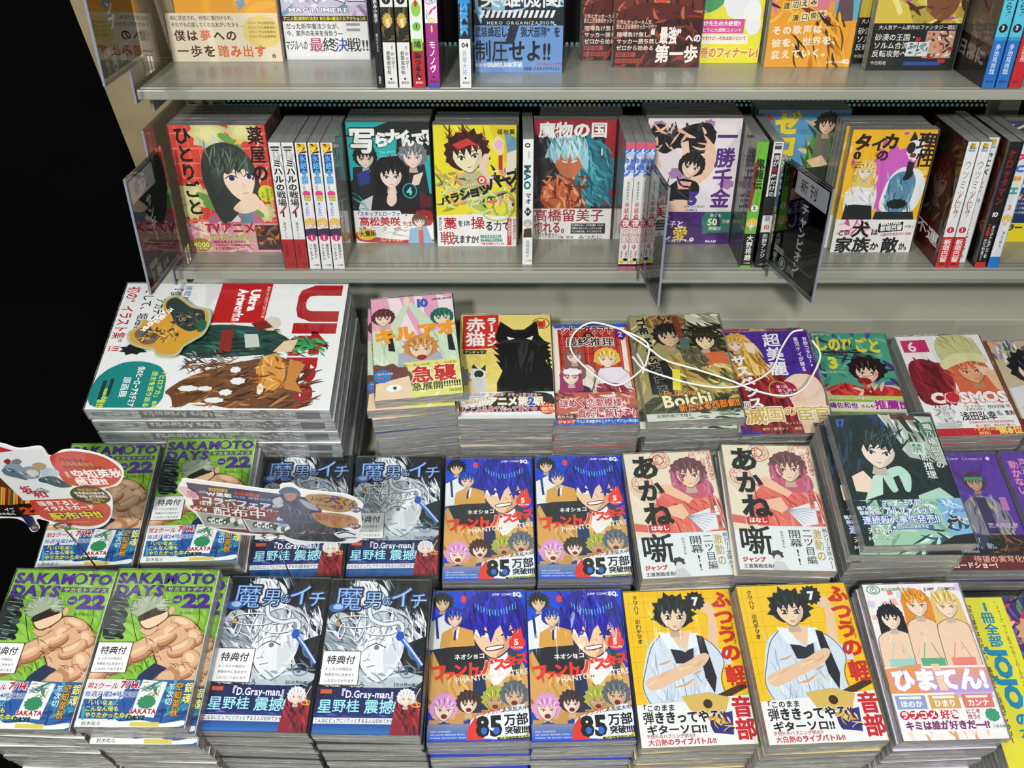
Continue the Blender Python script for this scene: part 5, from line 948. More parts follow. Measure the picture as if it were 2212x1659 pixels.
def f(A, h):
    A.R(0, 0, 100, h, 'b8a040'); A.F(0, 20, 100, 112, ['d8c45c', '6c7c2c', 'e8d880', 'b04c9c', '4c2c1c'], 70, 22, 5, 3); A.P([(50,60),(70,44),(90,56),(92,88),(76,104),(56,92)], '7c4c30'); A.F(52, 48, 92, 100, ['5c3420', '9c6840'], 20, 14, 2.6, 5); A.P([(0,70),(34,84),(44,104),(0,108)], 'd8c048'); A.P([(6,64),(12,62),(30,92),(26,96)], 'f0e08c')
def fb(A, h):
    A.R(0, 104, 100, h, '16161a'); A.T('大人気ゲーム原作のファンタジー戦記', 6, 105.6, 5.4, 'e8e4dc', .01, fit=88)
    for i, l in enumerate(('砂漠の王国・', 'ソルム合流!', '反転攻勢へ―!!')): A.T(l, 4, 115+9*i, 8, 'f0ece0', .015)
    A.R(62, 112, 94, 142, 'c89c80'); A.F(63, 113, 93, 141, ['8c2c34', 'e8dcd0', '2c2c3c', 'c86c4c'], 40, 8, 2.4, 4); A.R(42, 124, 54, 140, 'd8dce0'); A.R(55, 124, 67, 140, 'd8dce0'); A.F(43, 126, 66, 139, ['3c4450', '8c949c'], 20, 6, 2, 5); A.T('30', 50, 118, 6, 'c83c38', .04); A.T('300', 80, 142, 6, 'd83c30', .04); A.R(42, 146, 84, 150, '2c4c9c'); A.T('今日和老', 4, 145, 4.6, 'e8e4dc', .01)
design('desert', J, 'b8a040', f, (104, fb), None, None, edge='6c6040')

# large art book: its own upright is turned a quarter, so it is laid out here as it lies
def ultra_front(A, h):
    A.R(0, 0, 100, h, 'eceeee')
    A.T('Ultra', 101.5, .5, 25.5, 'a8141c', .05, rot=90, fit=72); 
    A.R(0, 0, 78.5, h, 'eceeee'); A.R(98.5, 0, 100, h, 'eceeee')
    A.P([(43,0),(66,0),(65.4,23.5),(42,23.5)], 'bc1c20'); A.T('Ultra', 62, 3.5, 5.8, 'ffffff', .05, rot=90); A.T('Artworks', 56.4, 3.5, 5.8, 'ffffff', .05, rot=90, fit=19); A.T('僕のヒーローアカデミア 公式イラスト集', 65.2, 1.6, 1.7, 'ffe0e0', .02, rot=90, fit=19); A.T('堀越耕平', 50.6, 15, 2.6, 'e89090', .02, v=True)
    A.T('初の“イラスト集”!!!', 7, 2, 6.4, 'b01820', .02, rot=90, fit=38); A.T('そして、堀越耕平', 14, 3, 5.2, '181818', .02, rot=90, fit=30); A.T('『僕のヒーロー', 26, 1, 5.6, '181818', .02, rot=90, fit=26); A.T('アカデミア』', 20, 9, 5, '181818', .02, rot=90, fit=20); A.T('連載10周年', 30, 1, 3.4, '3c88a8', .02, rot=90)
    A.P([(14,32),(26,30),(44,24),(66,26),(78,32),(80,38),(66,42),(40,44),(26,40),(14,38)], '24443c'); A.F(16, 27, 78, 42, ['1c2c2c', '2f5c50', '16201c', '24505c', '20403c', '3c7464'], 110, 10, 1.2, 3, 0, 22); A.P([(48,28),(53,27),(54,40),(49,41)], '8c2c24'); A.P([(58,30),(64,30),(66,37),(60,38)], 'c8d0c8')
    A.E(12, 39, 5, 2.6, '181c1c', .3, 16, 2); A.E(69, 24, 4, 4, 'd8d0bc', .1); A.P([(60,24),(66,22),(70,26),(64,28)], '7c2420'); A.E(84, 35.5, 6.5, 3.4, '3c9c5c', .4, 22, 4); A.F(78, 33, 94, 42, ['2c7c48', '50b070', '16201c'], 40, 5, .9, 4, 20, 40)
    A.P([(76,34),(82,33),(80,40),(72,40)], 'e8c8a8'); A.F(36, 40, 58, 50, ['303434', '101414', '8c9494'], 50, 7, .7, 6, 20, 30)
    A.P([(30,62),(38,54),(52,48),(72,42),(80,44),(86,52),(84,64),(88,h),(60,h),(44,66),(36,h),(34,64)], '6c4428'); A.F(38, 46, 92, h-2, ['8c5c34', '4c2c1c', 'b87c44', '7c4c30', '342418', '6c4c34'], 150, 9, 1.1, 5, 160, 30)
    for x, y, rx, ry in ((58,50,2.2,1.6),(56,62,2.6,1.6),(60,56,3,1.8),(70,60,1.4,3),(47,60,3,1.2),(76,56,1.6,2.6),(52,66,4,1.4),(40,60,4,1.5)): A.E(x, y, rx, ry, 'eceeee', .12, 14, int(x))
    A.P([(68,44),(74,40),(78,46),(80,54),(76,62),(70,58),(66,50)], 'd89848'); A.F(67, 44, 79, 60, ['f0c070', 'b06c30', '7c4420'], 26, 6, 1, 8); A.P([(80,44),(87,47),(84,56),(88,62),(80,60)], 'c88440')
    A.P([(0,h),(0,56),(4,50),(10,46),(18,45.5),(26,48),(30,54),(31,h)], '1c8480'); A.T('「ヒロアカ」10年の', 29.4, 50, 2.7, 'd8e858', .03, rot=90); A.T('歴史を振り返る', 26, 51, 2.7, 'd8e858', .03, rot=90); A.T('僕のヒーローアカデミア', 20, 48.5, 3.4, 'f0f8f8', .04, rot=90, out='14504c', fit=21); A.T('原画展', 15.6, 54, 3.6, 'f0f8f8', .03, rot=90); A.T('開催!!', 8, 60, 4, 'd8e858', .03, rot=90)
    A.R(4, 56, 5.6, 66, '143c3a'); A.R(7, 55, 8.4, 64, '143c3a')
# ------------------------------------------------------------------ spine-out designs (front seen at an angle, spine lettering in millimetres)
def plain_front(c1, cols, band=None, seed=3, bandtext=None, head=None):
    def f(A, h):
        A.R(0, 0, 100, h, c1); A.F(0, 0, 100, h, cols, 50, 24, 4, seed)
        if head: A.head(56, 60, 24, head[0], head[1], seed, .14)
        if band: A.R(0, h*.72, 100, h, band)
        if bandtext: A.T(bandtext, 20, h*.76, 18, 'f4f0f0', .05, fit=70)
    return f
def spine_design(key, size, T, bg, spf, frontf=None, edge=None, back='e4e4e2', pages_edge=None):
    design(key, size, bg, frontf or (lambda A, h: None), spine=spf, edge=edge or bg, back=back); D[key]['T'] = T
def sp(A, T, H):
    A.R(0, 0, T, H, 'e6e6e6'); A.R(2, 5, T-2, 7.5, '333333'); A.R(3, 9, T-3, 11, '444444'); A.F(1, 12, T-1, 60, ['b8bcc0', '8c9094', 'f4f4f4'], 30, 16, 1.4, 3, 80)
    A.T('ミハルの戦場', 2, 22, 12, '141414', .04, v=True, fit=64, out='f0f0f0'); A.S([(12,86),(3,96)], 2.2, 'b82028', smooth=False); A.T('1', 4.5, 91, 11, '141414', .05); A.T('藤本ケンシ', 5, 108, 4, '444444', v=True, fit=24); A.R(0, 133, T, H, 'a8262a'); A.T('濱田轟天', 3, 140, 5, '6c1418', .02, v=True); A.T('小学館', 4, 168, 3, '201010', .02)
spine_design('battlefield_spine', J, 15.4, 'e6e6e6', sp, back='ececea')
def sp(A, T, H):
    A.R(0, 0, T, H, 'e8e8ea'); A.R(2, 1, T-2, 14, 'e0b020'); A.F(3, 3, T-3, 13, ['1c1810', 'f4d860'], 10, 6, 2, 2); A.R(2.5, 15, T-2.5, 40, '1c3c9c'); A.T('氷結令嬢', 3.6, 16, 8, '5cc0f0', .05, v=True, fit=38, out='182c6c'); A.T('フェルノさまは', 3.2, 54, 4, '20408c', .03, v=True, fit=20)
    A.E(T/2, 68, 5, 4, 'e83c8c', .1); A.T('弱', 3.8, 70, 8, 'ecd820', .05, out='1c3c9c'); A.T('あったかい', 3.4, 80, 5, '3c70c8', .03, v=True, fit=20); A.head(T/2, 110, 6.5, 'e8bc5c', 'f6dcc6', 4, .2); A.P([(0,118),(T,116),(T,128),(0,128)], '3c3454')
    A.E(T/2, 130, 5.4, 5, 'd81c6c'); A.T('1', T/2-2, 126, 8, 'ffffff', .05); A.T('ハレノチアメ', 2, 139, 4.4, '202020', .03, v=True, fit=24); A.T('聖坂タカト', 8, 139, 4.4, '202020', .03, v=True, fit=22); A.T('小学館', 4, 169, 3, '202020', .02)
spine_design('ice_spine', J, 14.6, 'e8e8ea', sp, back='f0ecec')
def sp(A, T, H):
    A.R(0, 0, T, H, 'eef0ee'); A.ring(6, 8, 3.6, 3, 1.6, '181818'); A.T('SUNDAY', 9, 16, 2.6, '181818', rot=90); A.T('MAO', 12.4, 34, 12, '1c5c6c', .04, rot=90, fit=34); A.T('マオ', 3.4, 72, 8, '181818', .03, v=True); A.P([(7,92),(12,99),(7,106),(2,99)], '181818'); A.T('24', 4, 96, 5, 'f0f0f0', .03)
    A.P([(2,124),(12,122),(13,136),(1,136)], '4c3828'); A.head(7, 116, 5, 'b0b4b4', 'f0dccc', 3, .2); A.T('高橋留美子', 4.4, 140, 5.4, '606468', .0, v=True, fit=26); A.T('小学館', 4, 169, 3, '303030')
spine_design('white_blue_spine', J, 13.6, 'eef0ee', sp)
def sp(A, T, H):
    A.R(0, 0, T, H, 'ecebea'); A.R(0, 0, T, 9, 'd85c7c'); A.P([(0,9),(T,9),(T,40),(0,46)], '5c84d8'); A.F(1, 10, T-1, 42, ['a8c8f4', '3c5cb0', 'e4f0fc'], 30, 9, 2, 3); A.head(T/2, 18, 4.6, 'a8ccf0', 'f4e4dc', 4, .2)
    A.T('異伝絵本草子', 5, 52, 3, '303030', v=True, fit=26); A.T('半妖の', 3.4, 80, 6.4, 'c03c50', .04, v=True, fit=24); A.E(T/2, 110, 6.4, 8, 'c8404c'); A.T('夜叉姫', 1.6, 104, 10, 'f4f0ee', .05, v=True, fit=34, out='c8404c'); A.P([(6.7,140),(9.6,144),(6.7,148),(3.8,144)], 'c8404c'); A.T('9', 5, 141.4, 5, 'f4f0ee', .03)
    A.T('高橋留美子', 2, 149, 2.6, 'b03c50', v=True); A.T('犬夜叉', 8, 149, 3.4, '202020', .02, v=True); A.E(9, 163, 3, 2.6, '181818'); A.E(4.6, 166, 3.4, 3, 'e0d020'); A.R(0, 169.5, T, 173, '2c2020'); A.R(0, 173, T, H, 'd85c7c')
spine_design('pink_spine', J, 12.4, 'ecebea', sp, back='24283c')
def sp(A, T, H):
    A.R(0, 0, T, H, '6cb83c'); A.P([(0,30),(5,20),(6,60),(3,96),(0,90)], '8c3c30'); A.T('ビッグコミックス', 3, 3, 3, 'a03020', v=True, fit=12); A.T('鬼龍伝', 1.8, 22, 12, '181c14', .05, v=True, fit=42); A.T('キリュウでん', 9, 68, 3, '181c14', .02, v=True, fit=18); A.E(T/2+1, 90, 4.6, 4.8, 'e8ecec'); A.T('2', T/2-1, 86, 7, '181818', .04)
    A.head(T/2, 112, 6.4, 'e0c050', 'f4dcc8', 4, .24); A.R(0, 126, T, H-3, '1a1a18'); A.T('大野将磨', 4, 128, 9, 'f0f0ec', .04, v=True, fit=38); A.T('小学館', 4, 168, 3, 'f0f0ec')
spine_design('green_spine', J, 15, '6cb83c', sp, plain_front('a8b888', ['c8d0a8', '8c5c40', 'e0d8c0', '5c6c4c', 'd8a050'], '3c3c34'), back='9cb878')
def sp(A, T, H):
    A.R(0, 0, T, H, 'dfe0e0'); A.R(2, 2, T-2, 3.4, '282828'); A.R(2, 5, T-2, 10, '484848'); A.R(2.4, 15, T-2.4, 74, '161616')
    for i, ch in enumerate('僕が死ぬだけの百物語'): A.T(ch, 2.6, 17+8.2*i, 7.6, 'c83030' if ch == '死' else 'e8e8e8', .02)
    A.R(0, 74, T, 100, '1c1c1c'); A.R(3, 101, T-3, 108, 'a0a0a0'); A.T('10', 2, 112, 9, 'c04038', .02, fit=9); A.R(0, 124, T, H, '18181a'); A.T('的野アンジ', 3.6, 126, 7, 'f0f0f0', .02, v=True, fit=36); A.T('小学館', 3, 170, 3, 'e0e0e0')
spine_design('black_white_spine', J, 12.8, 'dfe0e0', sp, plain_front('d8d0c4', ['c84030', 'f0ece4', '7c2018', 'e8b060', '404040'], '20201c'))
def sp(A, T, H):
    A.R(0, 0, T, H, 'ededee'); A.R(4, 2, T-4, 9, 'd0b020'); A.F(4, 3, T-4, 9, ['181818'], 6, 4, 1, 2); A.R(3, 10, T-3, 13, '6cb0e0'); A.T('ウツミツカサ', 3, 24, 9, '1c1c1c', -.01, v=True, fit=80); A.S([(8,70),(4,84),(9,96)], 1, 'c03040'); A.E(T/2, 121, 5, 4.4, 'c83040'); A.T('1', T/2-2, 117, 7, 'ffffff', .03)
    A.R(0, 131, T, H, 'd42c2c'); A.T('板垣巴留', 2.4, 134, 10, 'f4f0f0', .05, v=True, fit=34); A.R(3, 170, T-3, 172, '6c1818')
spine_design('white_red_spine', J, 14.4, 'ededee', sp, plain_front('6c5044', ['3c2c28', 'd8a088', '8c7060', 'a86c58', 'e8c8b4'], 'a83038', 5, '不運', ('9c4838', 'e8c0a8')), back='3c3430')
def sp(A, T, H):
    A.R(0, 0, T, H, 'e8e8ea'); A.R(3, 2, T-3, 10, 'd0b020'); A.R(2, 11, T-2, 14, '6cb0e0'); A.T('SHY', 12.4, 20, 11, '20202c', .02, rot=90, fit=34, gap=.2); A.T('シャイ', 6, 58, 4, '20202c', v=True, fit=18); A.T('29', 3, 82, 8, '20202c', .0, fit=8); A.R(0, 124, T, H, 'f0f0f0'); A.T('TVアニメ第2期', 2, 126, 7, '181818', .04, v=True, fit=44)
spine_design('white_grey_spine', J, 13.6, 'e8e8ea', sp, plain_front('c89880', ['e8c4a8', 'a87058', 'f0dcc8'], None, 4, None, ('c8843c', 'f0c8a8')))
def sp(A, T, H):
    A.R(0, 0, T, H, '181414'); A.T('ケロッタマン', 2.6, 10, 9, '8c2420', .03, v=True, fit=76, out='4c1410'); A.T('10', 2.4, 94, 9, 'f0ecec', .03, fit=9); A.T('フェア開催!', 2, 112, 5, 'e84030', .03, v=True, fit=20); A.T('オリジナルグッズを', 8, 114, 4.6, 'f0f0f0', .03, v=True, fit=48); A.T('手に入れよう!!', 2.4, 134, 5, 'f0f0f0', .03, v=True, fit=32); A.R(0, 168, T, H, 'c83034')
spine_design('dark_spine', J, 14, '181414', sp, plain_front('8c4c34', ['c87850', '4c2418', 'e0a880'], '303030', 4, None, ('1c1410', 'c88860')))
def sp(A, T, H):
    A.R(0, 0, T, H, 'e4e6ea'); A.R(3, 2, T-3, 9, 'd0b020')
    for i, (ch, c) in enumerate(zip('RUSH', ('e83c78', '3c78d8', 'e8a030', '3cb0a0'))): A.T(ch, 12, 16+15*i, 13, c, .07, rot=90)
    A.T('2', 4, 84, 9, 'e8843c', .05); A.head(T/2, 106, 5.6, 'e8c458', 'f6dcc6', 4, .2); A.T('沖乃ゆう', 6, 122, 4.4, '202020', v=True, fit=26); A.R(0, 160, T, H, '1c7cd8')
spine_design('rainbow_spine', J, 13.6, 'e4e6ea', sp, plain_front('a0b8d8', ['e8ecf4', '6c88b8', 'f0c8a8'], '3c3c4c'))
def sp(A, T, H): A.R(0, 0, T, H, '17151a'); A.T('試し読み小冊子', 1.6, 62, 4.6, 'f0f0f0', .03, v=True, fit=38); A.T('電子コミックス', 2, 112, 3, 'd0d0d0', .02, v=True); A.T('集英社', 2, 162, 3, 'f0f0f0', v=True)
spine_design('booklet_spine', J, 8, '17151a', sp, back='2c2430')
def sp(A, T, H):
    A.R(0, 0, T, H, 'e9eae6'); A.E(T/2, 74, 5, 5, '161616'); A.T('1', T/2-1.6, 70, 6.6, 'f0f0f0', .03); A.R(0, 82, T, 122, '201c14'); A.F(1, 84, T-1, 120, ['3c3424', '0c0a08', '6c5c2c'], 26, 10, 2, 3); A.E(T/2, 97, 5.6, 8, 'c8a83c', .1); A.P([(5,96),(10,94),(10,104),(7,106)], 'f0dca0')
    A.T('原作', 9.6, 126, 2.4, '303030', v=True); A.T('かっぴー', 9, 133, 4.4, '181818', .02, v=True, fit=20); A.T('都築真佐秋', 3.4, 132, 5, '181818', .02, v=True, fit=28); A.E(T/2, 165, 1.3, 1.3, '161616'); A.T('集英社', 3, 168, 3.2, '181818', .02)
spine_design('portrait_spine', J, 15, 'e9eae6', sp, back='1c1a18')
def sp(A, T, H): A.R(0, 0, T, H, 'ecf0e8'); A.E(T/2, 84, 5.6, 9, '8cd050'); A.E(T/2, 78, 2, 4, 'c83030'); A.E(T/2, 104, 5, 5, '6cc03c'); A.T('1', T/2-1.6, 100, 6.6, '181818', .03); A.R(0, 122, T, H, 'b82430'); A.R(1.5, 118, T-1.5, 132, '8ccc48'); A.T('鳩', 3, 120, 9, '20241c', .04); A.T('胸つるん', 3, 134, 8, '18100f', .05, v=True, fit=30); A.E(T/2, 165, 1.2, 1.2, 'f0f0f0'); A.T('集英社', 3, 168, 3.2, 'f4f0f0', .02)
spine_design('green_red_spine', J, 15, 'ecf0e8', sp, back='b82430')
def sp(A, T, H): A.R(0, 0, T, H, 'f0ecf4'); A.F(1, 60, T-1, 112, ['e89cc8', '8ccce8', 'd83c78', 'ffffff'], 30, 9, 2, 3); A.R(0, 100, T, 172, 'a82c88'); A.ring(T/2, 97, 4.4, 2.8, 1.2, 'e8d020'); A.T('1', T/2-2.4, 101, 10, 'f0dc30', .05); A.T('モノノヴ', 3.4, 120, 7.6, 'ffffff', .03, v=True, fit=38); A.E(T/2, 163, 1.3, 1.3, '181818'); A.R(0, 172, T, H, '2c58c0'); A.T('集英社', 3, 167, 3.2, '201020', .02)
spine_design('magenta_spine', J, 14.6, 'a82c88', sp, back='c83ca0')
def sp(A, T, H): A.R(0, 0, T, H, 'eef0f2'); A.R(0, 60, T, 78, '2c90d8'); A.R(0, 78, T, 118, '161c28'); A.T('SKK', 12.6, 78, 11, '3ca4ec', .07, rot=90, fit=38); A.T('少女たちの世界', 1.6, 82, 2.6, 'f0f0f0', .01, v=True, fit=30); A.T('04', 3, 121, 7.6, '181818', .03, fit=8.4); A.T('赤塚大将', 3.4, 131, 5.6, '7c9cc0', .01, v=True, fit=30); A.E(T/2, 164, 1.3, 1.3, '161616'); A.T('集英社', 3, 168, 3.2, '181818', .02)
spine_design('blue_white_spine', J, 13.6, 'eef0f2', sp, plain_front('d8d4c8', ['e8e4d8', 'b8b4a8'], None))
def sp(A, T, H): A.R(0, 0, T, H, '2c9cd8'); A.R(0, 0, T, 116, '58c8e4'); A.T('知らず', 3, 66, 8.4, '141c28', .02, v=True, fit=30); A.E(T/2, 106, 5, 5, '14181c'); A.T('3', T/2-2, 102, 6.6, 'f0f0f0', .04); A.R(0, 120, T, H, '2474c8'); A.T('多治見尚哉', 3.6, 124, 7, 'e8f4fc', .02, v=True, fit=36); A.T('集英社', 3, 167, 3.2, '101828', .02)
spine_design('sky_spine', J, 14.6, '2c9cd8', sp, plain_front('a8a498', ['8c3c30', 'c8c0b0', 'd8d0c0', '5c5850', 'b85040'], '3c3430', 6, '日常に'), back='2474c8')
def sp(A, T, H): A.R(0, 0, T, H, 'c8242c'); A.R(0, 0, T, 110, '58c8e4'); A.T('知らず', 3, 66, 8.4, '141c28', .02, v=True, fit=30); A.E(T/2, 104, 5, 5, '14181c'); A.T('3', T/2-2, 100, 6.6, 'f0f0f0', .04); A.T('多治見', 3.6, 124, 7, 'f4e8e8', .02, v=True); A.T('集英社', 3, 167, 3.2, '101828', .02)
spine_design('red_spine', J, 14.6, 'c8242c', sp, plain_front('a8a498', ['8c3c30', 'c8c0b0', 'd8d0c0'], '3c3430'), back='c8242c')

# ------------------------------------------------------------------ book meshes
def sheet_profile(W, T, t=.45, r=2.2):
    """cross-section (x, z) of a wrapped cover: front board, rounded spine edge on the right, back board"""
    out = [(-W/2, T)] + [(W/2 - r + r*math.sin(a), T - r + r*math.cos(a)) for a in (0, .52, 1.05, 1.571)] + [(W/2 - r + r*math.cos(a), r - r*math.sin(a)) for a in (0, .52, 1.05, 1.571)] + [(-W/2, 0)]
    i = r - t
    inn = [(-W/2, T-t)] + [(W/2 - r + i*math.sin(a), T - r + i*math.cos(a)) for a in (0, .52, 1.05, 1.571)] + [(W/2 - r + i*math.cos(a), r - i*math.sin(a)) for a in (0, .52, 1.05, 1.571)] + [(-W/2, t)]
    return out, inn
def sheet_chunk(W, Lh, T, cf, cs, cb):
    o, i = sheet_profile(W, T); n = len(o); V = []; F = []; C = []
    for y in (-Lh/2, Lh/2):
        V += [(x, y, z) for x, z in o] + [(x, y, z) for x, z in i]
    m = 2*n
    for k in range(n-1):
        c = lin(cf) if k < 1 else (lin(cs) if k < n-2 else lin(cb))
        F.append((k, k+1, m+k+1, m+k)); C.append(c); F.append((n+k+1, n+k, m+n+k, m+n+k+1)); C.append(lin('e8e8e4'))
        F.append((k, n+k, n+k+1, k+1)); C.append(c); F.append((m+k, m+k+1, m+n+k+1, m+n+k)); C.append(c)
    F += [(0, m, m+n, n), (n-1, 2*n-1, m+2*n-1, m+n-1)]; C += [lin(cf), lin(cb)]
    return V, F, C
def zn(Z, top=1.0):
    mx = Z.max() or 1
    return Z*min(.004, top/mx)
def chunk(A, fn, top=.9):
    V = np.concatenate(A.V); Z = np.concatenate(A.Z).astype(float); T = np.concatenate(A.TT); C = np.concatenate(A.C)
    return fn(V[:, 0], V[:, 1], .02 + zn(Z, top)), T, C
PM = {}
def book_meshes(key, T):
    if (key, T) in PM: return PM[(key, T)]
    d = D[key]; W, Lh = d['size']; s = W/100; r = {}
    fr = lambda x, y, z: np.stack([x*s - W/2, Lh/2 - y*s, T + z], 1)
    ch = [sheet_chunk(W, Lh, T, d['edge'], d['edge'], d['back']), chunk(d['front'], lambda x, y, z: np.stack([np.minimum(x*s, W-1.2) - W/2, Lh/2 - y*s, T + z], 1))]
    spc = []
    if d['spine']:
        A = Art(0, 0, T, Lh); d['spine'](A, T, Lh)
        ch.append(chunk(A, lambda x, y, z: np.stack([W/2 + z*.6, Lh/2 - y, T - x], 1), .5))
    r['cover'] = build_print(key + '_cover', ch, M['print'])
    r['plain'] = build_print(key + '_plain_cover', [ch[0]] + ch[2:], M['print'])
    V, F = boxes([(-W/2 + .8, -Lh/2 + .6, .5, W/2 - 1.2, Lh/2 - .6, T - .5)])
    r['page_block'] = mesh_from(key + '_pages', [Vector(v)*MM for v in V], F, [M['pages']])
    if d['band']:
        r['paper_band'] = build_print(key + '_band', [chunk(d['band'], lambda x, y, z: np.stack([np.minimum(x*s, W-1) - W/2, Lh/2 - y*s, T + 1.0 + z], 1), .5)], M['print'])
    if d['sticker']:
        r['insert_label'] = build_print(key + '_label', [chunk(d['sticker'], lambda x, y, z: np.stack([x*s - W/2 + .6, Lh/2 - y*s, T + 1.55 + z], 1), .2)], M['print'])
    e = .7; zt = T + 2.0
    V, F = boxes([(-W/2 - e, -Lh/2 - e, -.05, W/2 + e, Lh/2 + e, zt)]); 
    r['film'] = mesh_from(key + '_film', [Vector(v)*MM for v in V], F[1:], [M['film_side'], M['film']], [1] + [0]*4)
    V, F = boxes([(-W/2 - e, -Lh/2 - e, -.05, W/2 + e, Lh/2 + e, T - .1)])
    r['film_low'] = mesh_from(key + '_film_low', [Vector(v)*MM for v in V], F[2:], [M['film_side']])
    PM[(key, T)] = r; return r
def book(key, T, mtx, label, group=None, art=True, zs=1.0, name='paperback_book', wrap=True):
    r = book_meshes(key, T)
    o = empty(name, label, 'book', group); o.matrix_world = mtx @ Matrix.Diagonal((1, 1, zs, 1))
    link('page_block', r['page_block'], o); link('cover', r['cover'] if art else r['plain'], o)
    if art and 'paper_band' in r: link('paper_band', r['paper_band'], o)
    if art and 'insert_label' in r: link('insert_label', r['insert_label'], o)
    if wrap: link('shrink_wrap', r['film'] if art else r['film_low'], o)
    return o
ORD = ['top', 'second', 'third', 'fourth', 'fifth', 'sixth', 'seventh', 'eighth', 'ninth', 'tenth', 'eleventh', 'twelfth', 'thirteenth', 'fourteenth', 'fifteenth', 'sixteenth']
DECK = 1190.0                                  # display deck, millimetres below the eye
rj = random.Random(11)
def stack(key, T0, pose, look, where, group, lower=(0, 0), shown=(), show_off={}):
    """pose: x, y, depth of the top cover below the eye (mm), turn, tilt about x, tilt about y (degrees)"""
    x, y, h, rz, tx, ty = pose
    n = max(1, round((DECK - h)/T0)); pitch = (DECK - h)/n; zs = (pitch - .25)/T0
    for i in range(n):
        top = i == 0
        z = EYE*1000 - h - pitch*(i+1) + .1
        jx, jy, jr = (0, 0, 0) if top else (rj.uniform(-1.3, 1.3) + lower[0], rj.uniform(-1.6, 1.6) + lower[1], rj.uniform(-.9, .9))
        if i in show_off: jx, jy, jr = show_off[i]
        k = max(0, 1 - i/max(n-1, 1))
        m = Matrix.Translation(Vector((x+jx, y+jy, z))*MM) @ Matrix.Rotation(math.radians(rz+jr), 4, 'Z') @ Matrix.Rotation(math.radians(ty*k*.35), 4, 'Y') @ Matrix.Rotation(math.radians(tx*k*.35), 4, 'X')
        lab = f'{look}, {ORD[i]} in {where}' if top else f'{look}, {ORD[i]} down in {where}'
        book(key, T0, m, lab, group, art=(top or i in shown), zs=zs)

# ------------------------------------------------------------------ the setting
def struct(name, me, parent=None): 
    o = link(name, me, parent); 
    if parent is None: o['kind'] = 'structure'; o['label'] = STRUCT_LABEL.get(name, name.replace('_', ' '))
    return o
STRUCT_LABEL = {'trim_2': 'black plinth left of the display table', 'floor': 'dark floor under the display', 'wall_left': 'black board closing the display on the left', 'wall_back': 'colourful wall of the next aisle seen through the perforated back', 'trim_1': 'beige upright board between black wall and shelves'}
def slab(name, b, m): V, F = boxes([b]); return mesh_from(name, [Vector(v)*MM for v in V], F, [m])
E_ = EYE*1000
struct('floor', slab('floor', (-2600, -2200, -20, 2600, 2200, 0), M['floor']))
struct('wall_left', slab('wall_left', (-2600, 1150, 0, -572, 1190, 2700), M['black']))
struct('wall_back', slab('wall_back', (-572, 1420, 0, 2600, 1460, 2700), M['far']))
struct('trim_1', slab('trim_1', (-571, 1140, 0, -440, 1160, 2600), M['beige']))
struct('trim_2', slab('trim_2', (-2600, 100, 0, -596, 1148, 360), M['black']))

tbl = empty('display_table', 'grey display platform carrying all the flat book stacks, raised ledge at back', 'display table', mtx=Matrix.Translation((0, 0, 0)))
zd = E_ - DECK
link('deck', bevel_box('deck', (-.590, .285, (zd-30)*MM, 1.25, 1.006, zd*MM), M['ledge'], .0015), tbl)
link('raised_ledge', bevel_box('raised_ledge', (-.590, 1.006, (zd-30)*MM, 1.25, 1.128, (E_-1132)*MM), M['ledge'], .0015), tbl)
link('front_panel', bevel_box('front_panel', (-.585, .300, 0, 1.24, .320, (zd-30)*MM), M['ledge'], .001), tbl)
link('side_panel', bevel_box('side_panel', (-.585, .320, 0, -.565, 1.12, (zd-30)*MM), M['black'], .001), tbl)

# the leaning shelf rack: u runs up its face, k runs into its depth
AL = math.radians(19.5); RU = Vector((0, math.sin(AL), math.cos(AL))); RK = Vector((0, math.cos(AL), -math.sin(AL))); RO = Vector((0, .9131, EYE - .9403))
RM = Matrix(((1, 0, 0), (0, RK.y, RU.y), (0, RK.z, RU.z))).to_4x4(); RM.translation = RO    # local x, y = depth, z = up the face
def RP(x, d, a): return RO + Vector((x*MM, 0, 0)) + RK*(d*MM) + RU*(a*MM)
rack = empty('bookshelf_rack', 'grey metal bookshelf rack leaning back with two shelves and perforated back', 'bookshelf', mtx=RM)
for a, nm in ((0, 'shelf'), (245, 'shelf')):
    sh = link(nm, bevel_box('shelf_board', (-.458, .003, a*MM + .004, 1.2, .224, (a+13)*MM), M['shelf'], .001), rack)
    link('front_lip', bevel_box('front_lip', (-.460, -.006, a*MM, 1.2, .003, (a+12.4)*MM), M['shelf'], .0015), sh)
    V, F = boxes([(-458, 8.2, a+12.9, 1200, 9.4, a+13.12), (-458, 17.5, a+12.9, 1200, 18.7, a+13.12)])
    link('groove', mesh_from('groove', [Vector(v)*MM for v in V], F, [M['groove']]), sh)
    link('end_bracket', bevel_box('end_bracket', (-.456, .02, a*MM - .022, -.452, .22, a*MM + .004), M['shelf'], .0006), sh)
for x in (-452, 700):
    link('upright', bevel_box('upright', (x*MM, .185, -.01, x*MM + .03, .222, 1.25), M['shelf'], .001), rack)
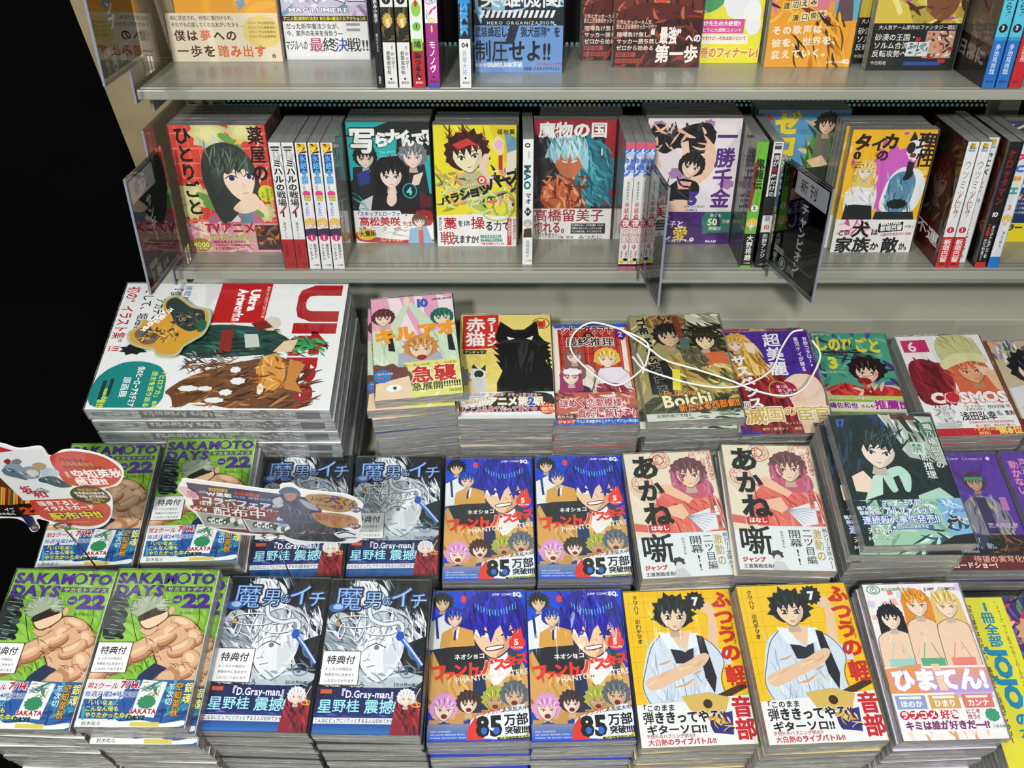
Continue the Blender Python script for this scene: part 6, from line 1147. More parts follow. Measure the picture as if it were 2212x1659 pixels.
# perforated back panel: a real sheet whose holes look through to the lit aisle behind; plain where nothing of it shows
V, F = boxes([(-440, 226, -112, 1200, 229, 168), (-440, 226, 262, 1200, 229, 1250), (720, 226, 168, 1200, 229, 262)])
bp = link('back_panel', mesh_from('back_panel', [Vector(v)*MM for v in V], F, [M['rackblack']]), rack)
hexa = [(math.cos(k*math.pi/3+math.pi/6), math.sin(k*math.pi/3+math.pi/6)) for k in range(6)]
V, F = [], []; row = 0; y = 168.0; cw, chh = 7.25, 94/15
while y < 261.5:
    x = -440.0 - (cw/2 if row % 2 else 0)
    while x < 720:
        k = len(V); cx0, cy0 = x + cw/2, y + chh/2
        V += [(x, 226, y), (x+cw, 226, y), (x+cw, 226, y+chh), (x, 226, y+chh)] + [(cx0 + 2.55*a, 226, cy0 + 2.55*b) for a, b in hexa]
        F += [(k, k+1, k+9, k+8), (k+1, k+2, k+5, k+4), (k+2, k+3, k+6, k+5), (k+3, k, k+8, k+7), (k+1, k+4, k+9), (k+3, k+7, k+6)]
        x += cw
    y += chh; row += 1
ho = link('perforated_strip', mesh_from('perforated_strip', [Vector(v)*MM for v in V], F, [M['rackblack']]), rack); ho['kind'] = 'stuff'
for a in (-8, 240):
    o = empty('acrylic_divider', 'clear acrylic end plate at the left of the ' + ('lower' if a < 0 else 'upper') + ' shelf', 'divider', 'clear end plates', RM @ Matrix.Translation((-.4636, 0, a*MM)))
    link('plate', slab('plate', (-1.2, -4, 0, 1.2, 190, 215), M['acrylic']), o)
    link('front_edge', slab('front_edge', (-1.25, -5, 0, 1.25, -4, 215), M['edge']), o)

# ------------------------------------------------------------------ books on the shelves
YB = Matrix.Rotation(math.pi/2, 4, 'X')
def face_mtx(x, d, a, Lh, T, turn=0):
    m = Matrix(((1, 0, 0), (0, RU.y, -RK.y), (0, RU.z, -RK.z))).to_4x4(); m.translation = RP(x, d + T, a + Lh/2)
    return m @ Matrix.Rotation(math.radians(turn), 4, 'Z')
def facing(key, T, x, d, a, n, look, where, group, off=(0, 0), first=0):
    Lh = D[key]['size'][1]
    for i in range(n):
        m = face_mtx(x + (off[0]*min(i, 1) + rj.uniform(-.8, .8)*min(i, 1)), d + i*(T+.3+2.1*(i > 0 and 0)) + (2.2*0), a + .2, Lh, T)
        lab = f'{look}, {where}' if i == 0 else f'{look}, {ORD[i]} copy back {where}'
        book(key, T, m, lab, group, art=(i == 0 or (off[0] and i == 1)), wrap=True)
def spine_out(key, xl, d, a, look, group):
    T = D[key]['T']; W, Lh = D[key]['size']
    m = Matrix(((0, 0, -1), (-RK.y, RU.y, 0), (-RK.z, RU.z, 0))).to_4x4(); m.translation = RP(xl + T, d + W/2, a + Lh/2 + .2)
    r = book_meshes(key, T); o = empty('paperback_book', look, 'book', group); o.matrix_world = m
    link('page_block', r['page_block'], o); link('cover', r['cover'], o)
    V, F = boxes([(-W/2-.5, -Lh/2-.1, -.35, W/2+1.1, Lh/2+.8, T+.35)])
    key2 = key + '_wrap'
    if key2 not in PM: PM[key2] = mesh_from(key2, [Vector(v)*MM for v in V], F, [M['film_side'], M['film']], [1, 1, 0, 1, 0, 1])
    link('shrink_wrap', PM[key2], o)
LOW, UP = 13, 258
lo, up = 'on the lower shelf', 'on the upper shelf'
facing('blossom', 15, -389, 55, LOW, 6, 'red paperback with pale blossoms and black brush lettering', lo, 'red blossom paperbacks on the lower shelf')
facing('ghost', 14, -168, 87, LOW, 4, 'black and turquoise paperback with white block lettering', lo, 'black and turquoise paperbacks on the lower shelf')
facing('straw', 14, -49.5, 75, LOW, 4, 'bright yellow paperback with slanted black title', lo, 'yellow paperbacks on the lower shelf', (2.5, 0))
facing('beast', 14, 87, 100, LOW, 4, 'dark red paperback with blue-maned figure and white title', lo, 'dark red paperbacks on the lower shelf', (9, 0))
facing('fighter', 14, 247, 84, LOW, 5, 'white paperback with purple title and purple band', lo, 'white and purple paperbacks on the lower shelf', (0, 0))
facing('meadow', 14, 403, 122, LOW, 3, 'sky blue paperback with yellow title and green-coated figure', lo, 'sky blue paperbacks on the lower shelf')
facing('logic', 15, 506.5, 55, LOW, 4, 'yellow and magenta paperback with curly black title', lo, 'yellow and magenta paperbacks on the lower shelf', (-4, 0))
facing('colour_pages', 14, 728, 90, LOW, 2, 'dark blue yellow-footed paperback at right edge', lo, 'dark blue paperbacks on the lower shelf')
for i, xl in enumerate((-310, -293.6)): spine_out('battlefield_spine', xl, 2, LOW, ('left' if i == 0 else 'right') + ' of two white and red spines with black title, lower shelf', 'white and red spines on the lower shelf')
for i, xl in enumerate((-276, -259.6, -243.4)): spine_out('ice_spine', xl, 1, LOW, ('leftmost', 'middle', 'rightmost')[i] + ' of three white spines with blue lettering and pink number 1', 'blue lettered spines on the lower shelf')
spine_out('white_blue_spine', 14.2, 15, LOW, 'white spine with teal Latin title beside the yellow paperback, lower shelf', 'single spines on the lower shelf')
for i, xl in enumerate((145, 158, 170.4)): spine_out('pink_spine', xl, 2, LOW, ('leftmost', 'middle', 'rightmost')[i] + ' of three white and pink spines with blue top, lower shelf', 'pink and white spines on the lower shelf')
spine_out('green_spine', 312.5, 5, LOW, 'bright green spine with black title beside white and purple paperback', 'single spines on the lower shelf')
spine_out('black_white_spine', 333.6, 5, LOW, 'narrow white spine with black title strip behind the dark acrylic sign', 'single spines on the lower shelf')
for i, xl in enumerate((581, 597)): spine_out('white_red_spine', xl, 5, LOW, ('left' if i == 0 else 'right') + ' of two white spines with red foot, right end of lower shelf', 'white and red footed spines')
spine_out('white_grey_spine', 614.5, 22, LOW, 'white spine with dark Latin letters set back on the lower shelf', 'single spines on the lower shelf')
spine_out('dark_spine', 634.5, 5, LOW, 'black spine with dark red title and white number 10', 'single spines on the lower shelf')
spine_out('rainbow_spine', 652, 5, LOW, 'white spine with rainbow letters and blue foot', 'single spines on the lower shelf')

facing('orange', 14, -380, 128, UP, 1, 'orange paperback with cream band and brown lettering, front copy', up, 'orange paperbacks on the upper shelf')
facing('orange', 14, -404, 150, UP, 2, 'orange cream-banded paperback half hidden behind front copy,', up, 'orange paperbacks on the upper shelf')
facing('lilac', 15, -247, 139, UP, 2, 'lilac paperback with silver title and white band', up, 'lilac paperbacks on the upper shelf')
facing('steel_blue', 15, 9, 72, UP, 3, 'steel blue paperback with heavy black lettering', up, 'steel blue paperbacks on the upper shelf')
facing('shout', 14, 188.5, 100, UP, 1, 'dark red paperback with shouting face, front copy', up, 'dark red paperbacks on the upper shelf')
facing('shout', 14, 149, 136, UP, 2, 'dark red paperback with shouting face, left rear pair,', up, 'dark red paperbacks on the upper shelf')
facing('finale', 14, 272, 121, UP, 2, 'bright yellow paperback with pink band and orange lettering', up, 'yellow and pink paperbacks on the upper shelf')
facing('song', 14, 387.5, 100, UP, 3, 'orange and blue paperback with cream slanted lettering', up, 'orange and blue paperbacks on the upper shelf')
facing('desert', 14, 516, 84, UP, 1, 'olive paperback with black band, front copy', up, 'olive paperbacks on the upper shelf')
facing('desert', 14, 505, 119, UP, 2, 'olive black-banded paperback peeking out at left,', up, 'olive paperbacks on the upper shelf')
spine_out('booklet_spine', -165, 1, UP, 'thin black spine with small white lettering, upper shelf', 'spines on the upper shelf')
for i, xl in enumerate((-155.2, -138.2)): spine_out('portrait_spine', xl, 1, UP, ('left' if i == 0 else 'right') + ' of two white spines with yellow-haired portrait, upper shelf', 'portrait spines on the upper shelf')
spine_out('green_red_spine', -121, 1, UP, 'white, green and red spine on the upper shelf', 'spines on the upper shelf')
spine_out('magenta_spine', -103, 1, UP, 'magenta spine with yellow number 1, upper shelf', 'spines on the upper shelf')
spine_out('blue_white_spine', -63.5, 0, UP, 'blue, black and white spine with number 04, upper shelf', 'spines on the upper shelf')
for i, xl in enumerate((577, 593.6)): spine_out('sky_spine', xl, 1, UP, ('left' if i == 0 else 'right') + ' of two sky blue spines with number 3, upper shelf', 'sky blue spines on the upper shelf')
spine_out('red_spine', 610, 1, UP, 'red and sky blue spine at the right end of the upper shelf', 'spines on the upper shelf')

# ------------------------------------------------------------------ flat stacks on the platform
g = 'paperbacks in '
def st(key, T, pose, look, where, **kw): stack(key, T, pose, look, where, g + where, **kw)
GRN = 'green purple-lettered paperback'; WIT = 'silver blue-lettered paperback'; PHA = 'blue red-lettered paperback'; BRU = 'cream brush-lettered paperback'; YEL = 'yellow red-lettered paperback'
st('archer', 16, (-504, 400, 975, -1.5, 3, 0), GRN, 'the leftmost front stack', lower=(3, 3))
st('archer', 16, (-388, 401, 975, -.7, 0, 0), GRN, 'the second front stack from left', lower=(4, 0), shown=(1, 2, 3), show_off={1: (7, 0, -.3), 2: (6, -7, 0), 3: (4, -2, 0)})
st('witch', 15.6, (-269, 407, 1007, -1.4, 0, -.8), WIT, 'the third front stack from left')
st('witch', 15.6, (-152, 404, 1007, -.8, 0, -.8), WIT, 'the fourth front stack from left')
st('phantom', 15.6, (-38, 410, 1049, 1.2, .6, 1.4), PHA, 'the left blue front stack')
st('phantom', 15.6, (76, 409, 1045, 1.4, 0, 1), PHA, 'the right blue front stack')
st('yellow', 15.6, (200, 408, 1049, 2.4, 0, 2), YEL, 'the left yellow front stack')
st('yellow', 15.6, (330, 402, 1020, 2.6, -2, 1.6), YEL, 'the right yellow front stack')
st('pastel', 15.6, (463, 400, 1009, 1.7, 3, 2), 'pale bubbly-lettered paperback', 'the front stack right of the yellow ones', lower=(-3, 0))
st('lavish', 20, (620, 402, 1085, 1, 0, 0), 'large purple book with yellow lettered half', 'the rightmost front stack', lower=(3, -4), shown=(1, 2))
st('archer', 16, (-511, 604, 1020, 2.1, -1, 3), GRN, 'the leftmost middle-row stack')
st('archer', 16, (-383, 603, 1007, 2.1, -1, 3), GRN, 'the second middle-row stack from left', lower=(2, 0))
st('witch', 15.6, (-266, 605, 1051, 2, -1, 2), WIT, 'the third middle-row stack from left')
st('witch', 15.6, (-149, 612, 1063, 1.1, -1, 2), WIT, 'the fourth middle-row stack from left')
st('phantom', 15.6, (-29, 602, 1053, .8, 0, .7), PHA, 'the left blue middle-row stack')
st('phantom', 15.6, (88, 600, 1044, .6, 0, 0), PHA, 'the right blue middle-row stack')
st('brush', 15.6, (205, 592, 1023, 3.4, 0, 1.9), BRU, 'the left cream middle-row stack')
st('brush', 15.6, (323, 591, 1005, -.7, -1, 2), BRU, 'the right cream middle-row stack', lower=(-2, 0))
st('suspense', 17, (460, 602, 957, 1.6, 0, .4), 'dark paperback with pale green band', 'the tall dark middle-row stack', lower=(-6, -2), shown=(1, 2), show_off={1: (-10, -4, -1.5)})
st('purple', 15.6, (607, 632, 1085, .5, 0, 1), 'purple paperback with pink lettering', 'the purple stack right of the dark one')
st('purple', 15.6, (726, 634, 1085, .5, 0, 0), 'purple paperback with pink lettering', 'the purple stack at the right edge')
st('pink', 15.4, (-128, 810, 961, 7, 0, 1), 'pink paperback with orange lettering and number 10', 'the pink back-row stack', lower=(-6, -6), shown=(1, 2, 3), show_off={1: (-8, -6, -2)})
st('cat', 16, (-8, 811, 1004, .8, 0, 1.5), 'yellow paperback with black cat silhouette', 'the stack right of the pink one')
st('tartan', 15.6, (109, 803, 1012, 1.7, 0, 1.2), 'orange and red tartan paperback', 'the stack under the left cord loop')
st('western', 16, (233, 803, 996, 3.6, .5, 1.7), 'olive western paperback', 'the stack under the crossing cords', shown=(1,), show_off={1: (-3, -3, -3)})
st('booklet_back', 9, (364, 828, 1055, 1.7, 0, 0), 'red booklet with golden hair', 'the pile under the right cord loop')
book('booklet', 6, Matrix.Translation(Vector((371, 818, E_-1054.5+.2))*MM) @ Matrix.Rotation(math.radians(1.9), 4, 'Z'), 'purple and red booklet with gold lettering lying on the red booklets', None, wrap=True, name='booklet')
st('teal', 15.6, (510, 857, 1094, -1.1, 0, 0), 'teal yellow-lettered paperback', 'the stack behind the tall dark one')
st('cap', 15.6, (639, 832, 1074, 2.9, 0, 2), 'white paperback with green-capped figure', 'the stack left of the cut-off one')
st('skyline', 16, (776, 836, 1090, 2, 0, 0), 'pale paperback with black-haired figure', 'the back stack cut by the right edge')

# the large art books, lying on their long side
def ultra_mesh():
    W, Lh, T = 305, 216, 20.5; s = W/100; r = {}
    A = D['large_art']['front']; 
    o, i_ = sheet_profile(Lh, T, .9, 3)
    V, F, C = sheet_chunk(Lh, W, T, 'e9ecec', 'e6e9e9', 'e2e4e4')
    V = [(y, -x, z) for x, y, z in V]            # spine turned to the near side
    top = chunk(A, lambda x, y, z: np.stack([x*s - W/2, Lh/2 - np.minimum(y*s, Lh-2.4), T + z], 1), .9)
    S = Art(0, 0, W, T); S.R(0, 0, W, T, 'e6e9e9'); S.R(66, 2, 160, T-3, '1c1c1c'); S.R(6, 5, 56, T-6, '7cb0ac')
    S.T('Ultra Artworks', 157, T-4, 14, 'f2f2f2', .05, rot=180, fit=86); S.R(262, 4, 292, T-3, '1c1c1c'); S.T('僕のヒーローアカデミア 公式イラスト集', 288, T-4.5, 10, '303030', .02, rot=180, fit=118); S.F(150, 0, 256, T, ['5c3c28', '2c3c38', '8c6c4c'], 26, 18, 2.4, 3, 20)
    S.T('堀越耕平', 52, T-5, 10, 'd8ecea', .03, rot=180, fit=40)
    sp_ = chunk(S, lambda x, y, z: np.stack([x - W/2, -Lh/2 - z*.5, T - y], 1), .5)
    r['cover'] = build_print('art_book_cover', [(V, F, C), top, sp_], M['print'])
    Vb, Fb = boxes([(-W/2+1.5, -Lh/2+2, 1, W/2-1.5, Lh/2-1.5, T-1)]); r['pages'] = mesh_from('art_book_pages', [Vector(v)*MM for v in Vb], Fb, [M['pages']])
    Vb, Fb = boxes([(-W/2-1, -Lh/2-1, 0, W/2+1, Lh/2+1, T+1.6)]); r['film'] = mesh_from('art_book_film', [Vector(v)*MM for v in Vb], Fb[1:], [M['film_side'], M['film']], [1] + [0]*4)
    return r
design('large_art', (305, 216), 'eceeee', ultra_front)
um = ultra_mesh(); UH = 949.0; un = 11; up_ = (DECK - UH)/un
offs = {0: (0, 0, 0), 1: (2, -1, .3), 2: (3, -3, .5), 3: (5, -5, .2), 4: (2, -3, .4)}
for i in range(un):
    jx, jy, jr = offs.get(i, (1 + rj.uniform(-3, 3), -3 + rj.uniform(-2, 2), rj.uniform(-.6, .6)))
    o = empty('art_book', 'large white art book with red lettering, ' + ('top of its stack' if i == 0 else f'{ORD[i]} down in its stack'), 'book', 'large white art books at back left')
    o.matrix_world = Matrix.Translation(Vector((-379 + jx, 803 + jy, E_ - UH - up_*(i+1) + .1))*MM) @ Matrix.Rotation(math.radians(-.3 + jr), 4, 'Z')
    link('page_block', um['pages'], o); link('cover', um['cover'], o); link('shrink_wrap', um['film'], o)
# ------------------------------------------------------------------ acrylic sign boards that stick out from the shelf fronts
def sign(x, d, a, yaw, w, h, title, day, tint, look, flip=False):
    """flat board square to the shelf face; its print is read from the side that faces the aisle centre"""
    s = -1 if flip else 1
    ex = -RK*math.cos(yaw) + Vector((1, 0, 0))*math.sin(yaw); ez = RU; n = ex.cross(ez)
    m = Matrix((ex, n, ez)).transposed().to_4x4(); m.translation = RP(x, d, a)
    o = empty('sign_board', look, 'sign', 'acrylic signs on the shelf fronts', m)
    Vp, Fp = boxes([(0, -1.2, 0, w, 1.2, h)]); link('holder', mesh_from('holder', [Vector(v)*MM for v in Vp], Fp, [M['acrylic']]), o)
    Vp, Fp = boxes([(w, -1.4, 0, w+1.2, 1.4, h), (0, -1.4, -1.2, w, 1.4, 0)]); link('holder_edge', mesh_from('holder_edge', [Vector(v)*MM for v in Vp], Fp, [M['edge']]), o)
    Vp, Fp = boxes([(5, -.5, 6, w-5, .5, h-7)]); link('tinted_sheet', mesh_from('tinted_sheet', [Vector(v)*MM for v in Vp], Fp, [M[tint]]), o)
    Vp, Fp = boxes([(-26, -1, -20, 6, 1, 2)]); link('bracket', mesh_from('bracket', [Vector(v)*MM for v in Vp], Fp, [M['acrylic']]), o)
    # x here runs in reading direction, 0..W
    W = w-10; H = h-13
    A = Art(0, 0, W, H)
    A.P([(W*.32, 0), (W, 0), (W, H*.2), (W*.32, H*.2)] if not flip else [(0, 0), (W*.68, 0), (W*.68, H*.2), (0, H*.2)], 'e8ecf4')
    x0 = W*.42 if not flip else W*.12
    A.T('新刊', x0, H*.035, H*.13, '20222c', .03, gap=.25)
    A.T(title, W*(.52 if not flip else .34), H*.23, H*.115, 'fafcff', .035, v=True, sx=1.1)
    A.R(W*.08, H*.80, W*.30, H*.855, 'd4d8de'); A.T('発売予定', W*.09, H*.803, H*.045, '30343c', .02); A.S([(W*.3, H*.84), (W*.93, H*.84), (W*.96, H*.80)], .7, 'b8bcc4', smooth=False)
    A.T('毎月', W*.08, H*.875, H*.06, 'd8dce2', .03, v=True); A.E(W*.3, H*.93, H*.058, H*.064, 'd8dce2'); A.E(W*.3, H*.93, H*.046, H*.052, '30323c'); A.T(day, W*.3 - H*(.025 if len(day) == 1 else .045), H*.88, H*.085, 'f0f2f4', .04, fit=H*(.05 if len(day) == 1 else .085)); A.T('日頃', W*.42, H*.90, H*.07, 'd8dce2', .03)
    if flip: fn = lambda X, Y, Z: np.stack([w - 5 - X, -.7 - Z, h - 7 - Y], 1)
    else: fn = lambda X, Y, Z: np.stack([5 + X, .7 + Z, h - 7 - Y], 1)
    link('lettering', build_print('sign_lettering', [chunk(A, fn, .1)], M['card']), o)
    return o
sign(346, -4, 26, math.radians(14), 122, 150, 'チャンピオン', '8', 'navy', 'dark acrylic sign board with white vertical lettering and number 8, right side')
sign(-447, 3, 36, math.radians(-2), 122, 150, 'サンデー', '18', 'navy', 'smoky acrylic sign board with number 18 at left end of lower shelf', True)
sign(171, -8, 22, math.radians(6), 116, 156, 'スピリッツ', '12', 'navy', 'dark acrylic sign board seen almost edge-on at the lower shelf middle', False)
sign(-447, 8, 292, math.radians(-2), 122, 150, 'ジャンプ', '4', 'navy', 'smoky acrylic sign board with number 4 at left end of upper shelf', True)

# ------------------------------------------------------------------ laminated cards standing upright on wire clips
TH = math.radians(52.25)
def on_wall(px, py, Y):          # where a sight line meets an upright plane, in mm (x, height)
    U, V = (px-1106)/2045, (py-829.5)/2045
    ry = math.cos(TH) - V*math.sin(TH); rz = -(math.sin(TH) + V*math.cos(TH)); return U*Y/ry, E_ + rz*Y/ry
def on_level(px, py, h):
    U, V = (px-1106)/2045, (py-829.5)/2045
    ry = math.cos(TH) - V*math.sin(TH); rz = (math.sin(TH) + V*math.cos(TH)); return U*h/rz, ry*h/rz
def card(name, outline, Y, draw, label, wire, border=3.0, thick=.5):
    P = [on_wall(x, y, Y) for x, y in outline]; x0 = min(p[0] for p in P); zt = max(p[1] for p in P)
    o = empty(name, label, 'sign', 'shop-made cards on wire clips', Matrix.Translation(Vector((x0, Y, zt))*MM))
    loc = lambda x, y: (on_wall(x, y, Y)[0] - x0, zt - on_wall(x, y, Y)[1])
    pts = [(p.x, p.y) for p in spline([(*loc(x, y), 0) for x, y in outline], 6, True)]
    A = Art(-50, -50, 600, 600); A.P(pts, 'f2f2f2'); draw(A, loc)
    fn = lambda X, Yy, Z: np.stack([X, -thick - Z, -Yy], 1)
    body = tessellate_polygon([[Vector((a, b, 0)) for a, b in pts]])
    n = len(pts); V = [(a, t, -b) for t in (-thick, thick) for a, b in pts]; F = [tuple(t) for t in body] + [tuple(i+n for i in t) for t in body] + [(i, (i+1) % n, n+(i+1) % n, n+i) for i in range(n)]
    link('card', build_print(name + '_board', [(np.array(V), F, [lin('ececec')]*len(F))], M['card']), o)
    link('print', build_print(name + '_print', [chunk(A, fn, .5)], M['card']), o)
    wp = [Vector((loc(*wire[0])[0], -1.5, -loc(*wire[0])[1]))]
    cx, cz = wp[0].x, wp[0].z
    ring = [(cx + 9*math.cos(t), -2.0 - .12*k, cz + 6*math.sin(t)) for k, t in enumerate([i*math.pi/8 for i in range(0, 24)])]
    Vw, Fw = tube([Vector(p)*MM for p in ring], .0007, 6); link('wire_clip', mesh_from('wire_clip', Vw, Fw, [M['wire']]), o)
    Vw, Fw = tube([Vector(p)*MM for p in spline([(cx, -3, cz-6), (cx+3, -4, cz-30), (cx+5, -5, cz-60), (cx+5, -5, -(zt-(E_-DECK)) + 1)], 6)], .0009, 6); link('wire_stem', mesh_from('wire_stem', Vw, Fw, [M['wire']]), o)
    return o
def lettering(A, c, st, x, y, w, h, col, b=.04, rot=0, out=None, ow=.05, v=False):
    """x, y, w, h measured on the photographed card; c converts to the card's own millimetres"""
    kx, ky = 2.15, 1.16; X, Y = c(x, y)
    if v: A.T(st, X, Y, w/kx*1.4, col, b, v=True, fit=h/ky, out=out, ow=ow); return
    A.T(st, X, Y, h/ky/.92, col, b, rot=math.degrees(math.atan(math.tan(math.radians(rot))*kx/ky)), fit=w/kx, out=out, ow=ow)
def d1(A, c):
    def poly(pts, col): A.P([c(*p) for p in pts], col, sharp=True)
    def sp_(pts, col): A.P([(p.x, p.y) for p in spline([(*c(*q), 0) for q in pts], 6, True)], col, sharp=True)
    tx = lambda *a, **k: lettering(A, c, *a, **k)
    poly([(-66,972),(0,964),(34,974),(0,985),(-66,990)], 'b83034'); poly([(-66,1030),(0,1028),(50,1078),(70,1128),(44,1116),(-66,1112)], '5c3018')
    for k in range(16):
        x = -20+5.5*k; poly([(x,1045+k*1.2),(x+5,1048+k*1.2),(x+3,1094),(x-1,1092)], ('e09428', '6c3014', 'c86420', '2c5c3c', 'e8a83c')[k % 5])
    poly([(-66,1088),(34,1090),(52,1112),(44,1116),(-66,1110)], '1a1416'); poly([(28,1089),(82,1085),(100,1110),(48,1114)], '241214')
    tx('22', 38, 1092, 46, 20, 'd04820', .07); tx('イズ', 6, 1096, 24, 8, 'f0f0f0'); tx('鈴木祐斗', -8, 1106, 42, 6, 'f0f0f0')
    poly([(46,1112),(70,1114),(78,1128),(76,1142),(62,1138)], '26285c'); sp_([(64,1134),(80,1132),(84,1142),(72,1146)], '2c2c38'); sp_([(68,1137),(78,1136),(80,1140),(72,1142)], 'c0688c')
    sp_([(108,990),(128,977),(165,974),(215,983),(250,1002),(263,1022),(252,1042),(222,1052),(180,1050),(140,1040)], 'c63430')
    sp_([(66,1078),(120,1072),(190,1074),(232,1088),(239,1108),(224,1128),(190,1136),(140,1130),(90,1116)], 'c83c30')
    poly([(-66,984),(0,976),(88,967),(163,1075),(51,1080),(0,1030),(-66,1010)], 'e4e8ea')
    for pts, col in (([(6,1012),(20,998),(40,1000),(50,1008),(66,1006),(86,1010),(84,1030),(60,1034),(30,1030),(10,1024)], '8a9ca8'), ([(4,1014),(24,1010),(44,1022),(60,1036),(40,1032),(14,1024)], '5c7080'), ([(92,1012),(112,1010),(128,1018),(124,1028),(104,1032),(90,1026)], 'b8c8d4'), ([(90,1030),(118,1028),(140,1040),(156,1050),(130,1052),(104,1044),(84,1038)], '34505a'), ([(70,1002),(84,998),(98,1002),(100,1010),(88,1014),(76,1010)], 'b89c6c'), ([(26,994),(38,990),(48,996),(40,1002),(28,1000)], '7c7c84'), ([(8,996),(16,990),(24,994),(18,1002)], '8c3038'), ([(58,1016),(76,1014),(84,1024),(66,1028)], 'ded6c4')): sp_(pts, col)
    for k in range(14): x = 14+9*k; A.S([c(x, 1010+2.1*k), c(x+6, 1016+2.1*k), c(x+10, 1014+2.4*k)], 1.1, ('e8eef2', '2c4450', '7c94a4')[k % 3], taper=True)
    tx('坂', 38, 1048, 26, 18, 'b03c44', .06); tx('和', 64, 1058, 34, 16, 'b03c44', .06); tx('の対談', 90, 1050, 24, 12, '3c3c44', .02, rot=40)
    tx('「いいなぁ…', 121, 987, 64, 8, '5c1c14', .03, rot=2); tx('こんなん俺も', 129, 995, 70, 8.5, 'b88c30', .04, rot=2); tx('やりたかったなぁ。」', 134, 1003, 104, 8.5, '6c2818', .03, rot=1)
    tx('漫画の', 137, 1017, 6, 14, 'f0e8e0', .03, v=True); tx('空知英秋', 148, 1014, 110, 18, 'f6f2f2', .06, rot=-2); tx('羨望!!', 158, 1033, 70, 14, 'f6f2f2', .06, rot=-2)
    sp_([(152,1066),(158,1054),(180,1049),(215,1053),(238,1072),(232,1084),(205,1088),(168,1080)], '2a2617')
    for t, x, y, w, cl in (('鈴木祐斗が', 166, 1053, 44, 'c8a84c'), ('坂本商店の面々を', 158, 1060, 68, 'f0f0ec'), ('『銀魂』の万事屋風に', 162, 1067, 72, 'f0f0ec'), ('描き下ろし', 183, 1074, 42, 'd0b050'), ('!!!!!', 198, 1080, 18, 'd0b050')): tx(t, x, y, w, 6, cl, .04, rot=1)
    tx('描き下ろし', 77, 1081, 92, 11, 'f4f0f0', .05, rot=-2); tx('イラストカード', 90, 1093, 120, 10.5, 'f4f0f0', .05, rot=-3); tx('配布中!!', 101, 1106, 122, 17, 'e6c830', .06, rot=-3, out='2c1810', ow=.04)
    tx('※なくなり次第終了とさせていただきます', 146, 1124, 50, 3, 'f0c0b8', .02)
card('event_card', [(-70,955),(0,957),(40,968),(88,964),(108,984),(135,972),(170,971),(220,982),(258,1002),(268,1022),(256,1046),(226,1056),(242,1072),(242,1110),(226,1134),(190,1142),(140,1136),(82,1120),(86,1140),(70,1148),(52,1126),(20,1118),(-30,1125),(-70,1150)], 508, d1, 'red and white die-cut card with yellow Japanese lettering on a wire clip, far left', ((137,1132),))
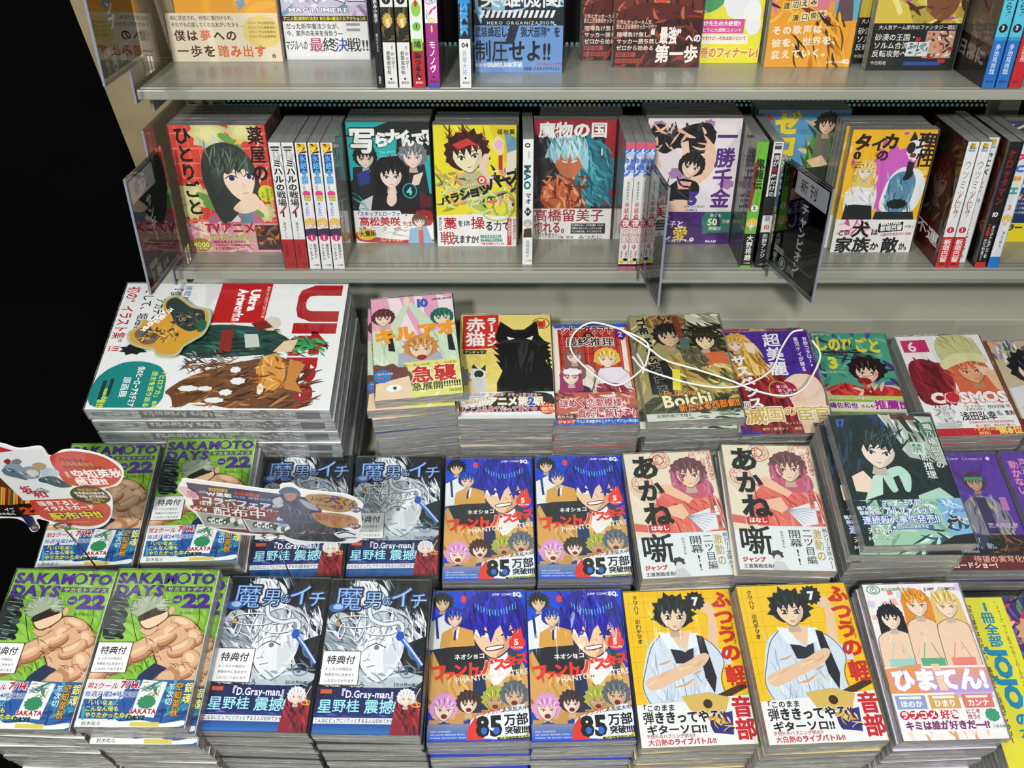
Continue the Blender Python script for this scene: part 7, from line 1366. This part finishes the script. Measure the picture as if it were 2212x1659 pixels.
def d2(A, c):
    def poly(pts, col): A.P([c(*p) for p in pts], col, sharp=True)
    def sp_(pts, col): A.P([(p.x, p.y) for p in spline([(*c(*q), 0) for q in pts], 6, True)], col, sharp=True)
    tx = lambda *a, **k: lettering(A, c, *a, **k)
    poly([(402,1041),(604,1066),(700,1080),(690,1130),(640,1156),(560,1153),(500,1147),(440,1134),(424,1104)], '74262e'); poly([(402,1041),(604,1066),(700,1078),(690,1104),(640,1108),(520,1086),(470,1074),(418,1068)], '28305c')
    for q, sd in (([(424,1103),(521,1117),(533,1143),(441,1137)], 3), ([(524,1119),(622,1132),(635,1151),(540,1147)], 4)):
        poly(q, 'e4e6e2'); cx_ = sum(a for a, b in q)/4; cy_ = sum(b for a, b in q)/4
        q2 = [((a-cx_)*.94+cx_, (b-cy_)*.9+cy_) for a, b in q]; poly(q2, '9ca4a0'); rd = random.Random(sd)
        for k in range(9):
            x = q2[3][0]+5+(q2[2][0]-q2[3][0]-12)*(k+.5)/9; y = cy_+rd.uniform(-4, 5)+(x-cx_)*.08; sp_([(x-5,y-4),(x+4,y-6),(x+6,y+3),(x-3,y+5)], ('1c2420', 'ececea', '44504a', 'ececea', '141a18')[k % 5]); sp_([(x-2,y-1),(x+2,y-2),(x+2,y+2),(x-1,y+3)], ('ececea', '303834')[k % 2])
    poly([(451,1052),(491,1056),(492,1063),(452,1059)], 'c8ac30'); poly([(507,1060),(560,1066),(561,1073),(508,1067)], 'c04838')
    tx('ジャンプ', 454, 1053, 34, 6, '40340c', .04, rot=6); tx('ジャンプ', 510, 1061, 46, 6, '5c140c', .04, rot=6)
    tx('W連載', 446, 1060, 54, 9, 'f0f0f4', .05, rot=6, out='8c3840', ow=.04); tx('同時', 428, 1058, 16, 7, 'c8c0d0', .02); tx('作品 連載記念', 504, 1068, 84, 6, 'a8b0d0', .02, rot=6)
    tx('コラボフェア', 434, 1069, 152, 15, 'dcd8ec', .06, rot=7); tx('開催!!', 588, 1088, 24, 8, 'dcd8ec', .03, rot=6); tx('描き下ろしコラボペーパー', 430, 1080, 176, 9, 'ece8ec', .03, rot=7); tx('配布中', 458, 1092, 120, 20, 'f4f0ec', .03, rot=5)
    sp_([(410,1092),(430,1089),(450,1098),(450,1106),(426,1103)], '8c3038'); tx('6/4', 418, 1090, 32, 11, 'f0e8e8', .03, rot=10); sp_([(594,1120),(612,1114),(632,1119),(630,1129),(606,1130)], '2c4c9c'); tx('6/6', 597, 1113, 28, 11, 'f0f0f8', .03, rot=5)
    sp_([(602,1062),(614,1052),(634,1052),(648,1062),(646,1072),(620,1070)], '2c4c74'); sp_([(604,1072),(646,1072),(686,1100),(698,1128),(650,1140),(610,1120)], '262a48'); sp_([(614,1065),(640,1065),(636,1078),(622,1080)], 'a87468'); sp_([(588,1080),(606,1072),(612,1090),(600,1094)], 'b8bcc8'); sp_([(646,1078),(664,1082),(690,1100),(668,1098)], '9ca0b8')
    for k in range(16): x = 606+5.6*k; A.S([c(x, 1082+2.4*k), c(x+8, 1090+2.2*k), c(x+10, 1100+2.2*k)], 1.4, ('4c5470', '14162c', '7c7c9c', '3c3060')[k % 4], taper=True)
    sp_([(612,1152),(640,1136),(700,1128),(740,1140),(764,1152),(740,1168),(690,1168),(640,1164)], '1f2228')
    for k in range(14): x = 630+9*k; A.S([c(x, 1146+6*math.sin(k)), c(x+7, 1150), c(x+12, 1146+5*math.cos(k))], 2.4, ('8c2c2c', '4c5458', 'c09078', '0c0e12', '6c6c74')[k % 5], taper=True)
    sp_([(722,1150),(760,1146),(778,1152),(768,1164),(738,1162)], 'e4e6e6'); A.S([c(728, 1152), c(748, 1148), c(768, 1154)], 2.4, '181818'); A.S([c(736, 1162), c(754, 1160), c(770, 1160)], 2.4, '181818')
    sp_([(660,1070),(690,1066),(740,1072),(770,1084),(768,1098),(740,1105),(700,1100),(672,1086)], 'b0823c'); sp_([(672,1108),(710,1106),(755,1112),(773,1122),(768,1134),(730,1139),(695,1130)], 'ac7a3a')
    tx('よふかし', 672, 1070, 34, 10, '2c2418', .04, rot=8); tx('犬', 702, 1067, 36, 18, '4c2c68', .06, rot=6); tx('くん', 742, 1074, 34, 16, '241c14', .05, rot=12); tx('単行本', 682, 1086, 26, 7, '6c4c28', .03, rot=5); tx('43', 712, 1086, 32, 12, '5c4068', .05, rot=5)
    tx('魔男のイチ', 680, 1107, 84, 15, 'a04c28', .05, rot=6); tx('3', 712, 1122, 14, 12, 'a04c28', .05)
    sp_([(754,1096),(772,1094),(782,1100),(768,1106)], '5c2c60'); tx('6/6', 757, 1095, 20, 7, 'e0d0e8', .03); sp_([(752,1132),(770,1130),(780,1136),(766,1142)], '6c2c44'); tx('6/4', 755, 1131, 20, 7, 'e0d0d8', .03)
    sp_([(386,1054),(400,1050),(424,1064),(430,1076),(408,1074)], 'dcc0cc'); tx('魔', 402, 1056, 24, 16, 'c88098', .04, rot=8)
card('collaboration_card', [(392,1038),(404,1034),(500,1046),(596,1058),(606,1046),(632,1044),(652,1056),(700,1062),(750,1068),(784,1086),(780,1104),(782,1134),(776,1148),(786,1158),(764,1172),(700,1172),(640,1176),(600,1158),(520,1154),(450,1138),(424,1110),(404,1094),(398,1072),(384,1056)], 506, d2, 'navy and maroon die-cut card with white lettering on a wire clip', ((585,1153),))

# die-cut card lying on the top art book
def die():
    h = 944.0; out = [(352,660),(362,642),(388,638),(420,660),(452,668),(456,690),(442,720),(420,735),(398,748),(388,762),(372,770),(338,768),(332,756),(306,752),(278,740),(276,718),(298,706),(306,690),(322,694),(336,686),(356,682)]
    P = [on_level(x, y, h) for x, y in out]; x0 = sum(p[0] for p in P)/len(P); y0 = sum(p[1] for p in P)/len(P)
    pts = [(p.x, p.y) for p in spline([(a-x0, -(b-y0), 0) for a, b in P], 5, True)]
    A = Art(-200, -200, 200, 200); A.P(pts, 'a8b490'); A.P([(a*.93, b*.93) for a, b in pts], 'c89438')
    c = lambda x, y: (on_level(x, y, h)[0]-x0, -(on_level(x, y, h)[1]-y0))
    def blot(l, col, j=.12, s=0):
        A.P([(p.x, p.y) for p in spline([(*c(*q), 0) for q in l], 4, True)], col)
    blot([(358,660),(368,646),(384,644),(412,664),(440,672),(440,700),(410,716),(380,700),(370,680)], '2c3c3c'); blot([(290,722),(310,706),(330,712),(340,736),(310,744)], '6c6450'); blot([(428,692),(446,694),(442,712),(426,716)], '2c5c48')
    x_, y_ = c(402, 690); A.F(x_-17, y_-13, x_+17, y_+12, ['1c2828', '4c5c54', '6c3c2c', '345c54', 'b88c50'], 46, 9, 2.4, 3); x_, y_ = c(345, 725); A.F(x_-24, y_-12, x_+24, y_+11, ['5c4028', 'd8a848', '3c3430', '8c6c44', 'e0b450', '4c3c58'], 60, 9, 2.6, 5)
    A.T('MY HERO', *c(378, 670), 9.5, 'f0f0ec', .05, rot=122, fit=30); A.T('ACADEMIA', *c(362, 676), 9.5, 'f0f0ec', .05, rot=122, fit=42)
    n = len(pts); body = tessellate_polygon([[Vector((a, b, 0)) for a, b in pts]])
    V = [(a, -b, t) for t in (0, 1.0) for a, b in pts]; F = [tuple(t) for t in body] + [tuple(i+n for i in t) for t in body] + [(i, (i+1) % n, n+(i+1) % n, n+i) for i in range(n)]
    me = build_print('die_cut_card', [(np.array(V), F, [lin('b0b898')]*len(F)), chunk(A, lambda X, Y, Z: np.stack([X, -Y, 1.0+Z], 1), .5)], M['card'])
    o = link('die_cut_card', me); o.location = Vector((x0, y0, E_-h-1))*MM; tag(o, 'small orange and green die-cut card lying on the top white art book', 'card')
die()

# white elastic cord looped over the back row
cp = lambda l, h: [Vector((*on_level(x, y, h + dh), E_ - h - dh))*MM for x, y, dh in l]
p1 = cp([(1394,791,0),(1400,744,-4),(1352,716,-6),(1294,698,-8),(1264,701,-6),(1238,723,-2),(1232,750,0),(1250,779,0),(1294,817,0),(1332,832,0),(1364,817,-3),(1392,793,0)], 990)
p2 = cp([(1340,711,-6),(1399,750,-3),(1438,778,-2),(1505,798,-2),(1576,821,0),(1636,845,6),(1695,855,10),(1734,841,10),(1758,806,10),(1772,766,6),(1754,735,2)], 990)
p3 = cp([(1391,798,-1),(1478,825,-2),(1557,837,0),(1616,829,8),(1667,798,12),(1687,754,10),(1710,719,4),(1734,713,2)], 990)
p4 = cp([(1376,764,-3),(1390,790,-5),(1388,806,-4)], 990); p5 = cp([(1366,770,-2),(1386,794,-4),(1400,800,-4)], 990)
Vc, Fc = [], []
for p in (p1, p2, p3, p4, p5):
    v, fc = tube(spline(p, 8), .0014, 8); k = len(Vc); Vc += v; Fc += [tuple(i+k for i in q) for q in fc]
co = link('elastic_cord', mesh_from('elastic_cord', Vc, Fc, [M['cord']])); tag(co, 'white elastic cord in two loops lying across the back-row stacks', 'cord')
for p in co.data.polygons: p.use_smooth = True
